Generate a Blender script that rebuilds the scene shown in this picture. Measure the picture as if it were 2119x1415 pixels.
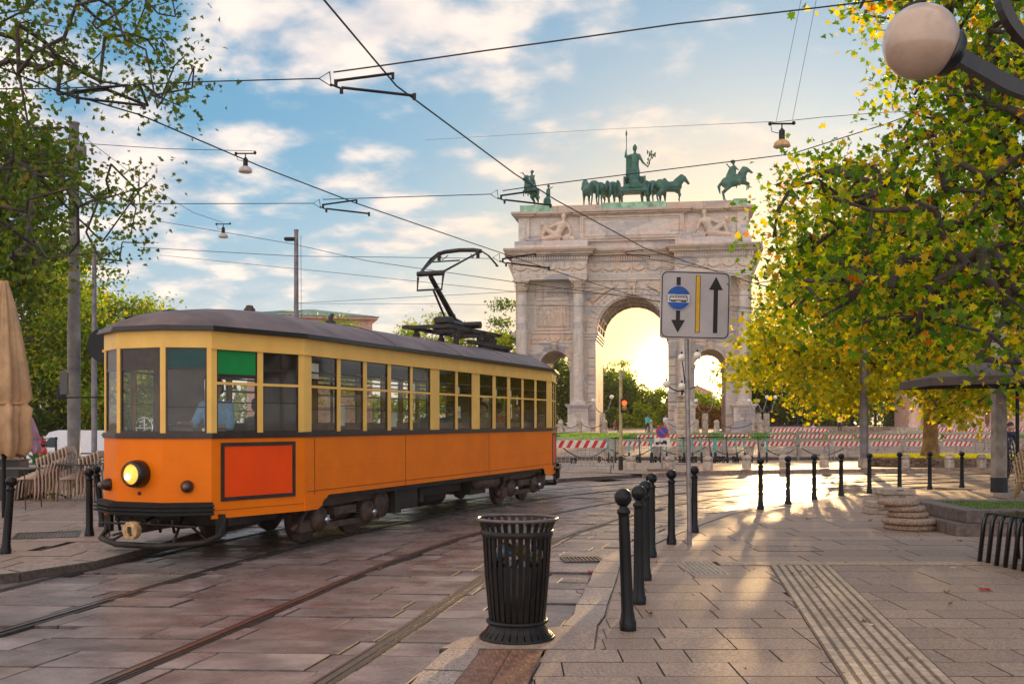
import bpy, math, random
import numpy as np
from mathutils import Vector, Matrix, Euler, Quaternion
R = math.radians
rnd = random.Random(7)
nrng = np.random.default_rng(11)
scene = bpy.context.scene
for o in list(bpy.data.objects):
    bpy.data.objects.remove(o)

# ---------------------------------------------------------------- camera
F = 2170.0; CX = 1059.5; HY = 872.0; EYE = 1.65
cam_d = bpy.data.cameras.new('camera'); cam = bpy.data.objects.new('camera', cam_d)
scene.collection.objects.link(cam); scene.camera = cam
cam.location = (0, 0, EYE); cam.rotation_euler = (R(90), 0, 0)
cam_d.sensor_width = 36; cam_d.lens = 36 * F / 2119
cam_d.shift_y = (HY - 707.5) / 2119; cam_d.clip_start = .1; cam_d.clip_end = 5000

# ---------------------------------------------------------------- sky and sun
SUN_AZ, SUN_EL = 15.0, 8.0
world = bpy.data.worlds.new('World'); scene.world = world; world.use_nodes = True
wt = world.node_tree; wt.nodes.clear()
def wn(t, **k):
    n = wt.nodes.new(t)
    for a, b in k.items(): setattr(n, a, b)
    return n
def wl(a, b): wt.links.new(a, b)
def wmath(op, a, b=None, clamp=False):
    n = wn('ShaderNodeMath', operation=op, use_clamp=clamp)
    for i, s in enumerate((a, b)):
        if s is None: continue
        if isinstance(s, (int, float)): n.inputs[i].default_value = s
        else: wl(s, n.inputs[i])
    return n.outputs[0]
def wmix(f, a, b):
    n = wn('ShaderNodeMix', data_type='RGBA')
    for i, s in ((0, f), (6, a), (7, b)):
        if isinstance(s, (int, float)): n.inputs[i].default_value = s
        elif isinstance(s, tuple): n.inputs[i].default_value = s + (1,)
        else: wl(s, n.inputs[i])
    return n.outputs[2]
tc = wn('ShaderNodeTexCoord')
sky = wn('ShaderNodeTexSky', sky_type='NISHITA', sun_disc=False)
sky.sun_elevation = R(SUN_EL); sky.sun_rotation = R(SUN_AZ); sky.air_density = 1.2; sky.dust_density = 1.5; sky.ozone_density = 2.0
sep = wn('ShaderNodeSeparateXYZ'); wl(tc.outputs['Generated'], sep.inputs[0])
# clouds live on a plane high above the ground: divide the direction by its height
hz = wmath('MAXIMUM', sep.outputs[2], 0.0)
den = wmath('ADD', hz, .20)
px_ = wmath('DIVIDE', sep.outputs[0], den); py_ = wmath('DIVIDE', sep.outputs[1], den)
comb = wn('ShaderNodeCombineXYZ'); wl(px_, comb.inputs[0]); wl(py_, comb.inputs[1])
n1 = wn('ShaderNodeTexNoise'); n1.inputs['Scale'].default_value = 2.1; n1.inputs['Detail'].default_value = 8; n1.inputs['Roughness'].default_value = .55; n1.inputs['Distortion'].default_value = .35
n2 = wn('ShaderNodeTexNoise'); n2.inputs['Scale'].default_value = 6.4; n2.inputs['Detail'].default_value = 7; n2.inputs['Roughness'].default_value = .5
mp = wn('ShaderNodeMapping'); mp.inputs['Location'].default_value = (4.3, 1.7, 0); mp.inputs['Rotation'].default_value = (0, 0, R(25))
wl(comb.outputs[0], mp.inputs[0]); wl(mp.outputs[0], n1.inputs[0]); wl(mp.outputs[0], n2.inputs[0])
cl = wmath('ADD', wmath('MULTIPLY', n1.outputs[0], .54), wmath('MULTIPLY', n2.outputs[0], .46))
# cloud cover denser left and low down, and behind the camera for fill light
cl = wmath('ADD', cl, wmath('MULTIPLY', sep.outputs[0], -.13))
cl = wmath('ADD', cl, wmath('MULTIPLY', sep.outputs[1], -.10)); cl = wmath('ADD', cl, .07)
rmp = wn('ShaderNodeMapRange', interpolation_type='SMOOTHSTEP'); wl(cl, rmp.inputs[0])
rmp.inputs[1].default_value = .445; rmp.inputs[2].default_value = .60
low = wn('ShaderNodeMapRange', interpolation_type='SMOOTHSTEP'); wl(sep.outputs[2], low.inputs[0])
low.inputs[1].default_value = .22; low.inputs[2].default_value = .0
cover = wmath('MAXIMUM', wmath('MULTIPLY', rmp.outputs[0], .93), wmath('MULTIPLY', low.outputs[0], .6))
grad = wn('ShaderNodeValToRGB'); wl(sep.outputs[2], grad.inputs[0])
g = grad.color_ramp; g.elements[0].position = .0; g.elements[0].color = (.24, .42, .54, 1)
g.elements[1].position = .55; g.elements[1].color = (.04, .18, .35, 1)
e = g.elements.new(.25); e.color = (.060, .255, .43, 1)
nish = wn('ShaderNodeVectorMath', operation='SCALE'); wl(sky.outputs[0], nish.inputs[0]); nish.inputs['Scale'].default_value = .10
clear = wmix(.80, nish.outputs[0], grad.outputs[0])
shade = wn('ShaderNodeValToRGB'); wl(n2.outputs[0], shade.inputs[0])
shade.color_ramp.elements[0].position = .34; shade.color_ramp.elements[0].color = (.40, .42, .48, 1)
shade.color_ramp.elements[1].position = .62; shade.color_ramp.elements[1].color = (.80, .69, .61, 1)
# clouds opposite the sun are made brighter, adding fill light from out of view
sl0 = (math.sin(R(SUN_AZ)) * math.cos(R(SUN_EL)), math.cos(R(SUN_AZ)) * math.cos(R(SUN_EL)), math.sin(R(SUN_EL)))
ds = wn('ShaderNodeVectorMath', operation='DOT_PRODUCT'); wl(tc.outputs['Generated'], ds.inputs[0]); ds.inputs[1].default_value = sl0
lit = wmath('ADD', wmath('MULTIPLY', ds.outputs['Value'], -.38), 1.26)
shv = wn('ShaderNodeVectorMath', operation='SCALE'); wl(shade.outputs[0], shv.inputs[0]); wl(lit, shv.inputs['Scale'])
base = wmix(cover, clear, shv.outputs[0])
# glow of the low sun in the haze: the air round it is golden
GAZ, GEL = R(9.5), R(2.0)
sd = (math.sin(GAZ) * math.cos(GEL), math.cos(GAZ) * math.cos(GEL), math.sin(GEL))
dt = wn('ShaderNodeVectorMath', operation='DOT_PRODUCT'); wl(tc.outputs['Generated'], dt.inputs[0]); dt.inputs[1].default_value = sd
d0 = wmath('MAXIMUM', dt.outputs['Value'], 0.0)
g1 = wmath('MULTIPLY', wmath('POWER', d0, 1800), 9.0)
g2 = wmath('MULTIPLY', wmath('POWER', d0, 260), 1.5)
g3 = wmath('MULTIPLY', wmath('POWER', d0, 36), .05)
def wcol(s, c):
    n = wn('ShaderNodeVectorMath', operation='SCALE'); n.inputs[0].default_value = c; wl(s, n.inputs['Scale']); return n.outputs[0]
def wadd(a, b):
    n = wn('ShaderNodeVectorMath', operation='ADD'); wl(a, n.inputs[0]); wl(b, n.inputs[1]); return n.outputs[0]
warm = wmath('MULTIPLY', wmath('POWER', d0, 60), .9)
base = wmix(warm, base, (.80, .50, .17))
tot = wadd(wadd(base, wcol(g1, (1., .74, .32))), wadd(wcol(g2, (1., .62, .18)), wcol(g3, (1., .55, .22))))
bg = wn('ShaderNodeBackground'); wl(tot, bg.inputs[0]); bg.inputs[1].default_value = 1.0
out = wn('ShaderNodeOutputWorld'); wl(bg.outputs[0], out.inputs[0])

sl = bpy.data.lights.new('sun', 'SUN'); sl.energy = 4.0; sl.angle = R(.6); sl.color = (1., .62, .27)
so = bpy.data.objects.new('sun', sl); scene.collection.objects.link(so)
so.rotation_euler = (R(90 - SUN_EL), 0, R(180 - SUN_AZ))
so.location = (10, 60, 30)
scene.view_settings.view_transform = 'Standard'; scene.view_settings.look = 'None'
scene.view_settings.gamma = 1; scene.view_settings.use_curve_mapping = False
scene.view_settings.exposure = .66
scene.cycles.max_bounces = 8; scene.cycles.transparent_max_bounces = 16
scene.cycles.volume_bounces = 0
try:
    scene.cycles.use_denoising = True
    scene.cycles.sample_clamp_indirect = 6
except Exception: pass

# ---------------------------------------------------------------- materials
MATS = {}
def mat(name, col, rough=.6, metal=0., var=.12, scale=6., bump=.0, bscale=40., coat=0., spec=.5, col2=None, objvar=0., emit=None, estr=0., trans=0., alpha=1., stretch=None, dirt=0., dirtcol=(.03, .025, .02), roughvar=0.):
    """a Principled surface whose colour, relief and gloss vary with object-space noise"""
    if name in MATS: return MATS[name]
    m = bpy.data.materials.new(name); m.use_nodes = True; MATS[name] = m
    nt = m.node_tree; N = nt.nodes; L = nt.links
    b = N['Principled BSDF']
    t = N.new('ShaderNodeTexCoord')
    src = t.outputs['Object']
    if stretch:
        mpn = N.new('ShaderNodeMapping'); mpn.inputs['Scale'].default_value = stretch; L.new(src, mpn.inputs[0]); src = mpn.outputs[0]
    if objvar:
        oi = N.new('ShaderNodeObjectInfo'); va = N.new('ShaderNodeVectorMath'); va.operation = 'ADD'
        sc_ = N.new('ShaderNodeVectorMath'); sc_.operation = 'SCALE'; sc_.inputs[0].default_value = (37, 51, 29); L.new(oi.outputs['Random'], sc_.inputs['Scale'])
        L.new(src, va.inputs[0]); L.new(sc_.outputs[0], va.inputs[1]); src = va.outputs[0]
    n = N.new('ShaderNodeTexNoise'); n.inputs['Scale'].default_value = scale; n.inputs['Detail'].default_value = 6; n.inputs['Roughness'].default_value = .6
    L.new(src, n.inputs[0])
    c2 = col2 or tuple(max(0, c * (1 - var * 2)) for c in col)
    c1 = col if col2 else tuple(min(1, c * (1 + var)) for c in col)
    rp = N.new('ShaderNodeValToRGB'); rp.color_ramp.elements[0].position = .32; rp.color_ramp.elements[1].position = .68
    rp.color_ramp.elements[0].color = tuple(c2) + (1,); rp.color_ramp.elements[1].color = tuple(c1) + (1,)
    L.new(n.outputs[0], rp.inputs[0]); cs = rp.outputs[0]
    if objvar:
        hs = N.new('ShaderNodeHueSaturation'); mr = N.new('ShaderNodeMapRange'); L.new(oi.outputs['Random'], mr.inputs[0])
        mr.inputs[3].default_value = 1 - objvar; mr.inputs[4].default_value = 1 + objvar
        L.new(mr.outputs[0], hs.inputs['Value']); L.new(cs, hs.inputs['Color']); cs = hs.outputs[0]
    if dirt:
        nd = N.new('ShaderNodeTexNoise'); nd.inputs['Scale'].default_value = scale * .45; nd.inputs['Detail'].default_value = 9; nd.inputs['Roughness'].default_value = .7
        L.new(src, nd.inputs[0]); md = N.new('ShaderNodeMapRange'); md.inputs[1].default_value = .5; md.inputs[2].default_value = .75; md.inputs[4].default_value = dirt
        L.new(nd.outputs[0], md.inputs[0]); mx = N.new('ShaderNodeMix'); mx.data_type = 'RGBA'
        L.new(md.outputs[0], mx.inputs[0]); L.new(cs, mx.inputs[6]); mx.inputs[7].default_value = tuple(dirtcol) + (1,); cs = mx.outputs[2]
    L.new(cs, b.inputs['Base Color'])
    b.inputs['Roughness'].default_value = rough; b.inputs['Metallic'].default_value = metal
    if roughvar:
        nr = N.new('ShaderNodeTexNoise'); nr.inputs['Scale'].default_value = scale * .7; nr.inputs['Detail'].default_value = 5; L.new(src, nr.inputs[0])
        mr2 = N.new('ShaderNodeMapRange'); mr2.inputs[1].default_value = .35; mr2.inputs[2].default_value = .65
        mr2.inputs[3].default_value = max(.03, rough - roughvar); mr2.inputs[4].default_value = min(1, rough + roughvar)
        L.new(nr.outputs[0], mr2.inputs[0]); L.new(mr2.outputs[0], b.inputs['Roughness'])
    b.inputs['Specular IOR Level'].default_value = spec
    b.inputs['Coat Weight'].default_value = coat; b.inputs['Coat Roughness'].default_value = .08
    b.inputs['Transmission Weight'].default_value = trans; b.inputs['Alpha'].default_value = alpha
    if emit: b.inputs['Emission Color'].default_value = tuple(emit) + (1,); b.inputs['Emission Strength'].default_value = estr
    if bump:
        nb = N.new('ShaderNodeTexNoise'); nb.inputs['Scale'].default_value = bscale; nb.inputs['Detail'].default_value = 5; L.new(src, nb.inputs[0])
        bp = N.new('ShaderNodeBump'); bp.inputs['Strength'].default_value = bump; bp.inputs['Distance'].default_value = .02
        L.new(nb.outputs[0], bp.inputs['Height']); L.new(bp.outputs[0], b.inputs['Normal'])
    return m

def leafmat(name, cols, trans=.45, rough=.5):
    m = bpy.data.materials.new(name); m.use_nodes = True; MATS[name] = m
    nt = m.node_tree; N = nt.nodes; L = nt.links; N.clear()
    ge = N.new('ShaderNodeNewGeometry'); oi = N.new('ShaderNodeObjectInfo')
    ad = N.new('ShaderNodeMath'); ad.operation = 'ADD'; L.new(ge.outputs['Random Per Island'], ad.inputs[0]); L.new(oi.outputs['Random'], ad.inputs[1])
    fr = N.new('ShaderNodeMath'); fr.operation = 'FRACT'; L.new(ad.outputs[0], fr.inputs[0])
    rp = N.new('ShaderNodeValToRGB'); rp.color_ramp.interpolation = 'LINEAR'; L.new(fr.outputs[0], rp.inputs[0])
    el = rp.color_ramp.elements
    for i, (p, c) in enumerate(cols):
        if i < 2: e_ = el[i]; e_.position = p
        else: e_ = el.new(p)
        e_.color = tuple(c) + (1,)
    b = N.new('ShaderNodeBsdfPrincipled'); b.inputs['Roughness'].default_value = rough; b.inputs['Specular IOR Level'].default_value = .35
    L.new(rp.outputs[0], b.inputs['Base Color'])
    tr = N.new('ShaderNodeBsdfTranslucent')
    hs = N.new('ShaderNodeHueSaturation'); hs.inputs['Saturation'].default_value = 1.15; hs.inputs['Value'].default_value = 1.9; L.new(rp.outputs[0], hs.inputs['Color']); L.new(hs.outputs[0], tr.inputs[0])
    mx = N.new('ShaderNodeMixShader'); mx.inputs[0].default_value = trans; L.new(b.outputs[0], mx.inputs[1]); L.new(tr.outputs[0], mx.inputs[2])
    o = N.new('ShaderNodeOutputMaterial'); L.new(mx.outputs[0], o.inputs[0])
    return m

# ---------------------------------------------------------------- mesh helpers
class MB:
    def __init__(s): s.v = []; s.f = []; s.m = []; s.sm = []
    def add(s, vs, fs, mi=0, smooth=False, M=None):
        b = len(s.v)
        if M is not None: vs = [M @ Vector(p) for p in vs]
        s.v.extend([tuple(p) for p in vs])
        for f in fs: s.f.append(tuple(i + b for i in f)); s.m.append(mi); s.sm.append(smooth)
        return s
    def box(s, c, d, mi=0, M=None, rz=0., bev=0.):
        x, y, z = d[0] / 2, d[1] / 2, d[2] / 2
        if bev > 0:
            b = min(bev, x * .9, y * .9, z * .9); vs = []
            for zz, ins in ((-z, b), (-z + b, 0), (z - b, 0), (z, b)):
                for sx, sy in ((-1, -1), (1, -1), (1, 1), (-1, 1)): vs.append((sx * (x - ins), sy * (y - ins), zz))
            fs = [(3, 2, 1, 0), (12, 13, 14, 15)]
            for k in range(3):
                for i in range(4): j = (i + 1) % 4; fs.append((k * 4 + i, k * 4 + j, k * 4 + 4 + j, k * 4 + 4 + i))
        else:
            vs = [(-x, -y, -z), (x, -y, -z), (x, y, -z), (-x, y, -z), (-x, -y, z), (x, -y, z), (x, y, z), (-x, y, z)]
            fs = [(3, 2, 1, 0), (4, 5, 6, 7), (0, 1, 5, 4), (1, 2, 6, 5), (2, 3, 7, 6), (3, 0, 4, 7)]
        T = Matrix.Translation(c) @ Matrix.Rotation(rz, 4, 'Z')
        if M is not None: T = M @ T
        return s.add(vs, fs, mi, False, T)
    def bx(s, x0, x1, y0, y1, z0, z1, mi=0, M=None):
        return s.box(((x0 + x1) / 2, (y0 + y1) / 2, (z0 + z1) / 2), (abs(x1 - x0), abs(y1 - y0), abs(z1 - z0)), mi, M)
    def prism(s, poly, z0, z1, mi=0, M=None, axis='Z'):
        """a polygon (CCW) extruded; axis 'Y': the polygon is in x,z and extrudes in y"""
        n = len(poly)
        if axis == 'Z': vs = [(p[0], p[1], z0) for p in poly] + [(p[0], p[1], z1) for p in poly]
        elif axis == 'Y': vs = [(p[0], z1, p[1]) for p in poly] + [(p[0], z0, p[1]) for p in poly]
        else: vs = [(z0, p[0], p[1]) for p in poly] + [(z1, p[0], p[1]) for p in poly]
        fs = [tuple(range(n - 1, -1, -1)), tuple(range(n, 2 * n))] + [(i, (i + 1) % n, n + (i + 1) % n, n + i) for i in range(n)]
        return s.add(vs, fs, mi, False, M)
    def cyl(s, a, b, r0, r1=None, n=12, mi=0, caps=True, smooth=True, M=None):
        a = Vector(a); b = Vector(b); r1 = r0 if r1 is None else r1
        d = (b - a); q = d.to_track_quat('Z', 'Y'); vs = []
        for p, r in ((a, r0), (b, r1)):
            for i in range(n):
                t = 2 * math.pi * i / n; vs.append(p + q @ Vector((r * math.cos(t), r * math.sin(t), 0)))
        s.add(vs, [(i, (i + 1) % n, n + (i + 1) % n, n + i) for i in range(n)], mi, smooth, M)
        if caps:
            s.add(vs[:n], [tuple(range(n - 1, -1, -1))], mi, False, M); s.add(vs[n:], [tuple(range(n))], mi, False, M)
        return s
    def tube(s, pts, r, n=8, mi=0, M=None, closed=False, caps=True):
        pts = [Vector(p) for p in pts]; k = len(pts); rs = r if isinstance(r, (list, tuple)) else [r] * k
        vs = []; up = None
        for i, p in enumerate(pts):
            if closed: d = pts[(i + 1) % k] - pts[i - 1]
            else: d = pts[min(i + 1, k - 1)] - pts[max(i - 1, 0)]
            if d.length < 1e-9: d = Vector((0, 0, 1))
            d.normalize()
            if up is None: up = d.orthogonal().normalized()
            else:
                up = up - d * up.dot(d); up = d.orthogonal().normalized() if up.length < 1e-6 else up.normalized()
            w = d.cross(up)
            for j in range(n):
                t = 2 * math.pi * j / n; vs.append(p + up * (rs[i] * math.cos(t)) + w * (rs[i] * math.sin(t)))
        fs = []
        for i in range(k if closed else k - 1):
            a = i * n; b = ((i + 1) % k) * n
            for j in range(n): fs.append((a + j, a + (j + 1) % n, b + (j + 1) % n, b + j))
        if caps and not closed:
            fs.append(tuple(range(n - 1, -1, -1))); fs.append(tuple((k - 1) * n + j for j in range(n)))
        return s.add(vs, fs, mi, True, M)
    def lathe(s, prof, n=24, mi=0, M=None, smooth=True, c=(0, 0, 0), rfun=None):
        vs = []
        for (r, z) in prof:
            for i in range(n):
                t = 2 * math.pi * i / n; rr = r * (rfun(i, z) if rfun else 1)
                vs.append((c[0] + rr * math.cos(t), c[1] + rr * math.sin(t), c[2] + z))
        fs = []
        for k in range(len(prof) - 1):
            for i in range(n): fs.append((k * n + i, k * n + (i + 1) % n, (k + 1) * n + (i + 1) % n, (k + 1) * n + i))
        s.add(vs, fs, mi, smooth, M)
        if prof[0][0] > 1e-4: s.add(vs[:n], [tuple(range(n - 1, -1, -1))], mi, False, M)
        if prof[-1][0] > 1e-4: s.add(vs[-n:], [tuple(range(n))], mi, False, M)
        return s
    def ball(s, c, r, n=16, k=10, mi=0, M=None, sc=(1, 1, 1), rot=None):
        vs = []
        for j in range(k + 1):
            ph = -math.pi / 2 + math.pi * j / k
            for i in range(n):
                t = 2 * math.pi * i / n
                p = Vector((r * sc[0] * math.cos(ph) * math.cos(t), r * sc[1] * math.cos(ph) * math.sin(t), r * sc[2] * math.sin(ph)))
                if rot is not None: p = rot @ p
                vs.append(Vector(c) + p)
        fs = [(j * n + i, j * n + (i + 1) % n, (j + 1) * n + (i + 1) % n, (j + 1) * n + i) for j in range(k) for i in range(n)]
        return s.add(vs, fs, mi, True, M)
    def cap(s, a, b, r0, r1, n=8, M=None):
        """tapered capsule: cone with ball ends, for bodies that get remeshed"""
        a = Vector(a); b = Vector(b); s.ball(a, r0, n, 6, M=M); s.ball(b, r1, n, 6, M=M)
        if (b - a).length > 1e-4: s.cyl(a, b, r0, r1, n, M=M)
        return s

def mesh_of(name, mb, mats):
    me = bpy.data.meshes.new(name)
    me.from_pydata(mb.v, [], mb.f)
    mats = mats if isinstance(mats, (list, tuple)) else [mats]
    for m in mats: me.materials.append(m)
    if len(mats) > 1: me.polygons.foreach_set('material_index', mb.m)
    if any(mb.sm): me.polygons.foreach_set('use_smooth', mb.sm)
    me.update()
    return me
def link(name, me, parent=None, loc=None, rz=0., rot=None, sc=None):
    o = bpy.data.objects.new(name, me); scene.collection.objects.link(o)
    if parent is not None: o.parent = parent; KIDS.setdefault(parent.name, []).append(o)
    if loc is not None: o.location = loc
    if rot is not None: o.rotation_euler = rot
    elif rz: o.rotation_euler = (0, 0, rz)
    if sc is not None: o.scale = (sc,) * 3 if isinstance(sc, (int, float)) else sc
    return o
def obj(name, mb, mats, parent=None, loc=None, rz=0., rot=None, sc=None, **k):
    o = link(name, mesh_of(name, mb, mats), parent, loc, rz, rot, sc); tag(o, **k); return o
def tag(o, label=None, cat=None, group=None, kind=None):
    if label: o['label'] = label
    if cat: o['category'] = cat
    if group: o['group'] = group
    if kind: o['kind'] = kind
    return o
def thing(name, label, cat, loc=(0, 0, 0), rz=0., group=None, rot=None, sc=None):
    return tag(link(name, None, None, loc, rz, rot, sc), label, cat, group)
KIDS = {}
def copy_tree(src, parent=None):
    c = src.copy(); scene.collection.objects.link(c); c.parent = parent
    if parent is not None: KIDS.setdefault(parent.name, []).append(c)
    for ch in KIDS.get(src.name, []): copy_tree(ch, c)
    return c
def dup(src, label, loc, rz=0., sc=None, rot=None):
    c = copy_tree(src); c['label'] = label; c.location = loc; c.rotation_euler = rot or (0, 0, rz)
    if sc is not None: c.scale = (sc,) * 3 if isinstance(sc, (int, float)) else sc
    return c
def remesh(o, vox, smooth=3):
    m = o.modifiers.new('Remesh', 'REMESH'); m.mode = 'VOXEL'; m.voxel_size = vox; m.use_smooth_shade = True
    if smooth:
        s_ = o.modifiers.new('Smooth', 'SMOOTH'); s_.iterations = smooth; s_.factor = .5
    return o

# ---------------------------------------------------------------- where things stand
def sst(a, b, x):
    t = min(1, max(0, (x - a) / (b - a))); return t * t * (3 - 2 * t)
PROF = [(33, .06), (38, .03), (45, -.12), (50, -.30), (57, -.45), (64, -.12), (75, .27), (88, .47), (100, .62), (130, .75), (600, .9)]
def ZP(X, Y):
    z = PROF[0][1]
    for (a, za), (b, zb) in zip(PROF, PROF[1:]):
        if Y >= a: z = za + (zb - za) * min(1, (Y - a) / (b - a))
    return z - 1.0 * sst(12, 26, -X) * sst(38, 70, Y)
def at(px, py, Y):
    return Vector(((px - CX) / F * Y, Y, EYE - (py - HY) / F * Y))
def G(px, py, z=0.):
    Y = (EYE - z) * F / (py - HY); return Vector(((px - CX) / F * Y, Y, z))
def GP(px, py):
    """the point of the far plaza seen at a pixel"""
    Y = 33.
    while Y < 400:
        p = at(px, py, Y)
        if p.z <= ZP(p.x, Y): break
        Y += .1
    return Vector((p.x, Y, ZP(p.x, Y)))
def onp(px, Y):
    X = (px - CX) / F * Y; return Vector((X, Y, ZP(X, Y)))
# ================================================================ ground, road, pavements
ROAD = -.05
stone_wet = mat('wet_stone', (.265, .20, .185), rough=.30, roughvar=.14, var=.25, scale=2.2, bump=.4, bscale=30, spec=.5, objvar=.22, dirt=.35, dirtcol=(.05, .035, .035))
stone_wet2 = mat('wet_stone_far', (.28, .20, .165), rough=.42, roughvar=.13, var=.25, scale=1.6, bump=.45, bscale=25, spec=.3, dirt=.3, dirtcol=(.05, .04, .035))
grime2 = mat('road_edge_grime', (.14, .10, .085), rough=.6, var=.3, scale=12)
joint = mat('joint_dirt', (.035, .028, .024), rough=.8, bump=.3, bscale=60)
granite = mat('granite', (.38, .262, .20), rough=.55, roughvar=.1, var=.30, scale=55, bump=.25, bscale=120, objvar=.14, dirt=.55, dirtcol=(.14, .085, .06))
granite_far = mat('granite_far', (.38, .262, .20), rough=.5, roughvar=.1, var=.25, scale=14, bump=.2, bscale=60, dirt=.4, dirtcol=(.12, .09, .075))
grime = mat('edge_grime', (.11, .078, .062), rough=.8, var=.3, scale=20)
kerbm = mat('kerb_granite', (.42, .32, .27), rough=.55, var=.45, scale=70, bump=.5, bscale=90, objvar=.1)
plazam = mat('plaza_setts', (.36, .25, .18), rough=.6, spec=.3, roughvar=.15, var=.3, scale=1.3, bump=.4, bscale=14)
steel = mat('rail_steel', (.34, .31, .30), rough=.30, metal=1., var=.1, scale=20)
railside = mat('rail_groove', (.045, .03, .025), rough=.5, var=.3, scale=12)
black = mat('black_paint', (.005, .0055, .007), rough=.36, var=.3, scale=14, coat=.0, spec=.32, dirt=.25, dirtcol=(.028, .021, .016))

# curve of the outer rail of the nearer track
BP = [(-2.2, 1.5), (-1.75, 4.0), (-1.33, 6.3), (-1.02, 7.75), (-.66, 9.6), (-.33, 11.3), (.05, 12.9), (.55, 14.7), (1.19, 16.6), (2.03, 18.7), (3.1, 20.9), (4.5, 23.2), (6.1, 25.1), (8.4, 27.1), (12.6, 29.6), (18., 31.6), (26., 33.3), (40., 35.)]
def catmull(P, n=10):
    P = [Vector(p) for p in P]; P = [2 * P[0] - P[1]] + P + [2 * P[-1] - P[-2]]; o = []
    for i in range(1, len(P) - 2):
        for k in range(n):
            t = k / n
            o.append(.5 * ((2 * P[i]) + (P[i + 1] - P[i - 1]) * t + (2 * P[i - 1] - 5 * P[i] + 4 * P[i + 1] - P[i + 2]) * t * t + (3 * P[i] - P[i - 1] - 3 * P[i + 1] + P[i + 2]) * t ** 3))
    o.append(P[-2]); return o
B = catmull(BP, 12)
for _ in range(12): B = [B[0]] + [(B[i - 1] + 2 * B[i] + B[i + 1]) / 4 for i in range(1, len(B) - 1)] + [B[-1]]
def normals(C):
    o = []
    for i in range(len(C)):
        d = C[min(i + 1, len(C) - 1)] - C[max(i - 1, 0)]; d.normalize(); o.append(Vector((-d.y, d.x)))
    return o
NB = normals(B)
def offs(d): return [B[i] + NB[i] * d for i in range(len(B))]
def bx_at(y):
    for a, b in zip(B, B[1:]):
        if a.y <= y <= b.y: return a.x + (b.x - a.x) * (y - a.y) / (b.y - a.y)
    return B[0].x if y < B[0].y else B[-1].x
GA = 1.40; GAP = 1.78
def ribbon(mb, C, w0, w1, z0, z1, mi=0):
    """a solid strip along curve C between lateral offsets w0<w1"""
    N_ = normals(C); vs = []; n = len(C)
    for i, p in enumerate(C):
        a = p + N_[i] * w1; b = p + N_[i] * w0
        vs += [(a.x, a.y, z0), (b.x, b.y, z0), (b.x, b.y, z1), (a.x, a.y, z1)]
    fs = []
    for i in range(n - 1):
        a = i * 4; b = a + 4
        for j in range(4): fs.append((a + j, a + (j + 1) % 4, b + (j + 1) % 4, b + j))
    fs.append((3, 2, 1, 0)); fs.append(tuple(n * 4 - 4 + j for j in range(4)))
    mb.add(vs, fs, mi)
for k, (o0, lab) in enumerate([(0., 'pair of grooved steel rails nearest the bollards, passing behind the litter bin'), (GA + GAP, 'pair of grooved steel rails that the orange tram stands on')]):
    t = thing('tram_track', lab, 'tram track', (0, 0, ROAD), group='curved tram tracks in the stone road')
    for d in (0., GA):
        C = offs(o0 + d)
        m_ = MB(); ribbon(m_, C, -.070, .060, -.06, .009, 0); ribbon(m_, C, -.024, .022, -.02, .0135, 0)
        s_ = 1 if d else -1
        r_ = MB(); ribbon(r_, C, -.024, .022, .009, .017, 0); ribbon(r_, C, -.055 if d else .045, -.045 if d else .055, .009, .015, 0)
        g_ = MB(); ribbon(g_, C, -.08, .075, -.07, .0065, 0)
        rl = obj('rail', r_, steel, t); obj('rail_bed', g_, railside, rl); 
# the ground sheet
gm = MB()
NX = 40
Ys = [-12, 2, 10, 20, 30, 33, 36, 38, 41, 45, 48, 50, 53, 57, 60, 64, 70, 75, 82, 88, 94, 100, 112, 130, 200, 400, 1500]
Xs = [-900, -300, -120, -80, -60, -50, -42, -36, -31, -27, -24, -21, -18, -15, -12, -8, -4, 0, 5, 12, 25, 40, 60, 100, 300, 900]
for y in Ys:
    for x in Xs: gm.v.append((x, y, (-.16 if y < 33.5 else ZP(x, y))))
for j in range(len(Ys) - 1):
    for i in range(len(Xs) - 1):
        a = j * len(Xs) + i; gm.f.append((a, a + 1, a + 1 + len(Xs), a + len(Xs))); gm.m.append(0); gm.sm.append(True)
ground = obj('ground', gm, plazam, kind='structure')

# road: slabs, one by one near the camera, joined further off
KP = [(-1.15, 1.5), (-.86, 4.6), (-.68, 6.3), (-.50, 7.55), (-.42, 7.9), (.36, 8.40), (.60, 9.6), (.78, 10.75), (1.12, 12.7), (2.05, 15.2), (3.05, 17.5), (3.88, 19.2), (4.8, 20.4), (6.05, 21.85), (8.0, 23.6), (11.4, 25.3), (17.5, 27.0), (40, 29.)]
K = catmull(KP, 8); NK = normals(K)
LK = [(-9.5, 8.2), (-6.9, 9.9), (-5.6, 10.75), (-4.95, 11.55), (-4.72, 12.4), (-4.62, 13.6), (-4.55, 15), (-4.2, 17.5), (-3.5, 20.5), (-2.2, 24.), (-.2, 27.5), (2.5, 30.6), (4.4, 32.2)]
LKc = catmull(LK, 6)
rd = MB()
def curve_x(C, y):
    for a, b in zip(C, C[1:]):
        if min(a.y, b.y) <= y <= max(a.y, b.y) and abs(b.y - a.y) > 1e-6: return a.x + (b.x - a.x) * (y - a.y) / (b.y - a.y)
    return None
rd.add([(-40, 0, ROAD - .03), (40, 0, ROAD - .03), (40, 34.9, ROAD - .03), (-40, 34.9, ROAD - .03)], [(0, 1, 2, 3)])
road = obj('road', rd, joint, kind='structure')
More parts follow.
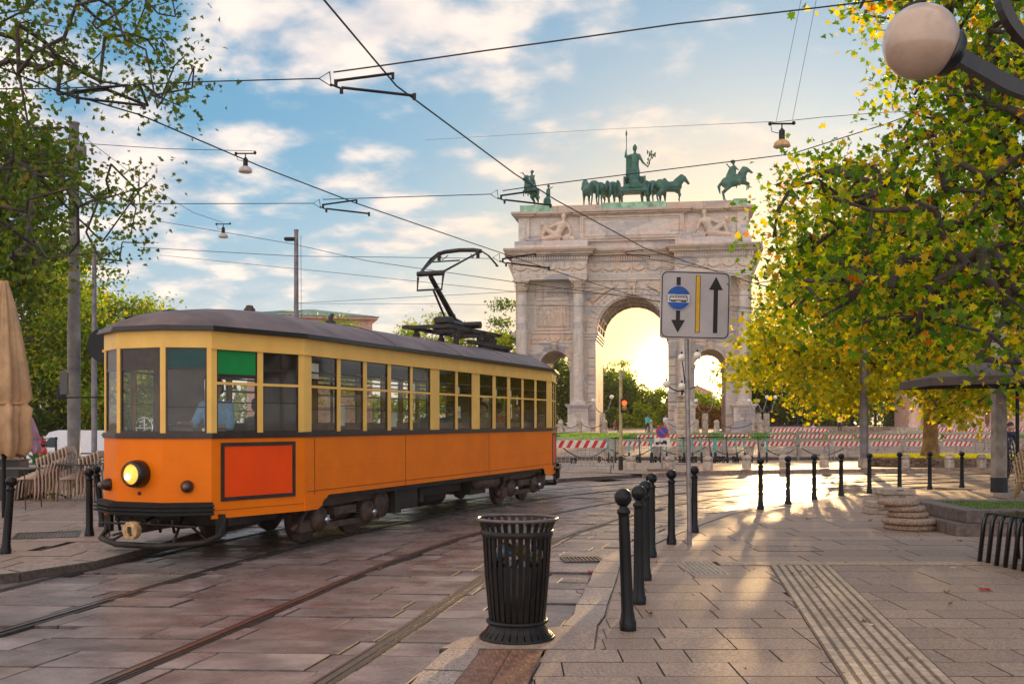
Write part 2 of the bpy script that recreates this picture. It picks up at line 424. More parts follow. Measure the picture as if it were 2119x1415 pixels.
def slab(poly, z1, h=.05, bev=.006, tilt=0.):
    """a slab with slightly worn edges; poly CCW"""
    m_ = MB(); n = len(poly); cx = sum(p[0] for p in poly) / n; cy = sum(p[1] for p in poly) / n
    ins = []
    for p in poly:
        d = Vector((cx - p[0], cy - p[1])); l = d.length; d = d / l * min(bev, l * .3) * 1.4; ins.append((p[0] + d.x, p[1] + d.y))
    tz = lambda p: tilt * (p[0] - cx) + tilt * .6 * (p[1] - cy)
    vs = [(p[0], p[1], z1 - h) for p in poly] + [(p[0], p[1], z1 - bev * .7 + tz(p)) for p in poly] + [(p[0], p[1], z1 + tz(p)) for p in ins]
    fs = []
    for k in (0, 1):
        for i in range(n): fs.append((k * n + i, k * n + (i + 1) % n, (k + 1) * n + (i + 1) % n, (k + 1) * n + i))
    m_.add(vs, fs, 1); m_.f.append(tuple(range(2 * n, 3 * n))); m_.m.append(0); m_.sm.append(False); return m_
def smooth01(a, b, x): return sst(a, b, x)
def rxy(s, o):
    """road point: s = distance along (as y of the outer rail), o = offset to the left"""
    i = min(range(len(B)), key=lambda k: abs(B[k].y - s)); j = min(i + 1, len(B) - 1)
    if B[i].y > s and i > 0: j = i; i -= 1
    t = (s - B[i].y) / max(1e-6, (B[j].y - B[i].y)) if j != i else 0
    p = B[i].lerp(B[j], t); nn = NB[i].lerp(NB[j], t).normalized()
    w = smooth01(13, 24, s); d = (Vector((-1, .06)) * (1 - w) + nn * w); d.normalize()
    return p + d * (o / max(.35, d.dot(nn)))
cells = []; s = 4.6; row = 0
while s < 31:
    hgt = rnd.choice([.38, .45, .5, .55]) * (1 if s < 20 else 1.25); o = -7.5 - rnd.random()
    while o < 17:
        w = rnd.uniform(.65, 1.25)
        if s < 24 or -8 < o < 9: cells.append((s, min(31, s + hgt), o, o + w))
        o += w
    s += hgt; row += 1
near = []; far = []
def px_of(x, y, z=0): return CX + x / y * F, HY + (EYE - z) * F / y
road_far = MB()
pal_mb = MB()
for (s0, s1, o0, o1) in cells:
    g_ = .006 if s0 < 14 else .009
    P = [rxy(s0 + g_, o1 - g_), rxy(s0 + g_, o0 + g_), rxy(s1 - g_, o0 + g_), rxy(s1 - g_, o1 - g_)]
    c = (P[0] + P[2]) / 2
    if c.y < 4.8 or c.y > 33 or c.x < -14: continue
    kx = curve_x(K, c.y)
    if kx is not None and max(p.x for p in P[:3]) > kx - .05:
        # trim at the kerb
        if min(p.x for p in P) > kx - .12: continue
        P = [Vector((min(p.x, (curve_x(K, p.y) or 99) - .02), p.y)) for p in P]
        if (P[1] - P[0]).length < .08 or (P[2] - P[3]).length < .08: continue
    lx = curve_x(LKc[6:], c.y)
    if lx is not None and c.y < 31 and c.x < lx - .6: continue
    if c.y > 31.5 and c.x < 3.5: continue
    X_, Y_ = px_of(c.x, c.y)
    vis = -120 < X_ < 2240 and Y_ < 1500
    ar = (P[1] - P[0]).length / c.y * (P[2] - P[1]).length / c.y ** 1.0 if vis else 0
    near.append((ar * (1 if vis else 0), [(p.x, p.y) for p in P], c))
near.sort(key=lambda t: -t[0])
def addm(d_, s_):
    b_ = len(d_.v); d_.v.extend(s_.v); d_.f.extend(tuple(i + b_ for i in f) for f in s_.f); d_.m.extend(s_.m); d_.sm.extend(s_.sm)
for i, (a_, P, c) in enumerate(near):
    z = ROAD + rnd.uniform(-.006, .007) + (.0 if rnd.random() > .06 else -.016)
    if (P[1][0] - P[0][0]) * (P[3][1] - P[0][1]) - (P[1][1] - P[0][1]) * (P[3][0] - P[0][0]) < 0: P = P[::-1]
    m_ = slab(P, z, tilt=rnd.uniform(-.004, .004))
    if i < 300: obj('slab', m_, [stone_wet, grime2], road)
    else: addm(pal_mb, m_)
obj('slab_field', pal_mb, [stone_wet2, grime2], road, kind='stuff')
# beyond the last slabs the road is one rough stone sheet
fr = MB(); fr.add([(1, 27, ROAD - .012), (40, 27, ROAD - .012), (40, 35.2, ROAD - .012), (4.2, 35.2, ROAD - .012)], [(0, 1, 2, 3)])
fr.add([(-14, 14, ROAD - .012), (1.5, 14, ROAD - .012), (4.6, 34, ROAD - .012), (-14, 34, ROAD - .012)], [(0, 1, 2, 3)])
obj('road_far', fr, stone_wet2, kind='structure')

# pavement on the right
pv = MB(); n = len(K); vs = []
Kc = [p for p in K if p.y >= 1.4]
for p in Kc: vs += [(p.x + .02, p.y, -.014), (60, p.y if p.x < 30 else p.y, -.014), (p.x + .02, p.y, -.16)]
fs = []
for i in range(len(Kc) - 1): fs += [(i * 3, i * 3 + 1, i * 3 + 4, i * 3 + 3), (i * 3 + 2, i * 3, i * 3 + 3, i * 3 + 5)]
pv.add(vs, fs)
pavement = obj('pavement', pv, joint, kind='structure')
# granite kerb stones, each its own
seg = []; acc = [0.]
for a, b in zip(K, K[1:]): acc.append(acc[-1] + (b - a).length)
def kat(d, off):
    for i in range(len(K) - 1):
        if acc[i + 1] >= d:
            t = (d - acc[i]) / (acc[i + 1] - acc[i]); p = K[i].lerp(K[i + 1], t); n_ = NK[i].lerp(NK[i + 1], t).normalized(); return p - n_ * off
    return K[-1] - NK[-1] * off
KW = .28
d = 3.5
while d < acc[-1] - 16:
    l = 1.0 if d < 20 else 1.6
    p0, p1, q0, q1 = kat(d + .006, 0), kat(d + l - .006, 0), kat(d + .006, KW), kat(d + l - .006, KW)
    mid = kat(d + l / 2, .1)
    if not (7.45 < mid.y < 8.45):
        mm, mq = kat(d + l / 2, 0), kat(d + l / 2, KW)
        obj('kerb_stone', slab([(q1.x, q1.y), (mq.x, mq.y), (q0.x, q0.y), (p0.x, p0.y), (mm.x, mm.y), (p1.x, p1.y)][::-1] if False else [(p0.x, p0.y), (q0.x, q0.y), (mq.x, mq.y), (q1.x, q1.y), (p1.x, p1.y), (mm.x, mm.y)], .004, .12, .008), [kerbm, grime], pavement)
    d += l
obj('kerb_stone', slab([(-.53, 7.62), (.60, 7.58), (.70, 8.50), (.40, 8.46), (-.40, 7.98)], .005, .11, .012), [granite, grime], pavement)
# tactile strips
def in_strip(x, y):
    if 6.0 < y < 12.02:
        c = 2.35 + (y - 6.0) * .158
        if abs(x - c) < .335: return True
    if 12.05 <= y <= 12.33 and x > 2.1: return True
    if y < 7.6 and -.37 + (y - 6.6) * .13 < x < .11 + (y - 6.6) * .12: return True
    if 11.26 < y < 12.4 and 1.95 < x < 2.36: return True
    return False
def clip_rows(y0, y1, xs0, xs1, rowh, wl_, wh_, ang=0.): 
    nrow = max(1, round((y1 - y0) / rowh)); rowh = (y1 - y0) / nrow
    for r_ in range(nrow):
        y = y0 + r_ * rowh; h = rowh; x = xs0 - rnd.random() * .4
        while x < xs1:
            w = rnd.uniform(wl_, wh_); yield (x, x + w, y, y + h); x += w
SK = .158
side = []; x_breaks = None
for (x0, x1, y0, y1) in list(clip_rows(5.2, 9.2, -1.2, 7.5, .42, .45, .72)) + list(clip_rows(9.2, 12.04, .5, 12, .473, .6, 1.0)) + [(x_, x_ + .78, 12.045, 12.335) for x_ in np.arange(.4, 2.3, .8)] + list(clip_rows(12.34, 28, .8, 21, .55, .8, 1.3)):
    yc = (y0 + y1) / 2; kx = curve_x(K, yc); kx = 99 if kx is None else kx
    lim = kx + KW + (.06 if y0 < 17 else .25)
    i0 = kat
    if yc < 8.55 and yc > 7.55: lim = .66 + (yc - 7.6) * .1
    if x1 < lim - .6: continue
    pieces = [(x0, x1)]
    if 5 < yc < 12.02:      # cut out of the ribbed path
        c = 2.35 + (yc - 6.0) * .158; a, b = c - .345, c + .345; np_ = []
        for (u, v) in pieces:
            if v <= a or u >= b: np_.append((u, v))
            else:
                if u < a - .01: np_.append((u, a, 0, 1))
                if v > b + .01: np_.append((b, v, 1, 0))
        pieces = np_
    if yc < 7.62:
        a, b = -.37 + (yc - 6.6) * .13, .12 + (yc - 6.6) * .12; np_ = []
        for pc in pieces:
            u, v = pc[:2]
            if v <= a: continue
            if u >= b: np_.append(pc)
            elif v > b + .01: np_.append((b, v, 1, pc[3] if len(pc) > 2 else 0))
        pieces = np_
    if y1 > 12.05 and y0 < 12.33:
        np_ = [pc for pc in pieces if pc[1] < 2.15]
        pieces = np_
    for pc in pieces:
        u, v = pc[:2]; su, sv = pc[2:] if len(pc) > 2 else (0, 0)
        kq = 0
        if u < lim:
            u = lim
            if y0 > 8.4 and kx < 90:
                k0, k1 = curve_x(K, y0), curve_x(K, y1); ko = KW * math.sqrt(1 + ((k1 - k0) / (y1 - y0)) ** 2) + .012; u = (k0 + k1) / 2 + ko; kq = (k1 - k0) / 2
        if v - u - abs(kq) < .02: continue
        g_ = .004 if yc < 12 else .006
        cx_ = (u + v) / 2; X_, Y_ = px_of(cx_, yc)
        if X_ > 2250 or X_ < -50: 
            if yc > 9: continue
        side.append(((v - u) * (y1 - y0) / yc ** 3 * (1 if X_ < 2200 else .01), u + g_, v - g_, y0 + g_, y1 - g_, kq or su * SK * (y1 - y0) / 2, sv * SK * (y1 - y0) / 2))
side.sort(key=lambda t: -t[0])
rest = MB()
for i, (a_, x0, x1, y0, y1, su, sv) in enumerate(side):
    m_ = slab([(x0 - su, y0), (x1 - sv, y0), (x1 + sv, y1), (x0 + su, y1)], rnd.uniform(-.001, .0015), .04, .003)
    if i < 300: obj('paving_slab', m_, [granite, grime], pavement)
    else: addm(rest, m_)
obj('paving_field', rest, [granite_far, grime], pavement, kind='stuff')
# ribbed path: rows of tiles with raised bars
tact = mat('tactile_beige', (.20, .135, .10), rough=.6, var=.2, scale=18, bump=.2, bscale=80, objvar=.1, dirt=.35, dirtcol=(.16, .11, .085))
tact2 = mat('tactile_brown', (.24, .115, .07), rough=.5, var=.25, scale=14, bump=.2, bscale=90, objvar=.1, dirt=.35, dirtcol=(.1, .05, .035))
tactl = mat('tactile_rib', (.50, .37, .27), rough=.55, var=.2, scale=18, objvar=.12, dirt=.3, dirtcol=(.2, .14, .10))
def ribtile(x0, y0, w, h, nr, along=True):
    m_ = MB(); m_.bx(x0 + .002, x0 + w - .002, y0 + .002, y0 + h - .002, -.03, .001)
    for k in range(nr):
        if along: a = x0 + (k + .5) * w / nr; m_.bx(a - w / nr * .3, a + w / nr * .3, y0 + .004, y0 + h - .004, .001, .010, 1)
        else: a = y0 + (k + .5) * h / nr; m_.bx(x0 + .004, x0 + w - .004, a - h / nr * .3, a + h / nr * .3, .001, .010, 1)
    return m_
path = obj('tactile_path', MB().bx(2.0, 2.7, 5.0, 5.01, -.03, -.02), tact, kind='structure')
y = 5.2
while y < 12.0:
    for k in (0, 1): obj('ribbed_tile', ribtile(0, 0, .343, .402, 4), [tact, tactl], path, loc=(2.35 + (y - 6) * .158 - .343 + .343 * k, y, .0), rz=-math.atan(.158))
    y += .402
x = 2.4
while x < 12:
    obj('ribbed_tile', ribtile(x, 12.05, .40, .28, 4, False), [tact, tactl], path); x += .40
bl = MB()
for (y0, y1) in ((5.2, 5.8), (5.8, 6.4), (6.4, 7.0), (7.0, 7.58)):
    for kk in (0, 1):
        m_ = MB(); a = lambda y: -.37 + (y - 6.6) * .13 + kk * .235
        xm = lambda y: a(y) + .232
        m_.prism([(a(y0) + .002, y0 + .002), (xm(y0), y0 + .002), (xm(y1), y1 - .002), (a(y1) + .002, y1 - .002)], -.03, .001)
        for r_ in range(9):
            for c_ in range(4):
                yy = y0 + (r_ + .5) * (y1 - y0) / 9; xx = a(yy) + (c_ + .5) * .0575 + (.012 if r_ % 2 else -.004)
                m_.lathe([(.0135, 0), (.011, .004), (.005, .006), (0, .0063)], 8, c=(xx, yy, .001))
        obj('blister_tile', m_, tact2, path)
# metal hatch
hm = mat('hatch_metal', (.5, .42, .36), rough=.35, metal=.9, var=.2, scale=30)
t = thing('access_hatch', 'chequered metal hatch cover set in the pavement between bollards and ribbed path', 'hatch', (2.14, 11.83, 0))
m_ = MB(); m_.bx(-.19, .19, -.52, .52, -.02, .002)
for i in range(7):
    for j in range(18):
        cx_ = -.165 + i * .055; cy_ = -.49 + j * .0575
        m_.box((cx_, cy_, .004), (.036, .010, .006), rz=.7 if (i + j) % 2 else -.7)
obj('plate', m_, hm, t)
m_ = MB(); m_.bx(-.205, -.192, -.535, .535, -.02, .003); m_.bx(.192, .205, -.535, .535, -.02, .003); m_.bx(-.192, .192, -.535, -.522, -.02, .003); m_.bx(-.192, .192, .522, .535, -.02, .003)
obj('frame', m_, hm, t)
t = thing('manhole_cover', 'paved rectangular manhole cover with thin steel frame, behind the ribbed path', 'manhole', (3.55, 13.6, 0))
m_ = MB(); m_.bx(-.42, .42, -.26, -.245, -.02, .005); m_.bx(-.42, .42, .245, .26, -.02, .005); m_.bx(-.42, -.405, -.245, .245, -.02, .005); m_.bx(.405, .42, -.245, .245, -.02, .005)
obj('frame', m_, railside, t); obj('cover', MB().bx(-.40, .40, -.24, .24, -.02, .0035), granite, t)
# drain grates
gi = mat('grate_iron', (.10, .085, .075), rough=.45, metal=.7, var=.3, scale=25)
def grate(loc, w, d, n, label, rz=0.):
    t = thing('drain_grate', label, 'drain grate', loc, rz)
    m_ = MB(); m_.bx(-w / 2, w / 2, -d / 2, -d / 2 + .03, -.02, .006); m_.bx(-w / 2, w / 2, d / 2 - .03, d / 2, -.02, .006); m_.bx(-w / 2, -w / 2 + .03, -d / 2 + .03, d / 2 - .03, -.02, .006); m_.bx(w / 2 - .03, w / 2, -d / 2 + .03, d / 2 - .03, -.02, .006)
    obj('frame', m_, gi, t)
    for k in range(n):
        xx = -w / 2 + .03 + (k + .5) * (w - .06) / n
        obj('bar', MB().box((xx, 0, -.002), ((w - .06) / n * .5, d - .062, .014), rz=0), gi, t)
    obj('sump', MB().bx(-w / 2 + .03, w / 2 - .03, -d / 2 + .03, d / 2 - .03, -.02, -.012), railside, t)
p = G(1208, 1157, ROAD); grate((p.x - .02, p.y - .05, ROAD + .01), .50, .42, 9, 'small iron gully grate in the road edge behind the litter bin', .1)
LS = .05
p = G(98, 1107, LS); grate((p.x, p.y, LS + .004), .85, .85, 18, 'square iron grate in the left pavement between two leaning bollards', .35)

# left pavement
lp = MB(); vs = []; L2 = LKc
for p, q_ in zip(L2, normals(L2)): p = p + q_ * .14; vs += [(p.x, p.y, LS - .025), (-60, p.y + 8, LS - .025), (p.x, p.y, -.12)]
fs = []
for i in range(len(L2) - 1): fs += [(i * 3 + 1, i * 3, i * 3 + 3, i * 3 + 4), (i * 3, i * 3 + 2, i * 3 + 5, i * 3 + 3)]
lp.add(vs, fs); lp.add([(-60, 12, LS - .025), (-9.5, 8.2, LS - .025), (-60, 16.2, LS - .025)], [(0, 1, 2)])
leftpave = obj('pavement_left', lp, joint, kind='structure')
acc2 = [0.]
for a, b in zip(L2, L2[1:]): acc2.append(acc2[-1] + (b - a).length)
NL = normals(L2)
def lat_(d, off):
    for i in range(len(L2) - 1):
        if acc2[i + 1] >= d:
            t_ = (d - acc2[i]) / (acc2[i + 1] - acc2[i]); p = L2[i].lerp(L2[i + 1], t_); n_ = NL[i].lerp(NL[i + 1], t_).normalized(); return p + n_ * off
    return L2[-1] + NL[-1] * off
d = .2
while d < acc2[-1] - 1.2:
    a, b, c, e_ = lat_(d + .006, 0), lat_(d + .994, 0), lat_(d + .994, .3), lat_(d + .006, .3)
    obj('kerb_stone', slab([(a.x, a.y), (b.x, b.y), (c.x, c.y), (e_.x, e_.y)], LS + .003, .14, .015), [kerbm, grime], leftpave)
    d += 1.0
lslab = MB(); cnt = 0
y = 8.5
while y < 40:
    x = -24 - rnd.random()
    while x < 6:
        w = rnd.uniform(.7, 1.1); lim = curve_x(L2, y + .25)
        # distance to kerb line
        ok = True
        cxx, cyy = x + w / 2, y + .25
        dmin = min(((Vector((cxx, cyy)) - p).length, i) for i, p in enumerate(L2))
        i_ = dmin[1]; side_ = (Vector((cxx, cyy)) - L2[i_]).dot(NL[i_])
        if side_ > .36 + w / 2 * abs(NL[i_].x) + .25 * abs(NL[i_].y) and side_ > 0:
            X_, Y_ = px_of(cxx, cyy, LS)
            if X_ > -150:
                m_ = slab([(x + .005, y + .005), (x + w - .005, y + .005), (x + w - .005, y + .495), (x + .005, y + .495)], LS + rnd.uniform(-.002, .002), .05, .005)
                if cyy < 19 and X_ < 330: obj('paving_slab', m_, [granite, grime], leftpave)
                else: addm(lslab, m_)
        x += w
    y += .5
obj('paving_field', lslab, [granite_far, grime], leftpave, kind='stuff')
# base sheet that closes the gap under the left slabs near the kerb
lb = MB(); vs = []
for i, p in enumerate(L2): q = p + NL[i] * 1.2; vs += [(p.x + NL[i].x * .28, p.y + NL[i].y * .28, LS - .006), (q.x, q.y, LS - .006)]
lb.add(vs, [(i * 2 + 1, i * 2, i * 2 + 2, i * 2 + 3) for i in range(len(L2) - 1)]); obj('kerb_backing', lb, granite_far, leftpave)
rb_ = MB(); vs = []
for i, p in enumerate(K): q = p - NK[i] * (KW - .01); q2 = p - NK[i] * (KW + .45); vs += [(q.x, q.y, -.011), (q2.x, q2.y, -.011)]
rb_.add(vs, [(i * 2 , i * 2+1, i * 2 + 3, i * 2 + 2) for i in range(len(K) - 1)]); obj('kerb_backing', rb_, granite_far, pavement)

# far kerb of the plaza
FK = [(4.2, 31.7), (5.5, 33.), (8, 34.3), (12, 35.1), (17, 35.4), (30, 35.6), (60, 35.7)]
FKc = catmull(FK, 6); m_ = MB(); ribbon(m_, FKc, 0, .32, -.12, .075)
pk = MB(); NF = normals(FKc); vs = []
for i, p in enumerate(FKc): q = p + NF[i] * .25; vs += [(q.x, q.y, .066), (q.x + (-14 if i < 8 else 0), 38.6, ZP(q.x, 38.6) + .004), ]
plaza = obj('plaza', MB().add(vs, [(i * 2, i * 2 + 2, i * 2 + 3, i * 2 + 1) for i in range(len(FKc) - 1)]), plazam, kind='structure')
obj('kerb', m_, mat('kerb_pinkish', (.30, .20, .16), rough=.5, var=.3, scale=10, bump=.3, bscale=40), plaza)
# grass lawn in front of the arch, with stone edges
grassm = mat('grass_base', (.10, .20, .025), rough=.9, var=.35, scale=1.2, bump=.6, bscale=30)
lw = MB(); gx = [-14 + i * 2 for i in range(36)]; gy = [75 + i * 2 for i in range(11)]
def lawn_in(x, y): return True
for y in gy:
    for x in gx: lw.v.append((x, y, ZP(x, y) + .05))
for j in range(len(gy) - 1):
    for i in range(len(gx) - 1):
        cxm, cym = gx[i] + 1, gy[j] + 1
        if ((cxm - 13) / 34) ** 2 + ((cym - 84) / 11) ** 2 < 1: 
            a = j * len(gx) + i; lw.f.append((a, a + 1, a + 1 + len(gx), a + len(gx))); lw.m.append(0); lw.sm.append(True)
lawn = obj('lawn', lw, grassm, kind='structure')
gb = MB()
for i in range(14000):
    a = rnd.random() * 6.283; r_ = math.sqrt(rnd.random()); x = 13 + 33 * r_ * math.cos(a); y = 84 + 10 * r_ * math.sin(a); z = ZP(x, y) + .05; h = rnd.uniform(.05, .13); w = .05; t_ = rnd.random() * 3.14
    dx, dy = w * math.cos(t_), w * math.sin(t_)
    gb.add([(x - dx, y - dy, z), (x + dx, y + dy, z), (x + rnd.uniform(-.05, .05), y, z + h)], [(0, 1, 2)])
GRASS = leafmat('grass_blades', [(0, (.05, .15, .01)), (1, (.20, .34, .03)), (.5, (.10, .24, .02))], .4, .6)
tag(obj('grass', gb, GRASS), 'short green grass of the lawn in front of the marble arch', 'grass', kind='stuff')
lawn_edge = MB()
pe = [Vector((13 + 34.6 * math.cos(a), 84 + 11.4 * math.sin(a))) for a in [math.pi + k * math.pi / 24 for k in range(25)]]
for a, b in zip(pe, pe[1:]):
    lawn_edge.prism([(a.x, a.y - .25), (b.x, b.y - .25), (b.x, b.y + .25), (a.x, a.y + .25)], ZP(0, (a.y + b.y) / 2) - .35, ZP(0, (a.y + b.y) / 2) + .16)
obj('kerb', lawn_edge, mat('kerb_pale', (.38, .33, .29), rough=.6, var=.3, scale=3), lawn)
m_ = MB()
for x in range(-10, 52, 2): m_.bx(x + .01, x + 1.99, 56.9, 57.4, -.6, -.28)
dk = obj('low_kerb', m_, mat('kerb_dark', (.14, .11, .1), rough=.6, var=.3, scale=3), kind='structure')
# ================================================================ the orange tram
orange = mat('tram_orange', (1.0, .205, .0), rough=.42, var=.05, scale=2.2, coat=.0, spec=.22, dirt=.35, dirtcol=(.62, .10, .005), bump=.05, bscale=6)
orange2 = mat('tram_orange_red', (1.0, .075, .0), rough=.4, var=.05, scale=2, spec=.25)
cream = mat('tram_cream', (1.0, .57, .14), rough=.42, var=.06, scale=3, spec=.25, dirt=.15, dirtcol=(.5, .3, .1))
brown = mat('tram_brown', (.035, .016, .010), rough=.4, var=.3, scale=10, coat=.2)
roofm = mat('tram_roof', (.20, .135, .125), rough=.55, var=.22, scale=2.0, dirt=.5, dirtcol=(.08, .06, .06), bump=.15, bscale=12)
wood = mat('tram_wood', (.16, .07, .03), rough=.4, var=.3, scale=6, stretch=(1, 8, 1))
under = mat('underframe', (.024, .016, .012), rough=.65, var=.4, scale=5, dirt=.35, dirtcol=(.07, .035, .018), bump=.3, bscale=20)
rust = mat('rusty_iron', (.10, .055, .038), rough=.6, var=.35, scale=7, dirt=.5, dirtcol=(.06, .035, .03), bump=.3, bscale=25)
steelb = mat('bright_steel', (.6, .6, .62), rough=.22, metal=1)
def glassmat(name, tint, alpha, refl=.05):
    m = bpy.data.materials.new(name); m.use_nodes = True; nt = m.node_tree; N = nt.nodes; L = nt.links; N.clear()
    tr = N.new('ShaderNodeBsdfTransparent'); tr.inputs[0].default_value = tint + (1,)
    gl = N.new('ShaderNodeBsdfGlossy'); gl.inputs['Roughness'].default_value = refl; gl.inputs[0].default_value = (.8, .8, .8, 1)
    lw = N.new('ShaderNodeLayerWeight'); lw.inputs[0].default_value = .5; pw = N.new('ShaderNodeMath'); pw.operation = 'POWER'; L.new(lw.outputs['Facing'], pw.inputs[0]); pw.inputs[1].default_value = 4.; fr = N.new('ShaderNodeMath'); fr.operation = 'MULTIPLY_ADD'; L.new(pw.outputs[0], fr.inputs[0]); fr.inputs[1].default_value = .4; fr.inputs[2].default_value = .03
    df = N.new('ShaderNodeBsdfDiffuse'); df.inputs[0].default_value = (.35, .34, .30, 1)
    tc_ = N.new('ShaderNodeTexCoord'); no = N.new('ShaderNodeTexNoise'); no.inputs['Scale'].default_value = 3; no.inputs['Detail'].default_value = 6; L.new(tc_.outputs['Object'], no.inputs[0])
    mr = N.new('ShaderNodeMapRange'); mr.inputs[3].default_value = alpha * .4; mr.inputs[4].default_value = alpha * 1.6; L.new(no.outputs[0], mr.inputs[0])
    m0 = N.new('ShaderNodeMixShader'); L.new(mr.outputs[0], m0.inputs[0]); L.new(tr.outputs[0], m0.inputs[1]); L.new(df.outputs[0], m0.inputs[2])
    m1 = N.new('ShaderNodeMixShader'); L.new(fr.outputs[0], m1.inputs[0]); L.new(m0.outputs[0], m1.inputs[1]); L.new(gl.outputs[0], m1.inputs[2])
    o = N.new('ShaderNodeOutputMaterial'); L.new(m1.outputs[0], o.inputs[0]); MATS[name] = m; return m
glass = glassmat('window_glass', (.975, .98, .965), .004)
glass_low = glassmat('dusty_glass', (.95, .96, .94), .06)
paper = mat('paper', (.75, .72, .62), rough=.7, var=.08)

u_ang = math.atan2(.931, .365)
O_ = (Vector((-3.284, 14.99, 0)) - Vector((0, 0, EYE))) * 1.03 + Vector((0, 0, EYE))
tram = thing('tram', 'orange and cream vintage electric tram with a lit headlight and raised pantograph', 'tram', (O_.x, O_.y, ROAD + .012), u_ang, sc=1.03)
# local: x runs towards the rear, y = -v so the side seen is at negative y
XC = 3.53
OUT = [(-2.93, -.331), (-2.64, -.795), (-1.26, -1.175), (8.32, -1.175), (9.70, -.795), (9.99, -.331), (9.99, .331), (9.70, .795), (8.32, 1.175), (-1.26, 1.175), (-2.64, .795), (-2.93, .331)]
def outl(d):
    """outline moved outward by d (approx.)"""
    n = len(OUT); o = []
    for i in range(n):
        a, b, c = Vector(OUT[i - 1]), Vector(OUT[i]), Vector(OUT[(i + 1) % n])
        e1 = (b - a).normalized(); e2 = (c - b).normalized(); n1 = Vector((e1.y, -e1.x)); n2 = Vector((e2.y, -e2.x)); m = (n1 + n2); m = m / max(.3, m.dot(n1))
        o.append(b + m * d)
    return o
def shell(mb, z0f, z1f, d0, d1, mi=0, segs=None):
    """closed ring between outlines d0 (inner) and d1 (outer), z from z0 to z1"""
    A = outl(d0); Bq = outl(d1); n = len(A)
    for i in (segs if segs is not None else range(n)):
        j = (i + 1) % n; z0 = z0f(i) if callable(z0f) else z0f; z1 = z1f
        vs = [(A[i].x, A[i].y, z0), (Bq[i].x, Bq[i].y, z0), (Bq[j].x, Bq[j].y, z0), (A[j].x, A[j].y, z0), (A[i].x, A[i].y, z1), (Bq[i].x, Bq[i].y, z1), (Bq[j].x, Bq[j].y, z1), (A[j].x, A[j].y, z1)]
        mb.add(vs, [(3, 2, 1, 0), (4, 5, 6, 7), (1, 2, 6, 5), (3, 0, 4, 7), (0, 1, 5, 4), (2, 3, 7, 6)], mi)
    return mb
SEG_SIDE = {0: 'fa', 1: 'pl', 2: 'main', 3: 'pl', 4: 'fa', 5: 'c', 6: 'fa', 7: 'pl', 8: 'main', 9: 'pl', 10: 'fa', 11: 'c'}
def zlow(i): return {'main': .67, 'pl': .50, 'fa': .66, 'c': .70}[SEG_SIDE[i]]
obj('lower_body', shell(MB(), zlow, 1.44, -.04, 0.), orange, tram)
m_ = shell(MB(), 1.44, 1.505, -.05, .018); m_ = shell(m_, 1.465, 1.485, .018, .03)
obj('belt_rail', m_, brown, tram)
obj('header_panel', shell(MB(), 2.50, 2.70, -.04, .001), cream, tram)
obj('rain_strip', shell(MB(), 2.485, 2.515, .001, .022, segs=[1, 2, 3, 7, 8, 9]), cream, tram)
obj('floor', MB().prism([(p.x, p.y) for p in outl(-.045)], .60, .72), under, tram)
# lower corner plates with a swept edge behind the platform step
m_ = MB()
for s in (-1, 1):
    for (xa, d) in ((-1.26, 1), (8.32, -1)):
        poly = [(xa, .50), (xa + d * .30, .50), (xa + d * .38, .53), (xa + d * .44, .60), (xa + d * .55, .66), (xa + d * .62, .69), (xa, .69)]
        if d < 0: poly = poly[::-1]
        obj('corner_plate', MB().prism(poly, s * 1.181 - .006, s * 1.181 + .006, axis='Y'), orange, tram)
# panel seams and bottom strip
m_ = MB()
for s in (-1, 1):
    y = s * 1.1765
    for x in (-1.02, 1.55, 4.85): m_.bx(x - .006, x + .006, y - .002, y + .002, .68, 1.43)
    m_.bx(-1.2, 8.3, y - .002, y + .002, .737, .745)
obj('seam', m_, mat('seam_dark', (.25, .05, .005), rough=.6), tram)
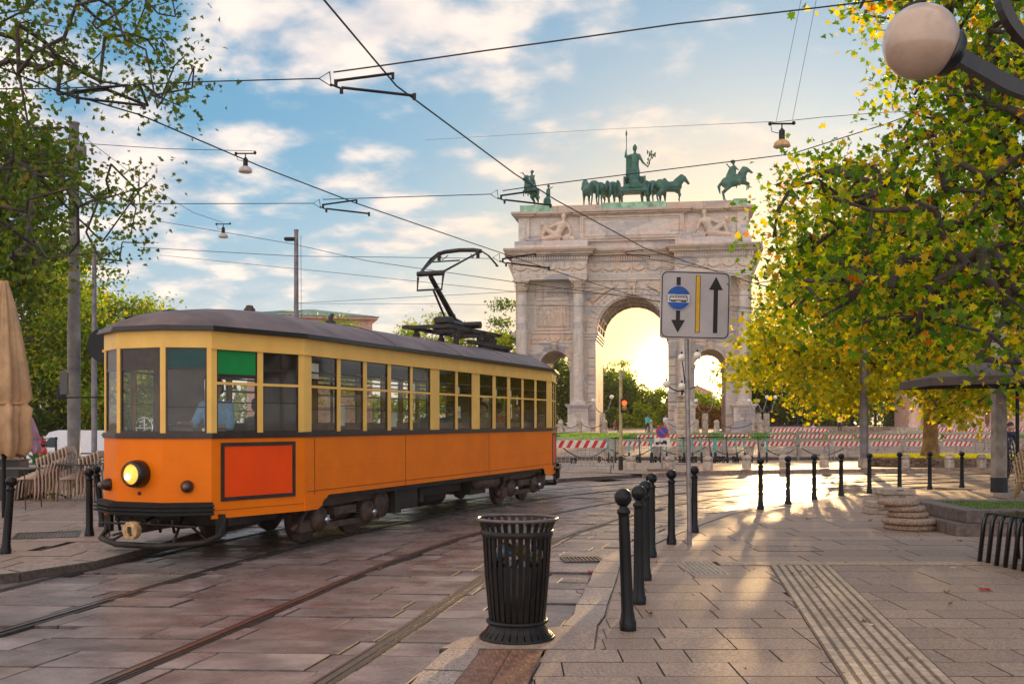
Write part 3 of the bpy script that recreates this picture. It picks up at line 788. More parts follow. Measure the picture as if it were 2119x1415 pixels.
# window layout on the main side: x positions of the panes (front to rear)
def t_of(px):
    r = (px - CX) / F; return (2.19 + 14.56 * r) / (.365 - .931 * r)
z2 = lambda x: 620 + x / 2.721
panes = [(68, 215), (232, 362), (380, 500), (516, 626), (638, 740), (788, 880), (892, 973), (1015, 1090), (1105, 1172), (1187, 1252), (1262, 1325), (1335, 1393)]
PX = [(t_of(z2(a)), t_of(z2(b))) for a, b in panes]
WZ0, WZ1, WT = 1.505, 2.50, 2.09
frames = MB(); dark = MB()
postm = MB()
def sidepos(s, x): return (x, s * 1.155)
edges = [-1.26] + [v for p in PX for v in p] + [8.32]
for s in (-1, 1):
    for k in range(0, len(edges), 2):
        a, b = edges[k], edges[k + 1]
        o_ = obj('window_post', MB().box(((a + b) / 2, s * 1.155, (WZ0 + WZ1) / 2 - .002), (abs(b - a) if b - a > .1 else b - a, .036, WZ1 - WZ0 - .01)), cream, tram)
        if (b - a) > .2 and s == -1 and k == 0:
            l_ = MB(); l_.cyl((a + .28, -1.17, 1.83), (a + .28, -1.21, 1.83), .045, .04, 12); l_.ball((a + .28, -1.225, 1.80), .035, 10, 6); l_.box((a + .28, -1.18, 1.83), (.09, .02, .17), bev=.01); obj('side_lamp', l_, brown, o_)
    for (a, b) in PX:
        w = MB(); y = s * 1.148; f = .022
        w.bx(a + .001, a + f, y - .012, y + .012, WZ0, WZ1); w.bx(b - f, b - .001, y - .012, y + .012, WZ0, WZ1); w.bx(a + f, b - f, y - .012, y + .012, WZ0, WZ0 + f); w.bx(a + f, b - f, y - .012, y + .012, WZ1 - f, WZ1)
        win = obj('window', w, brown, tram)
        obj('transom', MB().bx(a, b, s * 1.158 - .016, s * 1.158 + .016, WT - .016, WT + .016), cream, win)
        zs = WT - rnd.choice([.22, .24, .30])
        obj('pane', MB().bx(a + f, b - f, y - .003, y + .003, WT + .016, WZ1 - f), glass, win)
        obj('pane', MB().bx(a + f, b - f, y - .003, y + .003, WZ0 + f, zs), glass_low, win)
        obj('pane', MB().bx(a + f, b - f, y - .003, y + .003, zs + .012, WT - .016), glass, win)
        obj('sash_rail', MB().bx(a + f, b - f, y - .006, y + .006, zs, zs + .012), brown, win); obj('sash_rail', MB().bx(a + f, b - f, y - .008, y + .008, WT + .17, WT + .195), brown, win)
        if rnd.random() < .35: obj('notice', MB().bx(a + .05, a + .13, y - .006 * s, y - .009 * s, WT + .03, WT + .14), paper, win)
# platform and end facets: a pane per stretch, drawn in the facet's own frame
def facet(i0, i1, spans, top, has_transom, blind=None, flip=False, low=WZ0, fm=cream, nm='window'):
    O = outl(0.); a, b = O[i0], O[i1]; d = (b - a); L = d.length; ang = math.atan2(d.y, d.x)
    M = Matrix.Translation((a.x, a.y, 0)) @ Matrix.Rotation(ang, 4, 'Z')
    # in this frame +x runs along the facet, outward is -y
    ps = 0.
    cuts = sorted([v * L for sp in spans for v in sp]); ed = [0.] + cuts + [L]
    for k in range(0, len(ed), 2):
        if ed[k + 1] - ed[k] > .01:
            pm = MB().bx(ed[k] + .001, ed[k + 1] - .001, .002, .04, WZ0, top, M=M); obj('window_post', pm, fm, tram)
    for q, sp in enumerate(spans):
        x0, x1 = sp[0] * L, sp[1] * L; f = .022
        w = MB(); w.bx(x0, x0 + f, .012, .034, low, top, M=M); w.bx(x1 - f, x1, .012, .034, low, top, M=M); w.bx(x0 + f, x1 - f, .012, .034, low, low + f, M=M); w.bx(x0 + f, x1 - f, .012, .034, top - f, top, M=M)
        win = obj(nm, w, brown, tram)
        if has_transom:
            obj('transom', MB().bx(x0, x1, .003, .036, WT - .016, WT + .016, M=M), cream, win)
            bz = top - .30
            if blind and q == blind[0]:
                obj('blind', MB().bx(x0 + f, x1 - f, .016, .020, top - .30, top - f, M=M), blind[1], win); obj('sash_rail', MB().bx(x0 + f, x1 - f, .010, .022, top - .325, top - .302, M=M), brown, win)
                obj('pane', MB().bx(x0 + f, x1 - f, .022, .026, WT + .016, top - .326, M=M), glass, win)
            else:
                obj('pane', MB().bx(x0 + f, x1 - f, .022, .026, WT + .016, top - f, M=M), glass, win); obj('sash_rail', MB().bx(x0 + f, x1 - f, .014, .030, WT + .17, WT + .195, M=M), brown, win)
            obj('pane', MB().bx(x0 + f, x1 - f, .022, .026, low + f, 1.86, M=M), glass_low, win); obj('pane', MB().bx(x0 + f, x1 - f, .022, .026, 1.872, WT - .016, M=M), glass, win)
            obj('sash_rail', MB().bx(x0 + f, x1 - f, .016, .032, 1.86, 1.872, M=M), brown, win)
        else:
            zt = top - .24
            obj('pane', MB().bx(x0 + f, x1 - f, .022, .026, low + f, zt - .02, M=M), glass, win)
            obj('sash_rail', MB().bx(x0 + f, x1 - f, .014, .034, zt - .02, zt + .01, M=M), brown, win)
            obj('blind', MB().bx(x0 + f, x1 - f, .018, .023, zt + .01, top - f, M=M), blind[1] if blind else brown, win)
            if blind: obj('sash_rail', MB().bx(x0 + f, x1 - f, .012, .030, 1.80, 1.812, M=M), brown, win)
    return M, L
greenb = mat('blind_green', (.0, .27, .05), rough=.45, var=.1, scale=3); tealb = mat('blind_teal', (.004, .06, .055), rough=.5)
CT = 2.58
PLT = 2.47
plsp = [(.055, .475), (.535, .935)]
# platform sides, header down to the window heads
facet(1, 2, plsp, WZ1, True, (0, greenb)); facet(3, 4, [(1 - b, 1 - a) for a, b in plsp][::-1], WZ1, True)
facet(7, 8, plsp, WZ1, True); facet(9, 10, [(1 - b, 1 - a) for a, b in plsp][::-1], WZ1, True)
for (a, b, bl_) in ((0, 1, tealb), (4, 5, None), (6, 7, None), (10, 11, None)): facet(a, b, [(.06, .90) if a in (0, 6) else (.10, .94)], WZ1, False, (0, bl_) if bl_ else None)
facet(11, 0, [(.06, .94)], WZ1, False); facet(5, 6, [(.06, .94)], WZ1, False)
# bordered panels on the platform sides
for (i0, i1, fl) in ((1, 2, 0), (3, 4, 1), (7, 8, 0), (9, 10, 1)):
    O = outl(0.); a, b = O[i0], O[i1]; d = b - a; L = d.length; M = Matrix.Translation((a.x, a.y, 0)) @ Matrix.Rotation(math.atan2(d.y, d.x), 4, 'Z')
    x0, x1 = (.13, 1.27) if not fl else (.16, 1.30)
    m_ = MB(); w = .045
    m_.bx(x0, x1, -.016, 0, .70, .70 + w, M=M); m_.bx(x0, x1, -.016, 0, 1.39 - w, 1.39, M=M); m_.bx(x0, x0 + w, -.016, 0, .70 + w, 1.39 - w, M=M); m_.bx(x1 - w, x1, -.016, 0, .70 + w, 1.39 - w, M=M)
    fr_ = obj('panel_frame', m_, brown, tram); obj('panel', MB().bx(x0 + w, x1 - w, -.006, 0, .70 + w, 1.39 - w, M=M), orange2, fr_, label='redder orange panel in a dark brown riveted frame')
    rv = MB()
    for k in range(8): 
        for zz in (.7225, 1.3675): rv.lathe([(.008, 0), (.005, .005), (0, .006)], 6, M=M @ Matrix.Translation((x0 + .03 + k * (x1 - x0 - .06) / 7, -.016, zz)) @ Matrix.Rotation(R(90), 4, 'X'))
    m2 = MB().bx(.01, L - .01, -.006, 0, .595, .60, M=M); obj('seam', m2, MATS['seam_dark'], tram)
    obj('rivet', rv, brown, fr_, kind='stuff')
# rivets of the side
rv = MB()
def rivet(x, y, z, s, r=.012): rv.lathe([(r, 0), (r * .7, r * .55), (0, r * .7)], 6, M=Matrix.Translation((x, y, z)) @ Matrix.Rotation(R(90) * (1 if s < 0 else -1), 4, 'X'))
for s in (-1, 1):
    y = s * 1.175
    for k in range(130): rivet(-.98 + k * .071, y, .762, s)
    for (a, b) in PX:
        for k in range(9): rivet(a - .02, y, .80 + k * .075, s)
    for k in range(36): rivet(-.9 + k * .07, y, 1.05, s)
    for k in range(48): rivet(4.95 + k * .07, y, 1.0, s)
    for x0 in (.0, 7.0):
        for i in range(5):
            for j in range(4): rivet(x0 + i * .12 - .24 + (j % 2) * .06, y, .70 + j * .07, s, .013)
    for xa, d_ in ((-1.2, 1), (8.26, -1)):
        for i in range(5): rivet(xa + d_ * i * .085, s * 1.187, .545, s, .014); rivet(xa + d_ * i * .11, s * 1.187, .64, s, .014)
    for k in range(100): rivet(-1.1 + k * .094, s * 1.176, 2.53, s, .006)
obj('rivet', rv, orange, tram, kind='stuff')
# roof
prof = [(0, 2.745), (.10, 2.83), (.22, 2.915), (.36, 2.99), (.52, 3.05), (.70, 3.09), (.86, 3.115), (1., 3.12)]
RO = outl(.055)
def ring(f, z):
    o = []
    for p in RO:
        dx = p.x - XC; main = 4.79
        ex = max(0, abs(dx) - main); x = XC + math.copysign(min(abs(dx), main) - 0.9 * f ** 1.6 * (1 if ex > .3 else .35) + ex * (1 - f ** 1.3), dx)
        o.append((x, p.y * (1 - f), z))
    return o
m_ = MB(); vs = []
for f, z in prof: vs += ring(min(f, .985), z)
n = 12
# denser outline for a rounder roof end
fs = [(k * n + i, k * n + (i + 1) % n, (k + 1) * n + (i + 1) % n, (k + 1) * n + i) for k in range(len(prof) - 1) for i in range(n)] + [tuple((len(prof) - 1) * n + i for i in range(n))]
m_.add(vs, fs, 0, True)
rf = obj('roof', m_, roofm, tram)
m_ = shell(MB(), 2.695, 2.755, -.05, .062); shell(m_, 2.70, 2.72, .062, .078); 
obj('gutter', m_, mat('roof_edge', (.014, .011, .012), rough=.4, var=.3, coat=.2), rf)
def vent(x, y, zz=3.11): 
    v = MB(); v.box((x, y, zz + .03), (.13, .13, .06), bev=.01); v.lathe([(.075, 0), (.08, .02), (.05, .05), (.05, .07), (0, .08)], 10, c=(x, y, zz + .06)); return v
obj('vent', vent(-.95, -.12, 3.06), rust, rf)
m_ = MB(); m_.tube([(.9, -.25, 3.08), (.9, -.25, 3.2), (.95, -.25, 3.24)], .035, 8); m_.box((.9, -.25, 3.11), (.12, .1, .08)); obj('roof_pipe', m_, brown, rf)
m_ = MB()
for s in (1,): m_.tube([(-2.6, .35 * s, 2.80), (-2.72, .4 * s, 2.88), (-1.9, .42 * s, 3.06), (-1.3, .42 * s, 3.08)], .012, 6)
obj('roof_rail', m_, brown, rf)
# roof seams across
for x in (1.2, 3.6, 6.0, 8.2):
    obj('roof_seam', MB().tube([(x, yy, 2.745 + .375 * (1 - (abs(yy) / 1.23) ** 2.4) + .002) for yy in [-1.2 + k * .1 for k in range(25)]], .008, 5), roofm, rf)
# headlight
cxf = -2.93
m_ = MB(); m_.lathe([(.16, 0), (.165, .05), (.15, .14), (.128, .17), (.118, .165), (.118, .12)], 28, M=Matrix.Translation((cxf, .0, 1.03)) @ Matrix.Rotation(R(-90), 4, 'Y'))
hl = obj('headlight', m_, mat('lamp_black', (.008, .006, .005), rough=.35, coat=.3), tram)
obj('lens', MB().lathe([(.118, .13), (.10, .155), (.06, .172), (0, .178)], 28, M=Matrix.Translation((cxf, 0, 1.03)) @ Matrix.Rotation(R(-90), 4, 'Y')), mat('lamp_lens', (1, .5, .12), rough=.15, emit=(1, .32, .03), estr=1.1, var=.3, scale=14), hl)
obj('bulb', MB().ball((cxf - .175, .02, 1.0), .04, 12, 8), mat('lamp_bulb', (1, .8, .5), emit=(1, .75, .35), estr=3), hl)
for s in (-1, 1):
    M = Matrix.Translation((-2.79, s * .57, .885)) @ Matrix.Rotation(R(34) * s, 4, 'Z') @ Matrix.Rotation(R(-90), 4, 'Y')
    M = Matrix.Translation((-2.79, s * .57, .885)) @ Matrix.Rotation(-s * R(28), 4, 'Z') @ Matrix.Rotation(R(-90), 4, 'Y')
    t_ = obj('tail_lamp', MB().lathe([(.075, 0), (.075, .03), (.055, .09), (.045, .10), (0, .10)], 18, M=M), brown, tram)
    obj('lens', MB().ball((-2.87 - .02, s * .62, .885), .035, 10, 8), mat('dark_lens', (.16, .10, .08), rough=.2, coat=.5), t_)
obj('plug', MB().lathe([(.022, 0), (.018, .02), (0, .025)], 10, M=Matrix.Translation((cxf, 0, .80)) @ Matrix.Rotation(R(-90), 4, 'Y')), brown, tram)
# bumpers, both ends
for e_ in (0, 1):
    m_ = MB(); seg = [10, 11, 0] if e_ == 0 else [4, 5, 6]
    for (z0, z1, dd) in ((.545, .70, .03), (.56, .585, .075), (.605, .63, .085), (.65, .675, .075)):
        base_i = [9, 10, 11, 0, 1, 2] if e_ == 0 else [3, 4, 5, 6, 7, 8]
        A = outl(dd + .04); I = outl(-.05)
        ids = base_i[1:-1]
        P = [(A[i].x, A[i].y) for i in ids] + [(I[i].x, I[i].y) for i in ids[::-1]]
        m_.prism(P[::1], z0, z1)
    obj('bumper', m_, mat('bumper_black', (.012, .009, .008), rough=.5, spec=.3, var=.3), tram)
# guard under the front and the coupler
for e_ in (0, 1):
    sx = 1 if e_ == 0 else -1; X = lambda x: x if e_ == 0 else 2 * XC - x
    m_ = MB()
    m_.tube([(X(-2.5), -.86, .52), (X(-2.55), -.84, .30), (X(-2.75), -.74, .23), (X(-2.98), -.3, .20), (X(-2.98), .3, .20), (X(-2.75), .74, .23), (X(-2.55), .84, .30), (X(-2.5), .86, .52)], .035, 8)
    for s in (-1, 1): m_.box((X(-2.52), s * .83, .42), (.06, .10, .26)); m_.tube([(X(-2.9), s * .45, .22), (X(-2.4), s * .2, .50)], .018, 6); m_.tube([(X(-2.6), s * .7, .25), (X(-2.3), s * .1, .45)], .014, 6)
    for k in range(5): m_.tube([(X(-2.85), -.4 + k * .2, .50), (X(-2.75), -.4 + k * .2 + .05, .34)], .02, 6)
    m_.tube([(X(-2.8), -.7, .42), (X(-2.88), 0, .44), (X(-2.8), .7, .42)], .016, 6)
    obj('guard', m_, under, tram)
    m_ = MB(); m_.cyl((X(-2.2), 0, .40), (X(-3.02), 0, .38), .045, .05, 10); cp = obj('coupler', m_, rust, tram)
    m_ = MB(); m_.cyl((X(-3.02), 0, .38), (X(-3.10), 0, .38), .105, .105, 22); obj('coupler_disc', m_, mat('end_grain', (.62, .38, .17), rough=.6, var=.3, scale=14, dirt=.3), cp)
    m_ = MB(); m_.box((X(-3.104), 0, .39), (.01, .05, .075)); m_.tube([(X(-3.09), .02, .36), (X(-3.13), -.04, .33)], .012, 6); obj('coupler_pin', m_, brown, cp)
# underframe, boxes, tanks
m_ = MB()
m_.bx(1.35, 1.55, -1.1, -.2, .25, .67); m_.bx(1.55, 2.15, -1.08, -.25, .30, .67); m_.bx(2.3, 2.45, -1.05, -.9, .35, .67)
m_.bx(2.5, 4.2, -.9, .9, .42, .6); m_.bx(4.4, 5.1, -1.0, -.3, .33, .62); m_.bx(-2.2, 9.2, -.6, .6, .50, .62); m_.bx(1.5, 4.5, .4, 1.1, .28, .6)
m_.cyl((3.2, -.55, .36), (4.0, -.55, .36), .16, n=16); m_.bx(-2.4, -1.4, -.85, .85, .40, .55)
obj('equipment_box', m_, under, tram)
m_ = MB(); m_.cyl((4.55, -1.0, .52), (5.55, -1.0, .52), .105, n=18); m_.ball((4.55, -1.0, .52), .10, 14, 8, sc=(.5, 1, 1)); m_.ball((5.55, -1.0, .52), .10, 14, 8, sc=(.5, 1, 1))
for x in (4.75, 5.35): m_.cyl((x, -1.0, .52), (x + .03, -1.0, .52), .112, n=18)
obj('air_tank', m_, rust, tram)
m_ = MB()
for y_ in (-.95, -1.05): m_.tube([(1.6, y_, .62), (2.6, y_, .57), (4.4, y_, .60), (5.9, y_, .63)], .016, 6)
obj('pipe', m_, under, tram)
# bogies
def bogie(x0, parent):
    b_ = MB()
    for s in (-1, 1):
        y = s * .93
        b_.bx(x0 - 1.05, x0 + 1.05, y - .05, y + .05, .19, .27); b_.bx(x0 - .95, x0 + .95, y - .04, y + .04, .50, .585)
        b_.tube([(x0 - 1.2, y, .23), (x0 - 1.0, y, .35), (x0 - .8, y, .53)], .04, 6); b_.tube([(x0 + 1.05, y, .25), (x0 + .9, y, .52)], .035, 6)
        b_.box((x0 - .98, y, .26), (.26, .14, .17), bev=.02); b_.bx(x0 - .3, x0 + .3, y - .09, y + .07, .36, .47)
        b_.cyl((x0 - .1, y - .06 * s, .32), (x0 + .25, y - .06 * s, .32), .045, n=10)
    b_.bx(x0 - .2, x0 + .2, -.9, .9, .36, .56)
    bo = obj('bogie_frame', b_, rust, parent)
    for xx in (x0 - .65, x0 + .65):
        for s in (-1, 1):
            w = MB(); w.lathe([(.30, -.06), (.335, -.05), (.335, -.03), (.315, -.025), (.31, .045), (.28, .05), (.26, .02), (.12, .015), (.10, .06), (0, .06)], 32, M=Matrix.Translation((xx, s * .70, .325)) @ Matrix.Rotation(-s * R(-90) if s < 0 else R(-90), 4, 'X'))
            obj('wheel', w, rust, bo)
            a_ = MB(); a_.lathe([(.175, 0), (.18, .03), (.165, .07), (.07, .09), (.06, .13), (.045, .14), (0, .145)], 20, M=Matrix.Translation((xx, s * .96, .335)) @ Matrix.Rotation(R(90) if s < 0 else R(-90), 4, 'X'))
            if xx < x0 or True: ab = obj('axle_box', a_, rust, bo)
            h_ = MB().ball((xx, s * 1.11, .335), .045, 10, 8); h_.box((xx + .04, s * 1.09, .30), (.05, .05, .05), bev=.01); obj('hub_cap', h_, steelb, bo)
    for s in (-1, 1):
        g_ = MB().lathe([(.19, -.02), (.20, .0), (.205, .17), (.20, .18), (0, .182)], 26, M=Matrix.Translation((x0 + 1.05, s * .86, .42)) @ Matrix.Rotation(R(90) if s < 0 else R(-90), 4, 'X'))
        for k in range(6): g_.ball((x0 + 1.05 + .16 * math.cos(k * 1.05), s * 1.045, .42 + .16 * math.sin(k * 1.05)), .014, 6, 4)
        obj('gear_case', g_, rust, bo)
        sp = MB(); pts = [(x0 + .38 + .055 * math.cos(k * .6), s * .97 + .055 * math.sin(k * .6), .27 + k * .0042) for k in range(55)]; sp.tube(pts, .014, 5); obj('spring', sp, under, bo)
bogie(0.02, tram); bogie(7.05, tram)
# steps/loops at the ends
m_ = MB(); m_.tube([(8.9, -1.02, .62), (9.55, -.90, .60), (9.62, -.86, .40), (9.55, -.88, .33), (8.75, -1.1, .33), (8.7, -1.1, .45)], .03, 6); m_.box((9.62, -.86, .5), (.07, .09, .25)); obj('step_loop', m_, brown, tram)
# inside
inm = mat('tram_inside', (.05, .028, .018), rough=.5, var=.3, scale=4)
m_ = MB(); shell(m_, .72, 1.5, -.075, -.05); shell(m_, 2.50, 2.68, -.075, -.05)
inside = obj('inner_lining', m_, inm, tram)
m_ = MB().prism([(p.x, p.y) for p in outl(-.06)], 2.66, 2.69); obj('ceiling', m_, inm, inside)
m_ = MB()
for s in (-1, 1):
    for (xa, xb) in ((-.9, 1.8), (2.6, 4.6), (5.4, 8.0)):
        m_.bx(xa, xb, s * 1.05, s * .62, 1.12, 1.17); m_.bx(xa, xb, s * 1.06, s * 1.02, 1.17, 1.62); 
        for x in np.arange(xa + .1, xb, .5): m_.bx(x - .02, x + .02, s * 1.0, s * .64, .72, 1.12)
obj('bench', m_, wood, tram)
m_ = MB()
for x in (-1.22, 8.28):
    m_.bx(x - .02, x + .02, -1.1, -.42, .72, 2.6); m_.bx(x - .02, x + .02, .42, 1.1, .72, 2.6); m_.bx(x - .02, x + .02, -.42, .42, 2.2, 2.6)
obj('partition', m_, inm, tram)
m_ = MB()
for x in (.6, 2.3, 4.0, 5.6, 7.0):
    for s in (-1, 1): m_.cyl((x, s * .45, .72), (x, s * .45, 2.66), .02, n=8)
m_.cyl((-.9, .45, 2.3), (8, .45, 2.3), .016, n=6); m_.cyl((-.9, -.45, 2.3), (8, -.45, 2.3), .016, n=6)
obj('hand_pole', m_, inm, tram)
# driver's desk: controller with a crank and a hand wheel
m_ = MB(); m_.cyl((-2.45, .05, .72), (-2.45, .05, 1.52), .12, .11, 16); m_.cyl((-2.45, .05, 1.52), (-2.45, .05, 1.58), .06, n=10); m_.tube([(-2.45, .05, 1.59), (-2.42, -.10, 1.60), (-2.42, -.10, 1.66)], .014, 6); m_.box((-2.5, -.42, 1.42), (.22, .4, .14)); m_.box((-2.58, -.40, 1.53), (.10, .28, .05))
obj('driver_desk', m_, brown, tram)
m_ = MB(); m_.tube([(-2.5 + .0 * k, .30 + .13 * math.cos(k * .52), 1.56 + .13 * math.sin(k * .52)) for k in range(12)], .012, 6, closed=True); m_.cyl((-2.5, .17, 1.56), (-2.5, .43, 1.56), .009, n=6); m_.cyl((-2.5, .3, 1.43), (-2.5, .3, 1.69), .009, n=6); obj('hand_wheel', m_, steelb, tram)
obj('paper_roll', MB().cyl((-2.62, -.66, 1.53), (-2.50, -.72, 1.53), .03, n=10), paper, tram)
obj('stool', MB().cyl((-1.85, -.30, .72), (-1.85, -.30, 1.28), .03, n=8).cyl((-1.85, -.30, 1.28), (-1.85, -.30, 1.34), .18, n=16), inm, tram)
for (x, z, w, h) in ((-.35, 1.58, .22, .3), (1.1, 1.56, .3, .22), (3.6, 1.7, .16, .2), (7.4, 1.6, .2, .3), (-1.0, 2.2, .2, .2)):
    obj('notice', MB().bx(x, x + w, -1.10, -1.095, z, z + h), paper, tram)
# pantograph
pg = MB(); px0, pz = 6.0, 3.10
for s in (-1, 1):
    pg.bx(px0 - 1.35, px0 + 1.15, s * .42 - .035, s * .42 + .035, pz + .26, pz + .33)
    for x in (px0 - .9, px0 + .2, px0 + .9): pg.cyl((x, s * .42, pz - .1), (x, s * .42, pz + .26), .045, n=8); pg.cyl((x, s * .42, pz + .12), (x, s * .42, pz + .2), .07, n=10)
for x in (px0 - 1.3, px0 - .3, px0 + .35, px0 + 1.1): pg.bx(x - .04, x + .04, -.5, .5, pz + .26, pz + .32)
pg.cyl((px0 + .05, -.5, pz + .42), (px0 + .05, .5, pz + .42), .07, n=12); pg.cyl((px0 - 1.2, -.25, pz + .42), (px0 - .1, -.15, pz + .40), .06, n=10); pg.box((px0 - 1.2, -.3, pz + .40), (.25, .3, .14), bev=.03)
pg.bx(px0 - .5, px0 + 1.6, -.55, -.45, pz + .02, pz + .09); pg.bx(px0 + 1.45, px0 + 1.6, -.5, .5, pz - .02, pz + .06); pg.box((px0 + 1.35, -.1, pz + .15), (.16, .18, .42)); pg.tube([(px0 + 1.3, -.1, pz + .15), (px0 + 1.75, -.1, pz + .17), (px0 + 1.8, -.1, pz - .1)], .03, 6)
pan = obj('pantograph_base', pg, mat('panto_dark', (.03, .022, .022), rough=.5, var=.3), tram)
KN = Vector((4.85, 0, 4.33)); FT = Vector((6.05, 0, pz + .42)); HD = Vector((6.15, 0, 4.98))
a_ = MB(); a_.cyl(FT, FT + (KN - FT) * .12, .14, .06, n=12); a_.cyl(FT, KN, .062, .045, n=12); a_.cyl(FT + Vector((-.55, -.05, -.02)), KN + Vector((-.12, -.12, -.28)), .022, n=8)
a_.cyl(KN + Vector((0, -.27, .06)), KN + Vector((0, .27, .06)), .05, n=12); a_.tube([KN + Vector((0, -.26, .02)), KN + Vector((-.05, -.25, -.25)), KN + Vector((-.05, .25, -.25)), KN + Vector((0, .26, .0))], .022, 6)
obj('lower_arm', a_, MATS['panto_dark'], pan)
a_ = MB()
for s in (-1, 1):
    a_.cyl(KN + Vector((.02, s * .24, .08)), HD + Vector((-.1, s * .42, -.06)), .022, .018, n=8)
a_.cyl(KN + Vector((.65, -.3, .38)), KN + Vector((.65, .3, .38)), .015, n=6)
for s in (-1, 1): a_.box(HD + Vector((-.05, s * .42, -.08)), (.06, .05, .14)); a_.tube([HD + Vector((-.05, s * .4, -.02)), HD + Vector((-.1, s * .32, -.15)), HD + Vector((0, s * .25, -.05))], .01, 5)
obj('upper_arm', a_, MATS['panto_dark'], pan)
h_ = MB(); h_.tube([HD + Vector((0, -.47, -.01)), HD + Vector((0, -.3, .025)), HD + Vector((0, 0, .04)), HD + Vector((0, .3, .025)), HD + Vector((0, .47, -.01))], .042, 8)
for s in (-1, 1):
    for dx in (-.03, .03): h_.tube([HD + Vector((dx, s * .45, .01)), HD + Vector((dx, s * .62, -.10)), HD + Vector((dx, s * .80, -.30))], .014, 6)
    h_.cyl(HD + Vector((-.04, s * .80, -.31)), HD + Vector((.04, s * .80, -.31)), .02, n=6)
obj('collector_head', h_, MATS['panto_dark'], pan)

# ---------------------------------------------------------------- people
skin = mat('skin', (.45, .25, .16), rough=.5, var=.08, scale=10); hairm = mat('hair', (.02, .014, .01), rough=.6, var=.3, scale=40)
def torso_person(name, label, loc, rz, shirt, pants, sit=True, arms='wheel', group=None, sc=1., vox=.018, hair=True, lean=0., walk=False, armsout=None):
    """a person whose body is one remeshed surface; seated figures have the seat at the origin, standing ones the soles"""
    t = thing(name, label, 'person', loc, rz, group, sc=sc)
    hz_ = 0. if sit else .90
    T = Matrix.Translation((0, 0, hz_)) @ Matrix.Rotation(lean, 4, 'X')   # faces -y, leans forward
    V = lambda x, y, z: T @ Vector((x, y, z))
    m = MB()
    # head and neck, hands (skin)
    m.ball(V(0, -.015, .70), .088, 14, 10, sc=(.86, 1.02, 1.18)); m.cap(V(0, 0, .53), V(0, -.005, .62), .052, .05)
    m.ball(V(0, -.095, .665), .035, 10, 6, sc=(.9, .8, .9)); m.ball(V(0, -.108, .70), .017, 8, 6, sc=(.7, 1.1, 1.5))
    for s in (-1, 1): m.ball(V(s * .078, .0, .695), .02, 8, 6, sc=(.5, .9, 1.4))
    if arms == 'wheel': AR = [((.19, 0, .48), (.25, -.05, .22), (.13, -.30, .20)), ((-.19, 0, .48), (-.27, -.08, .24), (-.22, -.38, .26))]
    elif arms == 'down': AR = [((.19, 0, .48), (.23, .02, .20), (.22, -.06, -.04)), ((-.19, 0, .48), (-.23, .02, .20), (-.22, -.04, -.04))]
    elif arms == 'lap': AR = [((.18, 0, .46), (.22, -.04, .20), (.10, -.26, .12)), ((-.18, 0, .46), (-.22, -.04, .20), (-.10, -.26, .12))]
    elif arms == 'reach': AR = [((.19, 0, .48), (.27, -.12, .25), (.30, -.34, .12)), ((-.19, 0, .48), (-.25, -.14, .26), (-.22, -.36, .14))]
    else: AR = armsout
    for (a, b, c) in AR:
        s = 1 if a[0] > 0 else -1; m.cap(V(*b), V(*c), .038, .026); h = Vector(c); d = (Vector(c) - Vector(b)).normalized()
        pc = h + d * .05; m.ball(V(*pc), .036, 8, 6, sc=(.8, 1, .6))
        for k in range(4):
            a0 = pc + Vector((-.025 + k * .017, 0, 0)) + d * .02; m.cap(V(*a0), V(*(a0 + d * (.055 + .01 * (k in (1, 2))) + Vector((0, 0, -.02)))), .009, .007, 5)
        m.cap(V(*(pc + Vector((-s * .03, 0, 0)))), V(*(pc + Vector((-s * .045, 0, 0)) + d * .04)), .011, .008, 5)
    m.ball(V(0, 0, .30), .12, 12, 8, sc=(1.2, .8, 1.7)); m.cap(V(-.1, 0, .03), V(.1, 0, .03), .10, .10)
    if sit:
        for s in (-1, 1): m.cap(V(s * .1, 0, .02), V(s * .12, -.42, .03), .085, .06); m.cap(V(s * .12, -.42, .03), V(s * .12, -.44, -.38), .055, .042); m.cap(V(s * .12, -.42, -.42), V(s * .12, -.60, -.43), .04, .03)
    else:
        st = .22 if walk else .05
        for s in (-1, 1): k = Vector((s * .1, -st * s * .5 - .03, .48)); f = Vector((s * .1, st * s * -.8 + (.1 if walk and s > 0 else 0), .07)); m.cap(V(s * .09, 0, -.02), k, .085, .058); m.cap(k, f, .055, .04); m.cap(f + Vector((0, .02, -.03)), f + Vector((0, -.17, -.035)), .035, .03)
    b = remesh(obj('body', m, skin, t), vox, 2)
    c = MB(); c.ball(V(0, .0, .30), .135, 14, 10, sc=(1.25, .86, 1.75)); c.cap(V(-.13, 0, .46), V(.13, 0, .46), .075, .075); c.cap(V(0, 0, .5), V(0, 0, .53), .07, .062); c.cap(V(-.09, 0, .08), V(.09, 0, .08), .115, .115)
    for (a, b2, c2) in AR: mid = Vector(b2).lerp(Vector(c2), .15); c.cap(V(*a), V(*b2), .066, .055); c.cap(V(*b2), V(*mid), .055, .05)
    remesh(obj('shirt', c, shirt, t), vox, 2)
    p_ = MB(); p_.cap(V(-.09, 0, .0), V(.09, 0, .0), .115, .115)
    if sit:
        for s in (-1, 1): p_.cap(V(s * .1, 0, .0), V(s * .12, -.43, .01), .098, .075); p_.cap(V(s * .12, -.43, .01), V(s * .12, -.44, -.36), .07, .056)
    else:
        st = .22 if walk else .05
        for s in (-1, 1): k = Vector((s * .1, -st * s * .5 - .03, .48)); f = Vector((s * .1, st * s * -.8 + (.1 if walk and s > 0 else 0), .11)); p_.cap(V(s * .09, 0, -.02), k, .10, .075); p_.cap(k, f, .072, .058)
    remesh(obj('trousers', p_, pants, t), vox, 2)
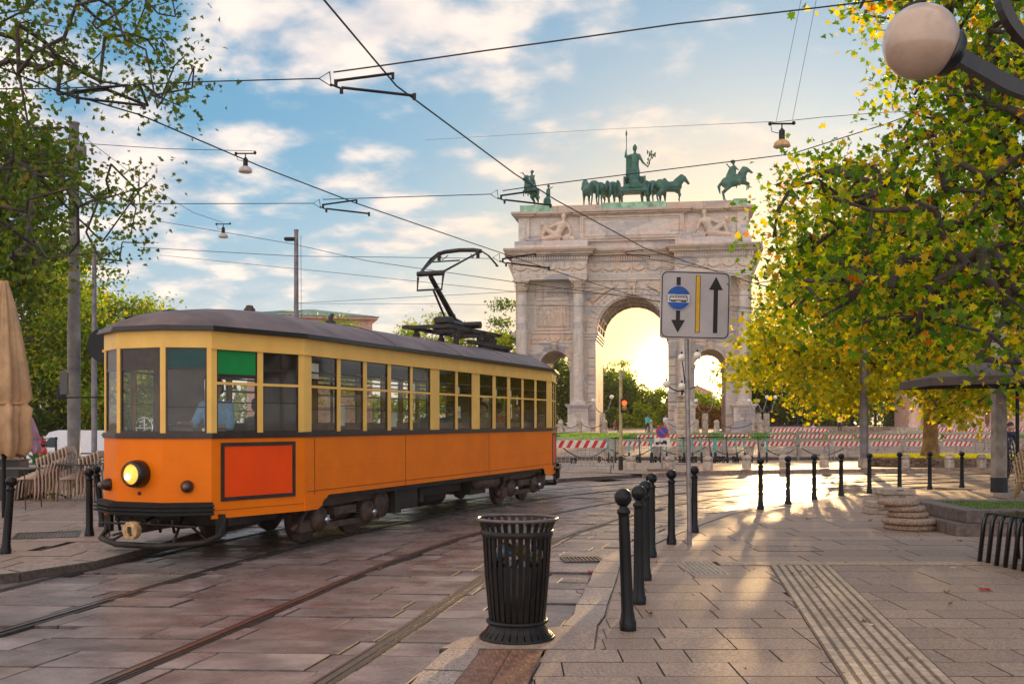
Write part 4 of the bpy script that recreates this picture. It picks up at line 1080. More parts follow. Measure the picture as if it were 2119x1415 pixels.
    if hair:
        h = MB(); h.ball(V(0, .015, .735), .092, 14, 10, sc=(.93, 1.0, 1.0)); h.ball(V(0, .05, .69), .075, 12, 8, sc=(1, .7, 1.1)); obj('hair', h, hairm, t)
    return t
def tl(x, y, z): return tram.matrix_basis @ Vector((x, y, z))
bpy.context.view_layer.update()
def cloth(name, c): return mat(name, c, rough=.75, var=.12, scale=20, bump=.3, bscale=60)
drv = torso_person('person', 'tram driver in a light blue shirt and sunglasses behind the front window', tl(-1.9, -.30, 1.36), u_ang - R(90), cloth('shirt_blue', (.20, .42, .68)), cloth('trousers_dark', (.02, .025, .04)), sit=True, arms='wheel', sc=1.03)
sg = MB()
for s in (-1, 1): sg.box((s * .035, -.105, .715), (.05, .012, .032), bev=.005)
sg.box((0, -.108, .72), (.03, .008, .008)); obj('sunglasses', sg, black, drv)
seats = [(3.35, -.75, 'passenger in a dark coat seated by the third tall tram window', (.03, .03, .035)), (4.15, -.75, 'passenger in a black jacket seated just ahead of the narrow pair of tram windows', (.015, .015, .02)), (5.6, -.75, 'passenger in a beige jumper seated behind the narrow pair of tram windows', (.35, .25, .17)), (6.4, -.75, 'passenger in a red top seated near the back of the tram', (.45, .04, .06)), (7.5, -.75, 'passenger in dark clothes in the rearmost seat of the tram', (.02, .02, .025)), (.4, .7, 'passenger in a grey jacket on the far bench of the tram', (.1, .1, .12))]
for i, (x, y, lab, c) in enumerate(seats):
    torso_person('person', lab, tl(x, y, 1.20), u_ang + R(90) if i % 2 else u_ang - R(90), cloth('coat_%s' % ['dark', 'black', 'beige', 'red', 'charcoal', 'grey'][i], c), MATS['trousers_dark'], sit=True, arms='lap', group='passengers sitting inside the tram', vox=.025)
# ================================================================ the triumphal arch
marble = None
def marblemat(name, base, blk=(1.9, 1, .62), dirt=.3):
    m = bpy.data.materials.new(name); m.use_nodes = True; MATS[name] = m; nt = m.node_tree; N = nt.nodes; L = nt.links; b = N['Principled BSDF']
    t = N.new('ShaderNodeTexCoord'); mpn = N.new('ShaderNodeMapping'); mpn.inputs['Scale'].default_value = (.42, .42, 1.25); L.new(t.outputs['Object'], mpn.inputs[0])
    v = N.new('ShaderNodeTexVoronoi'); v.distance = 'CHEBYCHEV'; v.inputs['Scale'].default_value = .9; L.new(mpn.outputs[0], v.inputs[0])
    sp = N.new('ShaderNodeSeparateColor'); L.new(v.outputs['Color'], sp.inputs[0])
    r1 = N.new('ShaderNodeValToRGB'); L.new(sp.outputs[0], r1.inputs[0]); el = r1.color_ramp.elements
    d = base
    el[0].position = 0; el[0].color = (d[0] * .62, d[1] * .68, d[2] * .82, 1); el[1].position = 1; el[1].color = (d[0] * 1.05, d[1] * .92, d[2] * .86, 1)
    e_ = el.new(.35); e_.color = d + (1,); e_ = el.new(.7); e_.color = (d[0] * .95, d[1] * .98, d[2] * 1.02, 1)
    n = N.new('ShaderNodeTexNoise'); n.inputs['Scale'].default_value = 1.6; n.inputs['Detail'].default_value = 8; n.inputs['Distortion'].default_value = 2.2; L.new(mpn.outputs[0], n.inputs[0])
    mr = N.new('ShaderNodeMapRange'); mr.inputs[1].default_value = .3; mr.inputs[2].default_value = .7; mr.inputs[3].default_value = .80; mr.inputs[4].default_value = 1.08; L.new(n.outputs[0], mr.inputs[0])
    mx = N.new('ShaderNodeVectorMath'); mx.operation = 'SCALE'; L.new(r1.outputs[0], mx.inputs[0]); L.new(mr.outputs[0], mx.inputs['Scale'])
    mp2 = N.new('ShaderNodeMapping'); mp2.inputs['Scale'].default_value = (2.2, 2.2, .35); L.new(t.outputs['Object'], mp2.inputs[0])
    n2 = N.new('ShaderNodeTexNoise'); n2.inputs['Scale'].default_value = 1; n2.inputs['Detail'].default_value = 9; n2.inputs['Roughness'].default_value = .7; L.new(mp2.outputs[0], n2.inputs[0])
    md = N.new('ShaderNodeMapRange'); md.inputs[1].default_value = .54; md.inputs[2].default_value = .74; md.inputs[4].default_value = dirt; L.new(n2.outputs[0], md.inputs[0])
    m2 = N.new('ShaderNodeMix'); m2.data_type = 'RGBA'; L.new(md.outputs[0], m2.inputs[0]); L.new(mx.outputs[0], m2.inputs[6]); m2.inputs[7].default_value = (.16, .11, .08, 1)
    L.new(m2.outputs[2], b.inputs['Base Color']); b.inputs['Roughness'].default_value = .6
    bp = N.new('ShaderNodeBump'); bp.inputs['Strength'].default_value = .25; bp.inputs['Distance'].default_value = .05; L.new(n.outputs[0], bp.inputs['Height']); L.new(bp.outputs[0], b.inputs['Normal'])
    return m
marble = marblemat('arch_marble', (.66, .555, .485), dirt=.6)
marble_d = marblemat('arch_marble_weathered', (.56, .42, .33), dirt=.85)
relief = marblemat('arch_relief', (.66, .51, .39), dirt=.5)
copper = mat('green_stone', (.28, .50, .34), rough=.6, var=.3, scale=1.4, dirt=.5, dirtcol=(.2, .17, .14))
bronze = mat('verdigris_bronze', (.04, .18, .145), rough=.5, metal=.25, var=.4, scale=2.2, col2=(.015, .05, .04), dirt=.4, dirtcol=(.10, .085, .03))
ATH = R(9.0)
aY = 105.; aX = (1306 - CX) / F * aY
AZ = .62
arch = thing('triumphal_arch', 'great marble triumphal arch with three openings, columns and bronze statues on top', 'arch', (aX, aY, AZ), -ATH, sc=(1.01, 1., 1.022))
PXM = F / aY     # px per metre
zz = lambda py: (890 - py) / PXM       # height above the arch's ground
Zped0, Zped, Zcolb, Zsh, Zcap, Zarc, Zfr, Zden, Zcor, Zpl, Zat, Zac, Zpar = zz(890), zz(834), zz(821), zz(608), zz(580), zz(566), zz(543), zz(532), zz(517), zz(500), zz(447), zz(436), zz(422)
DEP = 10.5; PR = 1.25     # depth of the body; how far the column blocks stand out
BW = 11.75                # half width of the body
CR, CZ = 3.6, zz(685)     # main opening
SR, SZ, SCX = 1.52, zz(754), 7.75
# body: a front outline with the three openings, extruded through
def archpts(cx, r, zs, n=24): return [(cx + r * math.cos(math.pi - k * math.pi / n), zs + r * math.sin(math.pi - k * math.pi / n)) for k in range(n + 1)]
poly = [(-BW, 0), (-SCX - SR, 0)] + archpts(-SCX, SR, SZ) + [(-SCX + SR, 0), (-CR, 0)] + archpts(0, CR, CZ, 36) + [(CR, 0), (SCX - SR, 0)] + archpts(SCX, SR, SZ) + [(SCX + SR, 0), (BW, 0), (BW, Zcap + .05), (-BW, Zcap + .05)]
from mathutils.geometry import tessellate_polygon
def bigpoly(poly, y0, y1):
    n = len(poly); tr = tessellate_polygon([[Vector((p[0], p[1], 0)) for p in poly]])
    vs = [(p[0], y0, p[1]) for p in poly] + [(p[0], y1, p[1]) for p in poly]
    fs = []
    for t in tr:
        a_, b_, c_ = (Vector((poly[i][0], poly[i][1], 0)) for i in t)
        if (b_ - a_).cross(c_ - a_).z < 0: t = t[::-1]
        fs.append(tuple(t)); fs.append(tuple(i + n for i in t[::-1]))
    for i in range(n): fs.append((i, i + n, (i + 1) % n + n, (i + 1) % n))
    me = bpy.data.meshes.new('wall'); me.from_pydata(vs, [], fs); me.update(); return me
me = bigpoly(poly, PR, PR + DEP); me.materials.append(marble); body = link('wall', me, arch)
def part(name, mb, m=marble, parent=arch, **k): return obj(name, mb, m, parent, **k)
# impost mouldings run through the openings; pier rustication bands in front
for (c, r, zs, hgt, w) in ((0, CR, CZ, .75, .26), (-SCX, SR, SZ, .45, .14), (SCX, SR, SZ, .45, .14)):
    for s in (-1, 1):
        m_ = MB(); xe = c + s * r
        for k, (dz, d_) in enumerate(((0, .10), (.28, .16), (.55, .26))):
            h1 = hgt * (dz / .75); hh = hgt * .34
            x_in = xe - s * w * (k + 1) / 3; x_out = c + s * (r + (1.15 if c == 0 else .75))
            m_.bx(min(x_in, x_out), max(x_in, x_out), PR - .08 * (k + 1), PR + DEP + .08 * (k + 1), zs - hgt + h1, zs - hgt + h1 + hh * .97)
        part('impost', m_)
# archivolts with voussoirs, coffered soffits
for (c, r, zs, w, nv) in ((0, CR, CZ, .95, 27), (-SCX, SR, SZ, .5, 15), (SCX, SR, SZ, .5, 15)):
    for k in range(nv):
        a0, a1 = math.pi * k / nv + .004, math.pi * (k + 1) / nv - .004
        m_ = MB()
        for (ra, rb, pr_) in ((r, r + w * .42, .10), (r + w * .42, r + w * .8, .16), (r + w * .8, r + w, .24)):
            P = [(c + ra * math.cos(a0), zs + ra * math.sin(a0)), (c + rb * math.cos(a0), zs + rb * math.sin(a0)), (c + rb * math.cos(a1), zs + rb * math.sin(a1)), (c + ra * math.cos(a1), zs + ra * math.sin(a1))]
            m_.prism(P[::-1], PR - pr_, PR + .02, axis='Y')
        part('voussoir', m_)
    if c == 0:
        for k in range(13):   # soffit coffers: ribs and framed panels
            a0, a1 = math.pi * k / 13, math.pi * (k + 1) / 13; m_ = MB()
            for (q0, q1, yy0, yy1) in ((a0, a0 + .04, PR + .1, PR + DEP - .1), (a0 + .04, a1, PR + .1, PR + .5), (a0 + .04, a1, PR + DEP - .5, PR + DEP - .1), (a0 + .04, a1, PR + 3.3, PR + 3.7), (a0 + .04, a1, PR + 6.5, PR + 6.9)):
                P = [(c + (r - .16) * math.cos(q0), zs + (r - .16) * math.sin(q0)), (c + (r + .01) * math.cos(q0), zs + (r + .01) * math.sin(q0)), (c + (r + .01) * math.cos(q1), zs + (r + .01) * math.sin(q1)), (c + (r - .16) * math.cos(q1), zs + (r - .16) * math.sin(q1))]
                m_.prism(P[::-1], yy0, yy1, axis='Y')
            part('coffer_rib', m_)
    m_ = MB(); kw = .42 if c == 0 else .26; z0 = zs + r - .05; z1 = zs + r + (1.35 if c == 0 else .95)
    m_.prism([(c - kw * .7, z0), (c + kw * .7, z0), (c + kw, z1), (c - kw, z1)], PR - .5, PR, axis='Y'); m_.ball((c, PR - .5, (z0 + z1) / 2 + .15), kw * .5, 10, 8, sc=(1, .7, 1.3)); m_.box((c, PR - .3, z1), (kw * 2.4, .6, .12)); m_.cap((c, PR - .55, z0 + .1), (c, PR - .5, z0 + .4), kw * .3, kw * .2)
    part('keystone', m_, relief)
# columns on pedestals
COLX = [-10.95, -5.25, 5.25, 10.95]
def flute(i, z): return 1.0 if i % 2 == 0 else .945
colm = mesh_of('column_shaft', MB().lathe([(.60, 0), (.60, .3), (.595, (Zsh - Zcolb) * .35), (.52, Zsh - Zcolb)], 48, rfun=flute), marble)
base = MB(); base.box((0, 0, .12), (1.5, 1.5, .24)); base.lathe([(.74, .24), (.76, .32), (.72, .40), (.64, .44), (.66, .50), (.69, .55), (.62, .62)], 28); basem = mesh_of('column_base', base, marble)
cap = MB(); H = Zcap - Zsh; cap.lathe([(.53, 0), (.58, .05), (.52, .1), (.54, H * .5), (.64, H * .8), (.75, H * .88)], 20)
for row, (z0, rr, hh, nn) in enumerate(((.1, .55, .45, 8), (.42, .58, .48, 8))):
    for k in range(nn):
        a = (k + row * .5) * 2 * math.pi / nn; d = Vector((math.cos(a), math.sin(a), 0)); w = Vector((-d.y, d.x, 0)) * .17
        p = [d * rr + Vector((0, 0, z0)), d * (rr + .06) + Vector((0, 0, z0 + hh * .7)), d * (rr + .20) + Vector((0, 0, z0 + hh)), d * (rr + .26) + Vector((0, 0, z0 + hh * .85))]
        vs = []; 
        for q, ws in zip(p, (.8, 1.1, .8, .3)): vs += [q - w * ws, q + d * .035, q + w * ws]
        cap.add(vs, [(i * 3 + j, i * 3 + j + 1, i * 3 + j + 4, i * 3 + j + 3) for i in range(3) for j in range(2)])
for k in range(4):
    a = math.pi / 4 + k * math.pi / 2; d = Vector((math.cos(a), math.sin(a), 0)); cap.ball(d * .82 + Vector((0, 0, H * .8)), .13, 8, 6); cap.tube([d * .55 + Vector((0, 0, H * .5)), d * .7 + Vector((0, 0, H * .75)), d * .86 + Vector((0, 0, H * .86))], .05, 5)
    a = k * math.pi / 2; d = Vector((math.cos(a), math.sin(a), 0)); cap.ball(d * .66 + Vector((0, 0, H * .9)), .11, 8, 6)
cap.prism([(x * .92, y * .92) for x, y in ((-.85, -.7), (-.4, -.6), (.4, -.6), (.85, -.7), (.7, -.4) if 0 else (.9, -.85), (.62, -.4), (.62, .4), (.9, .85), (.4, .62), (-.4, .62), (-.9, .85), (-.62, .4), (-.62, -.4), (-.9, -.85))][2:] if 0 else [(-.85, -.85), (-.4, -.66), (.4, -.66), (.85, -.85), (.66, -.4), (.66, .4), (.85, .85), (.4, .66), (-.4, .66), (-.85, .85), (-.66, .4), (-.66, -.4)], H * .88, H - .0)
capm = mesh_of('capital', cap, relief)
for x in COLX:
    m_ = MB()
    m_.bx(x - 1.28, x + 1.28, -.75, PR, 0, .45); m_.bx(x - 1.2, x + 1.2, -.68, PR, .45, .62); m_.bx(x - 1.02, x + 1.02, -.55, PR, .62, Zped - .32); m_.bx(x - 1.14, x + 1.14, -.66, PR, Zped - .32, Zped - .16); m_.bx(x - 1.26, x + 1.26, -.78, PR, Zped - .16, Zped)
    # panel moulding on the die
    for (a, b, c_, d_) in ((-.72, .72, .85, .93), (-.72, .72, Zped - .62, Zped - .54), (-.72, -.64, .93, Zped - .62), (.64, .72, .93, Zped - .62)): m_.bx(x + a, x + b, -.60, -.55, c_, d_)
    pd = part('pedestal', m_)
    f = MB()   # a winged figure in relief
    f.cap((x, -.56, 1.85), (x, -.56, 1.3), .13, .11, 8); f.ball((x + .02, -.58, 2.1), .09, 8, 6); f.cap((x - .02, -.56, 1.3), (x - .12, -.56, .98), .09, .05, 6); f.cap((x + .04, -.56, 1.3), (x + .14, -.56, 1.05), .09, .05, 6)
    f.cap((x - .1, -.56, 1.8), (x - .32, -.56, 2.05), .05, .04, 6); f.cap((x + .1, -.56, 1.8), (x + .35, -.56, 1.7), .05, .04, 6); f.cap((x - .1, -.56, 1.85), (x - .4, -.56, 1.5), .07, .03, 6)
    remesh(obj('relief_figure', f, relief, pd), .045, 1)
    c0 = link('column_base', basem, arch, (x, 0.05, Zped - .0)); c1 = link('column_shaft', colm, arch, (x, .05, Zcolb)); c2 = link('capital', capm, arch, (x, .05, Zsh))
    m_ = MB(); m_.bx(x - .55, x + .55, PR - .22, PR, Zped, Zsh); m_.bx(x - .65, x + .65, PR - .26, PR, Zsh, Zcap); part('pilaster', m_)
# rustic blocks on the inner piers
for s in (-1, 1):
    for k in range(9):
        z0 = .3 + k * .88; x0, x1 = s * (CR + .05), s * (CR + .78)
        if z0 + .8 < CZ - .75: part('pier_block', MB().box(((x0 + x1) / 2, PR - .06, z0 + .42), (.72, .14, .82), bev=.04))
# walls between: bands and relief panels
def figure_row(x0, x1, z0, z1, y, n, seed):
    f = MB(); r_ = random.Random(seed); h = z1 - z0
    for k in range(n):
        x = x0 + (k + .5) * (x1 - x0) / n + r_.uniform(-.05, .05); hh = h * r_.uniform(.74, .92); b = hh * .1
        f.ball((x, y - .03, z0 + hh * .93), b * .8, 7, 5); f.cap((x, y, z0 + hh * .74), (x + r_.uniform(-.05, .05), y, z0 + hh * .45), b * 1.35, b * 1.15, 6)
        f.cap((x, y, z0 + hh * .45), (x - b * .6, y, z0 + .05), b * 1.05, b * .6, 6); f.cap((x, y, z0 + hh * .45), (x + b * .7, y, z0 + .05), b * 1.0, b * .6, 6)
        a = r_.uniform(-1, 1); f.cap((x, y - .02, z0 + hh * .74), (x + b * 3 * a, y - .03, z0 + hh * r_.uniform(.45, .8)), b * .5, b * .35, 6)
    return f
def frame_boxes(mb, x0, x1, z0, z1, w, y0, y1):
    mb.bx(x0, x1, y0, y1, z0, z0 + w); mb.bx(x0, x1, y0, y1, z1 - w, z1); mb.bx(x0, x0 + w, y0, y1, z0 + w, z1 - w); mb.bx(x1 - w, x1, y0, y1, z0 + w, z1 - w)
for s in (-1, 1):
    xa, xb = (s * 10.15, s * 6.05) if s > 0 else (-10.15, -6.05)
    xa, xb = min(xa, xb), max(xa, xb)
    m_ = MB(); m_.bx(xa, xb, PR - .10, PR, zz(707), zz(703)); m_.bx(xa, xb, PR - .14, PR, zz(687), zz(683)); part('string_course', m_)
    fz = MB()
    for k in range(16):
        x = xa + (k + .5) * (xb - xa) / 16; fz.ball((x, PR - .02, zz(697) + (.1 if k % 2 else -.1)), .15, 7, 5, sc=(1, .6, 1.5)); fz.tube([(x - .13, PR - .05, zz(700)), (x, PR - .08, zz(693)), (x + .13, PR - .05, zz(698))], .04, 5)
    remesh(part('scroll_frieze', fz, relief), .04, 1)
    m_ = MB(); frame_boxes(m_, xa + .25, xb - .25, zz(680), zz(614), .22, PR - .12, PR); part('panel_frame', m_)
    m_ = MB(); frame_boxes(m_, xa + .75, xb - .45, zz(673), zz(626), .08, PR - .17, PR - .12); part('panel_frame', m_, relief)
    remesh(part('relief_panel', figure_row(xa + .85, xb - .55, zz(671.5), zz(628), PR - .06, 9, 3 if s < 0 else 8).bx(xa + .8, xb - .5, PR - .03, PR - .01, zz(672), zz(627)), relief), .05, 1)
    remesh(part('relief_panel', figure_row(xa + .3, xb - .3, zz(612), zz(596), PR - .04, 12, 5).bx(xa + .2, xb - .2, PR - .03, PR - .01, zz(613), zz(594)), relief), .05, 1)
    m_ = MB()
    for k in range(4): m_.bx(xa, xb, PR - .02, PR, 0, .01)
    # radiating stones over the small arch
    for k in range(5):
        a = math.pi * (.17 + .165 * k); r0, r1 = SR + .55, SR + 1.25; c = s * SCX
        if abs(a - math.pi / 2) < .1: continue
        m2 = MB().prism([(c + r0 * math.cos(a - .1), SZ + r0 * math.sin(a - .1)), (c + r0 * math.cos(a + .1), SZ + r0 * math.sin(a + .1)), (c + r1 * math.cos(a + .09), SZ + min(r1 * math.sin(a + .09), zz(709) - SZ)), (c + r1 * math.cos(a - .09), SZ + min(r1 * math.sin(a - .09), zz(709) - SZ))], PR - .05, PR, axis='Y'); part('radiating_stone', m2)
    # side string course outside
    m_ = MB(); 
    if s < 0: m_.bx(-BW - .45, -BW + .5, PR - .25, PR + DEP + .2, zz(690), zz(684)); m_.bx(-BW - .25, -BW + .5, PR - .12, PR + DEP + .1, zz(694), zz(690))
    else: m_.bx(BW - .5, BW + .45, PR - .25, PR + DEP + .2, zz(690), zz(684)); m_.bx(BW - .5, BW + .25, PR - .12, PR + DEP + .1, zz(694), zz(690))
    part('side_moulding', m_)
    # winged victory in the spandrel
    f = MB(); X = lambda x: s * x
    f.cap((X(2.0), PR - .12, zz(594)), (X(3.0), PR - .12, zz(606)), .22, .20); f.ball((X(1.55), PR - .15, zz(589)), .17, 8, 6); f.cap((X(3.0), PR - .1, zz(606)), (X(3.9), PR - .1, zz(622)), .2, .12); f.cap((X(3.1), PR - .1, zz(606)), (X(4.3), PR - .1, zz(616)), .18, .1)
    f.cap((X(1.9), PR - .15, zz(592)), (X(1.2), PR - .15, zz(595)), .09, .07); f.cap((X(1.9), PR - .15, zz(592)), (X(2.2), PR - .15, zz(600)), .09, .07)
    for k in range(6): f.cap((X(2.3), PR - .06, zz(594)), (X(2.9 + k * .3), PR - .03, zz(584 + k * 3.2)), .12, .05)
    for k in range(5): f.cap((X(3.4 + k * .12), PR - .05, zz(608)), (X(3.9 + .12 * k), PR - .03, zz(630 + k * -3)), .08, .05)
    remesh(part('spandrel_figure', f, relief), .05, 1)
# entablature: over each column pair it stands forward
def entab(x0, x1, yf, first):
    yb = PR + DEP * .5
    a = MB(); h = (Zarc - Zcap) / 3
    for k in range(3): a.bx(x0 - .02 * k, x1 + .02 * k, yf - .03 * k, yb, Zcap + .02 + h * k, Zcap + .02 + h * (k + 1) - .015)
    part('architrave', a)
    f = MB().bx(x0, x1, yf, yb, Zarc + .005, Zfr); part('frieze', f, marble)
    n = max(3, round((x1 - x0) / 1.45)); g_ = MB()
    for k in range(n):
        c = x0 + (k + .5) * (x1 - x0) / n; w = (x1 - x0) / n * .45; zt = Zfr - .22
        g_.tube([(c + w * math.cos(t), yf - .05, zt - .05 - .55 * math.sin(t)) for t in [i * math.pi / 10 for i in range(11)]], [.05, .07, .09, .1, .12, .12, .12, .1, .09, .07, .05], 6)
        g_.cap((c - w * 1.1, yf - .03, zt - .8), (c - w * 1.1, yf - .03, zt), .10, .09, 6); g_.ball((c - w * 1.1, yf - .06, zt + .1), .1, 6, 4); g_.ball((c, yf - .03, zt - .1), .11, 6, 4)
    remesh(part('garland', g_, relief), .05, 1)
    d = MB(); nd = int((x1 - x0 + .3) / .24)
    for k in range(nd): xx = x0 - .15 + (k + .5) * (x1 - x0 + .3) / nd; d.bx(xx - .075, xx + .075, yf - .30, yf - .04, Zfr + .12, Zden)
    d.bx(x0 - .05, x1 + .05, yf - .08, yb, Zfr + .01, Zden)
    tag(part('dentil', d, marble), kind='stuff')
    c_ = MB(); cor = [(.30, Zden, Zden + .12), (.62, Zden + .12, Zden + .34), (.78, Zden + .34, Zden + .48), (.92, Zden + .48, Zcor)]
    for (o_, a0, a1) in cor: c_.bx(x0 - o_, x1 + o_, yf - o_, yb, a0 + .002, a1)
    part('cornice', c_, marble_d)
    le = MB(); nl = int((x1 - x0 + 1.6) / .3)
    for k in range(nl): le.box((x0 - .8 + (k + .5) * (x1 - x0 + 1.6) / nl, yf - .94, Zcor - .12), (.13, .06, .16))
    tag(part('leaf_trim', le, marble_d), kind='stuff')
entab(-11.7, -4.35, -.55, 1); entab(4.35, 11.7, -.55, 1); entab(-4.33, 4.33, PR - .25, 0)
m_ = MB()
for (o_, a0, a1) in [(0, Zcap + .06, Zfr), (.30, Zfr, Zden + .12), (.62, Zden + .12, Zden + .34), (.92, Zden + .34, Zcor - .003)]: m_.bx(-BW - .2 - o_, BW + .2 + o_, PR + .1 - o_ * .5, PR + DEP + o_, a0, a1)
part('main_cornice', m_, marble_d)
for s in (-1, 1):
    f = MB(); x = s * (BW + .55)
    m2 = MB().prism([(0, Zarc - .5), (0, Zfr + .1), (s * .7, Zfr + .1), (s * .35, Zarc + .4)] if s > 0 else [(0, Zarc - .5), (-.35, Zarc + .4), (-.7, Zfr + .1), (0, Zfr + .1)], PR + .4, PR + 1.2, axis='Y', M=Matrix.Translation((s * (BW + .2), 0, 0))); part('console', m2, relief)
# attic
m_ = MB(); m_.bx(-11.65, -4.3, -.35, PR + DEP - .2, Zcor + .003, Zpl); m_.bx(4.3, 11.65, -.35, PR + DEP - .2, Zcor + .003, Zpl); m_.bx(-4.3, 4.3, PR - .05, PR + DEP - .2, Zcor + .003, Zpl); part('attic_plinth', m_)
m_ = MB(); m_.bx(-11.45, 11.45, PR + .0, PR + DEP - .4, Zpl + .002, Zat + .02); part('attic_wall', m_)
m_ = MB(); m_.bx(-5.15, 5.15, PR - .42, PR, Zpl + .002, Zat + .02); part('inscription_block', m_)
m_ = MB(); frame_boxes(m_, -4.95, 4.95, Zpl + .22, Zat - .1, .16, PR - .56, PR - .42); frame_boxes(m_, -4.7, 4.7, Zpl + .5, Zat - .35, .09, PR - .50, PR - .42); part('inscription_frame', m_, relief)
d = MB()
for k in range(60): d.box((-4.75 + k * .161, PR - .57, Zat - .18), (.08, .03, .10)); d.box((-4.75 + k * .161, PR - .57, Zpl + .30), (.08, .03, .10))
tag(part('bead_trim', d, relief), kind='stuff')
for x in (-10.9, 10.9): part('attic_pilaster', MB().bx(x - .55, x + .55, PR - .22, PR - .002, Zpl, Zat))
for (x0, x1, y_, nm) in ((-11.4, 11.4, PR, 0), (-5.4, 5.4, PR - .42, 1), (-11.5, -10.2, PR - .22, 1), (10.2, 11.5, PR - .22, 1)):
    c_ = MB()
    e = .004 * nm
    for (o_, a0, a1) in ((.12, Zat, Zat + .12), (.42, Zat + .12, Zat + .30), (.62, Zat + .30, Zac)): c_.bx(x0 - o_, x1 + o_, y_ - o_ - e, PR + DEP - .4 + (o_ if not nm else -5), a0 + .004 * nm, a1 + .004 * nm)
    part('attic_cornice', c_, marble_d)
d = MB()
for k in range(110): d.box((-11.8 + k * .215, PR - .52, Zat + .22), (.11, .12, .1))
tag(part('dentil', d, marble_d), kind='stuff')
part('parapet', MB().bx(-11.2, 11.2, PR + .15, PR + DEP - .6, Zac + .005, Zpar), marble_d)
for (x0, x1) in ((-11.35, -8.0), (-3.0, 3.4), (10.0, 11.35)):
    part('statue_base', MB().bx(x0, x1, PR + .05, PR + 4.5, Zac + .006, Zpar + .12), copper, label='green stained stone base of the statues')
# reclining river gods
def river_god(c, s):
    f = MB(); x0, z0, y = c, Zpl + .02, PR - .35
    X = lambda dx: x0 + s * dx
    f.cap((X(-.35), y, z0 + 1.75), (X(.15), y, z0 + .85), .46, .38); f.cap((X(-.7), y, z0 + 1.75), (X(.0), y, z0 + 1.85), .25, .25)
    f.ball((X(-.45), y - .1, z0 + 2.55), .30, 10, 8, sc=(.9, 1, 1.15)); f.ball((X(-.45), y - .22, z0 + 2.25), .2, 8, 6, sc=(.8, .8, 1.3)); f.cap((X(-.42), y, z0 + 2.0), (X(-.45), y, z0 + 2.3), .17, .16)
    f.cap((X(.1), y, z0 + .6), (X(1.3), y, z0 + .42), .36, .26); f.cap((X(1.3), y, z0 + .42), (X(3.1), y, z0 + .28), .24, .13); f.cap((X(3.1), y, z0 + .28), (X(3.5), y, z0 + .35), .12, .08)
    f.cap((X(.2), y, z0 + .6), (X(1.5), y, z0 + 1.45), .32, .25); f.cap((X(1.5), y, z0 + 1.45), (X(1.85), y, z0 + .35), .24, .14)
    f.cap((X(.1), y - .1, z0 + 1.85), (X(.9), y - .2, z0 + 1.5), .17, .13); f.cap((X(.9), y - .2, z0 + 1.5), (X(1.5), y - .15, z0 + 1.75), .13, .1)
    f.cap((X(-.85), y - .1, z0 + 1.7), (X(-1.15), y - .1, z0 + 1.0), .17, .14); f.cap((X(-1.15), y - .1, z0 + 1.0), (X(-.95), y - .1, z0 + .5), .13, .12)
    f.ball((X(-.8), y, z0 + .42), .42, 10, 8, sc=(1.3, .8, .9)); f.cap((X(-.9), y, z0 + .4), (X(-1.4), y, z0 + .3), .2, .3); f.ball((X(1.7), y - .1, z0 + 1.85), .28, 8, 6)
    r_ = random.Random(4)
    for k in range(14): f.ball((X(r_.uniform(-.7, 3.2)), y + .02, z0 + .12 + r_.random() * .2), .14, 6, 4)
    o = part('river_god_statue', f, relief); o['label'] = 'reclining bearded marble figure on the attic'; remesh(o, .07, 2)
river_god(-7.25, -1); river_god(7.6, 1)
arch['label'] = 'great marble triumphal arch with three openings, fluted columns, carved reliefs and reclining figures'

# bronze statues on top: horses, chariot, riders
def horse(m, T, pose='stand', rear=0.):
    V = lambda x, y, z: T @ Vector((x, y, z))      # faces +x; withers about 1.6
    P = Matrix.Rotation(rear, 4, 'Y'); hp = Vector((-.75, 0, 1.35))
    def B_(x, y, z): q = P.to_3x3() @ (Vector((x, y, z)) - hp) + hp; return V(*q)
    m.cap(B_(-.72, 0, 1.38), B_(-.1, 0, 1.28), .42, .38); m.cap(B_(-.1, 0, 1.28), B_(.55, 0, 1.34), .38, .40); m.cap(B_(.5, 0, 1.42), B_(.98, 0, 1.86), .36, .22); m.cap(B_(.98, 0, 1.86), B_(1.08, 0, 1.98), .21, .17)
    m.cap(B_(1.1, 0, 2.0), B_(1.42, 0, 1.66), .17, .10); m.ball(B_(1.45, 0, 1.62), .11, 8, 6)
    for s in (-1, 1): m.cap(B_(1.02, s * .08, 2.1), B_(1.0, s * .09, 2.24), .05, .02)
    for k in range(7): m.ball(B_(.42 + k * .08, 0, 1.74 + k * .065), .13, 6, 4)
    m.cap(B_(-1.05, 0, 1.5), B_(-1.35, 0, 1.25), .10, .13); m.cap(B_(-1.35, 0, 1.25), B_(-1.4, 0, .7), .13, .06)
    for s, lift in ((-1, 0), (1, 1 if pose == 'walk' else 0)):
        f0, f1 = (B_(.62, s * .2, 1.05), B_(.95 if lift or rear else .66, s * .2, .85 if lift or rear else .6)); m.cap(B_(.55, s * .18, 1.25), f0, .19, .14); m.cap(f0, f1, .13, .075)
        f2 = B_(.80 if lift or rear else .64, s * .2, .5 if lift or rear else .1); m.cap(f1, f2, .07, .055); m.ball(f2, .08, 8, 6)
        h0 = B_(-.62, s * .22, 1.0); m.cap(B_(-.7, s * .16, 1.3), h0, .27, .19); h1 = V(-.98 + s * .1, s * .22, .62); m.cap(h0, h1, .17, .085); h2 = V(-.85 + s * .14, s * .22, .08); m.cap(h1, h2, .075, .055); m.ball(h2, .09, 8, 6)
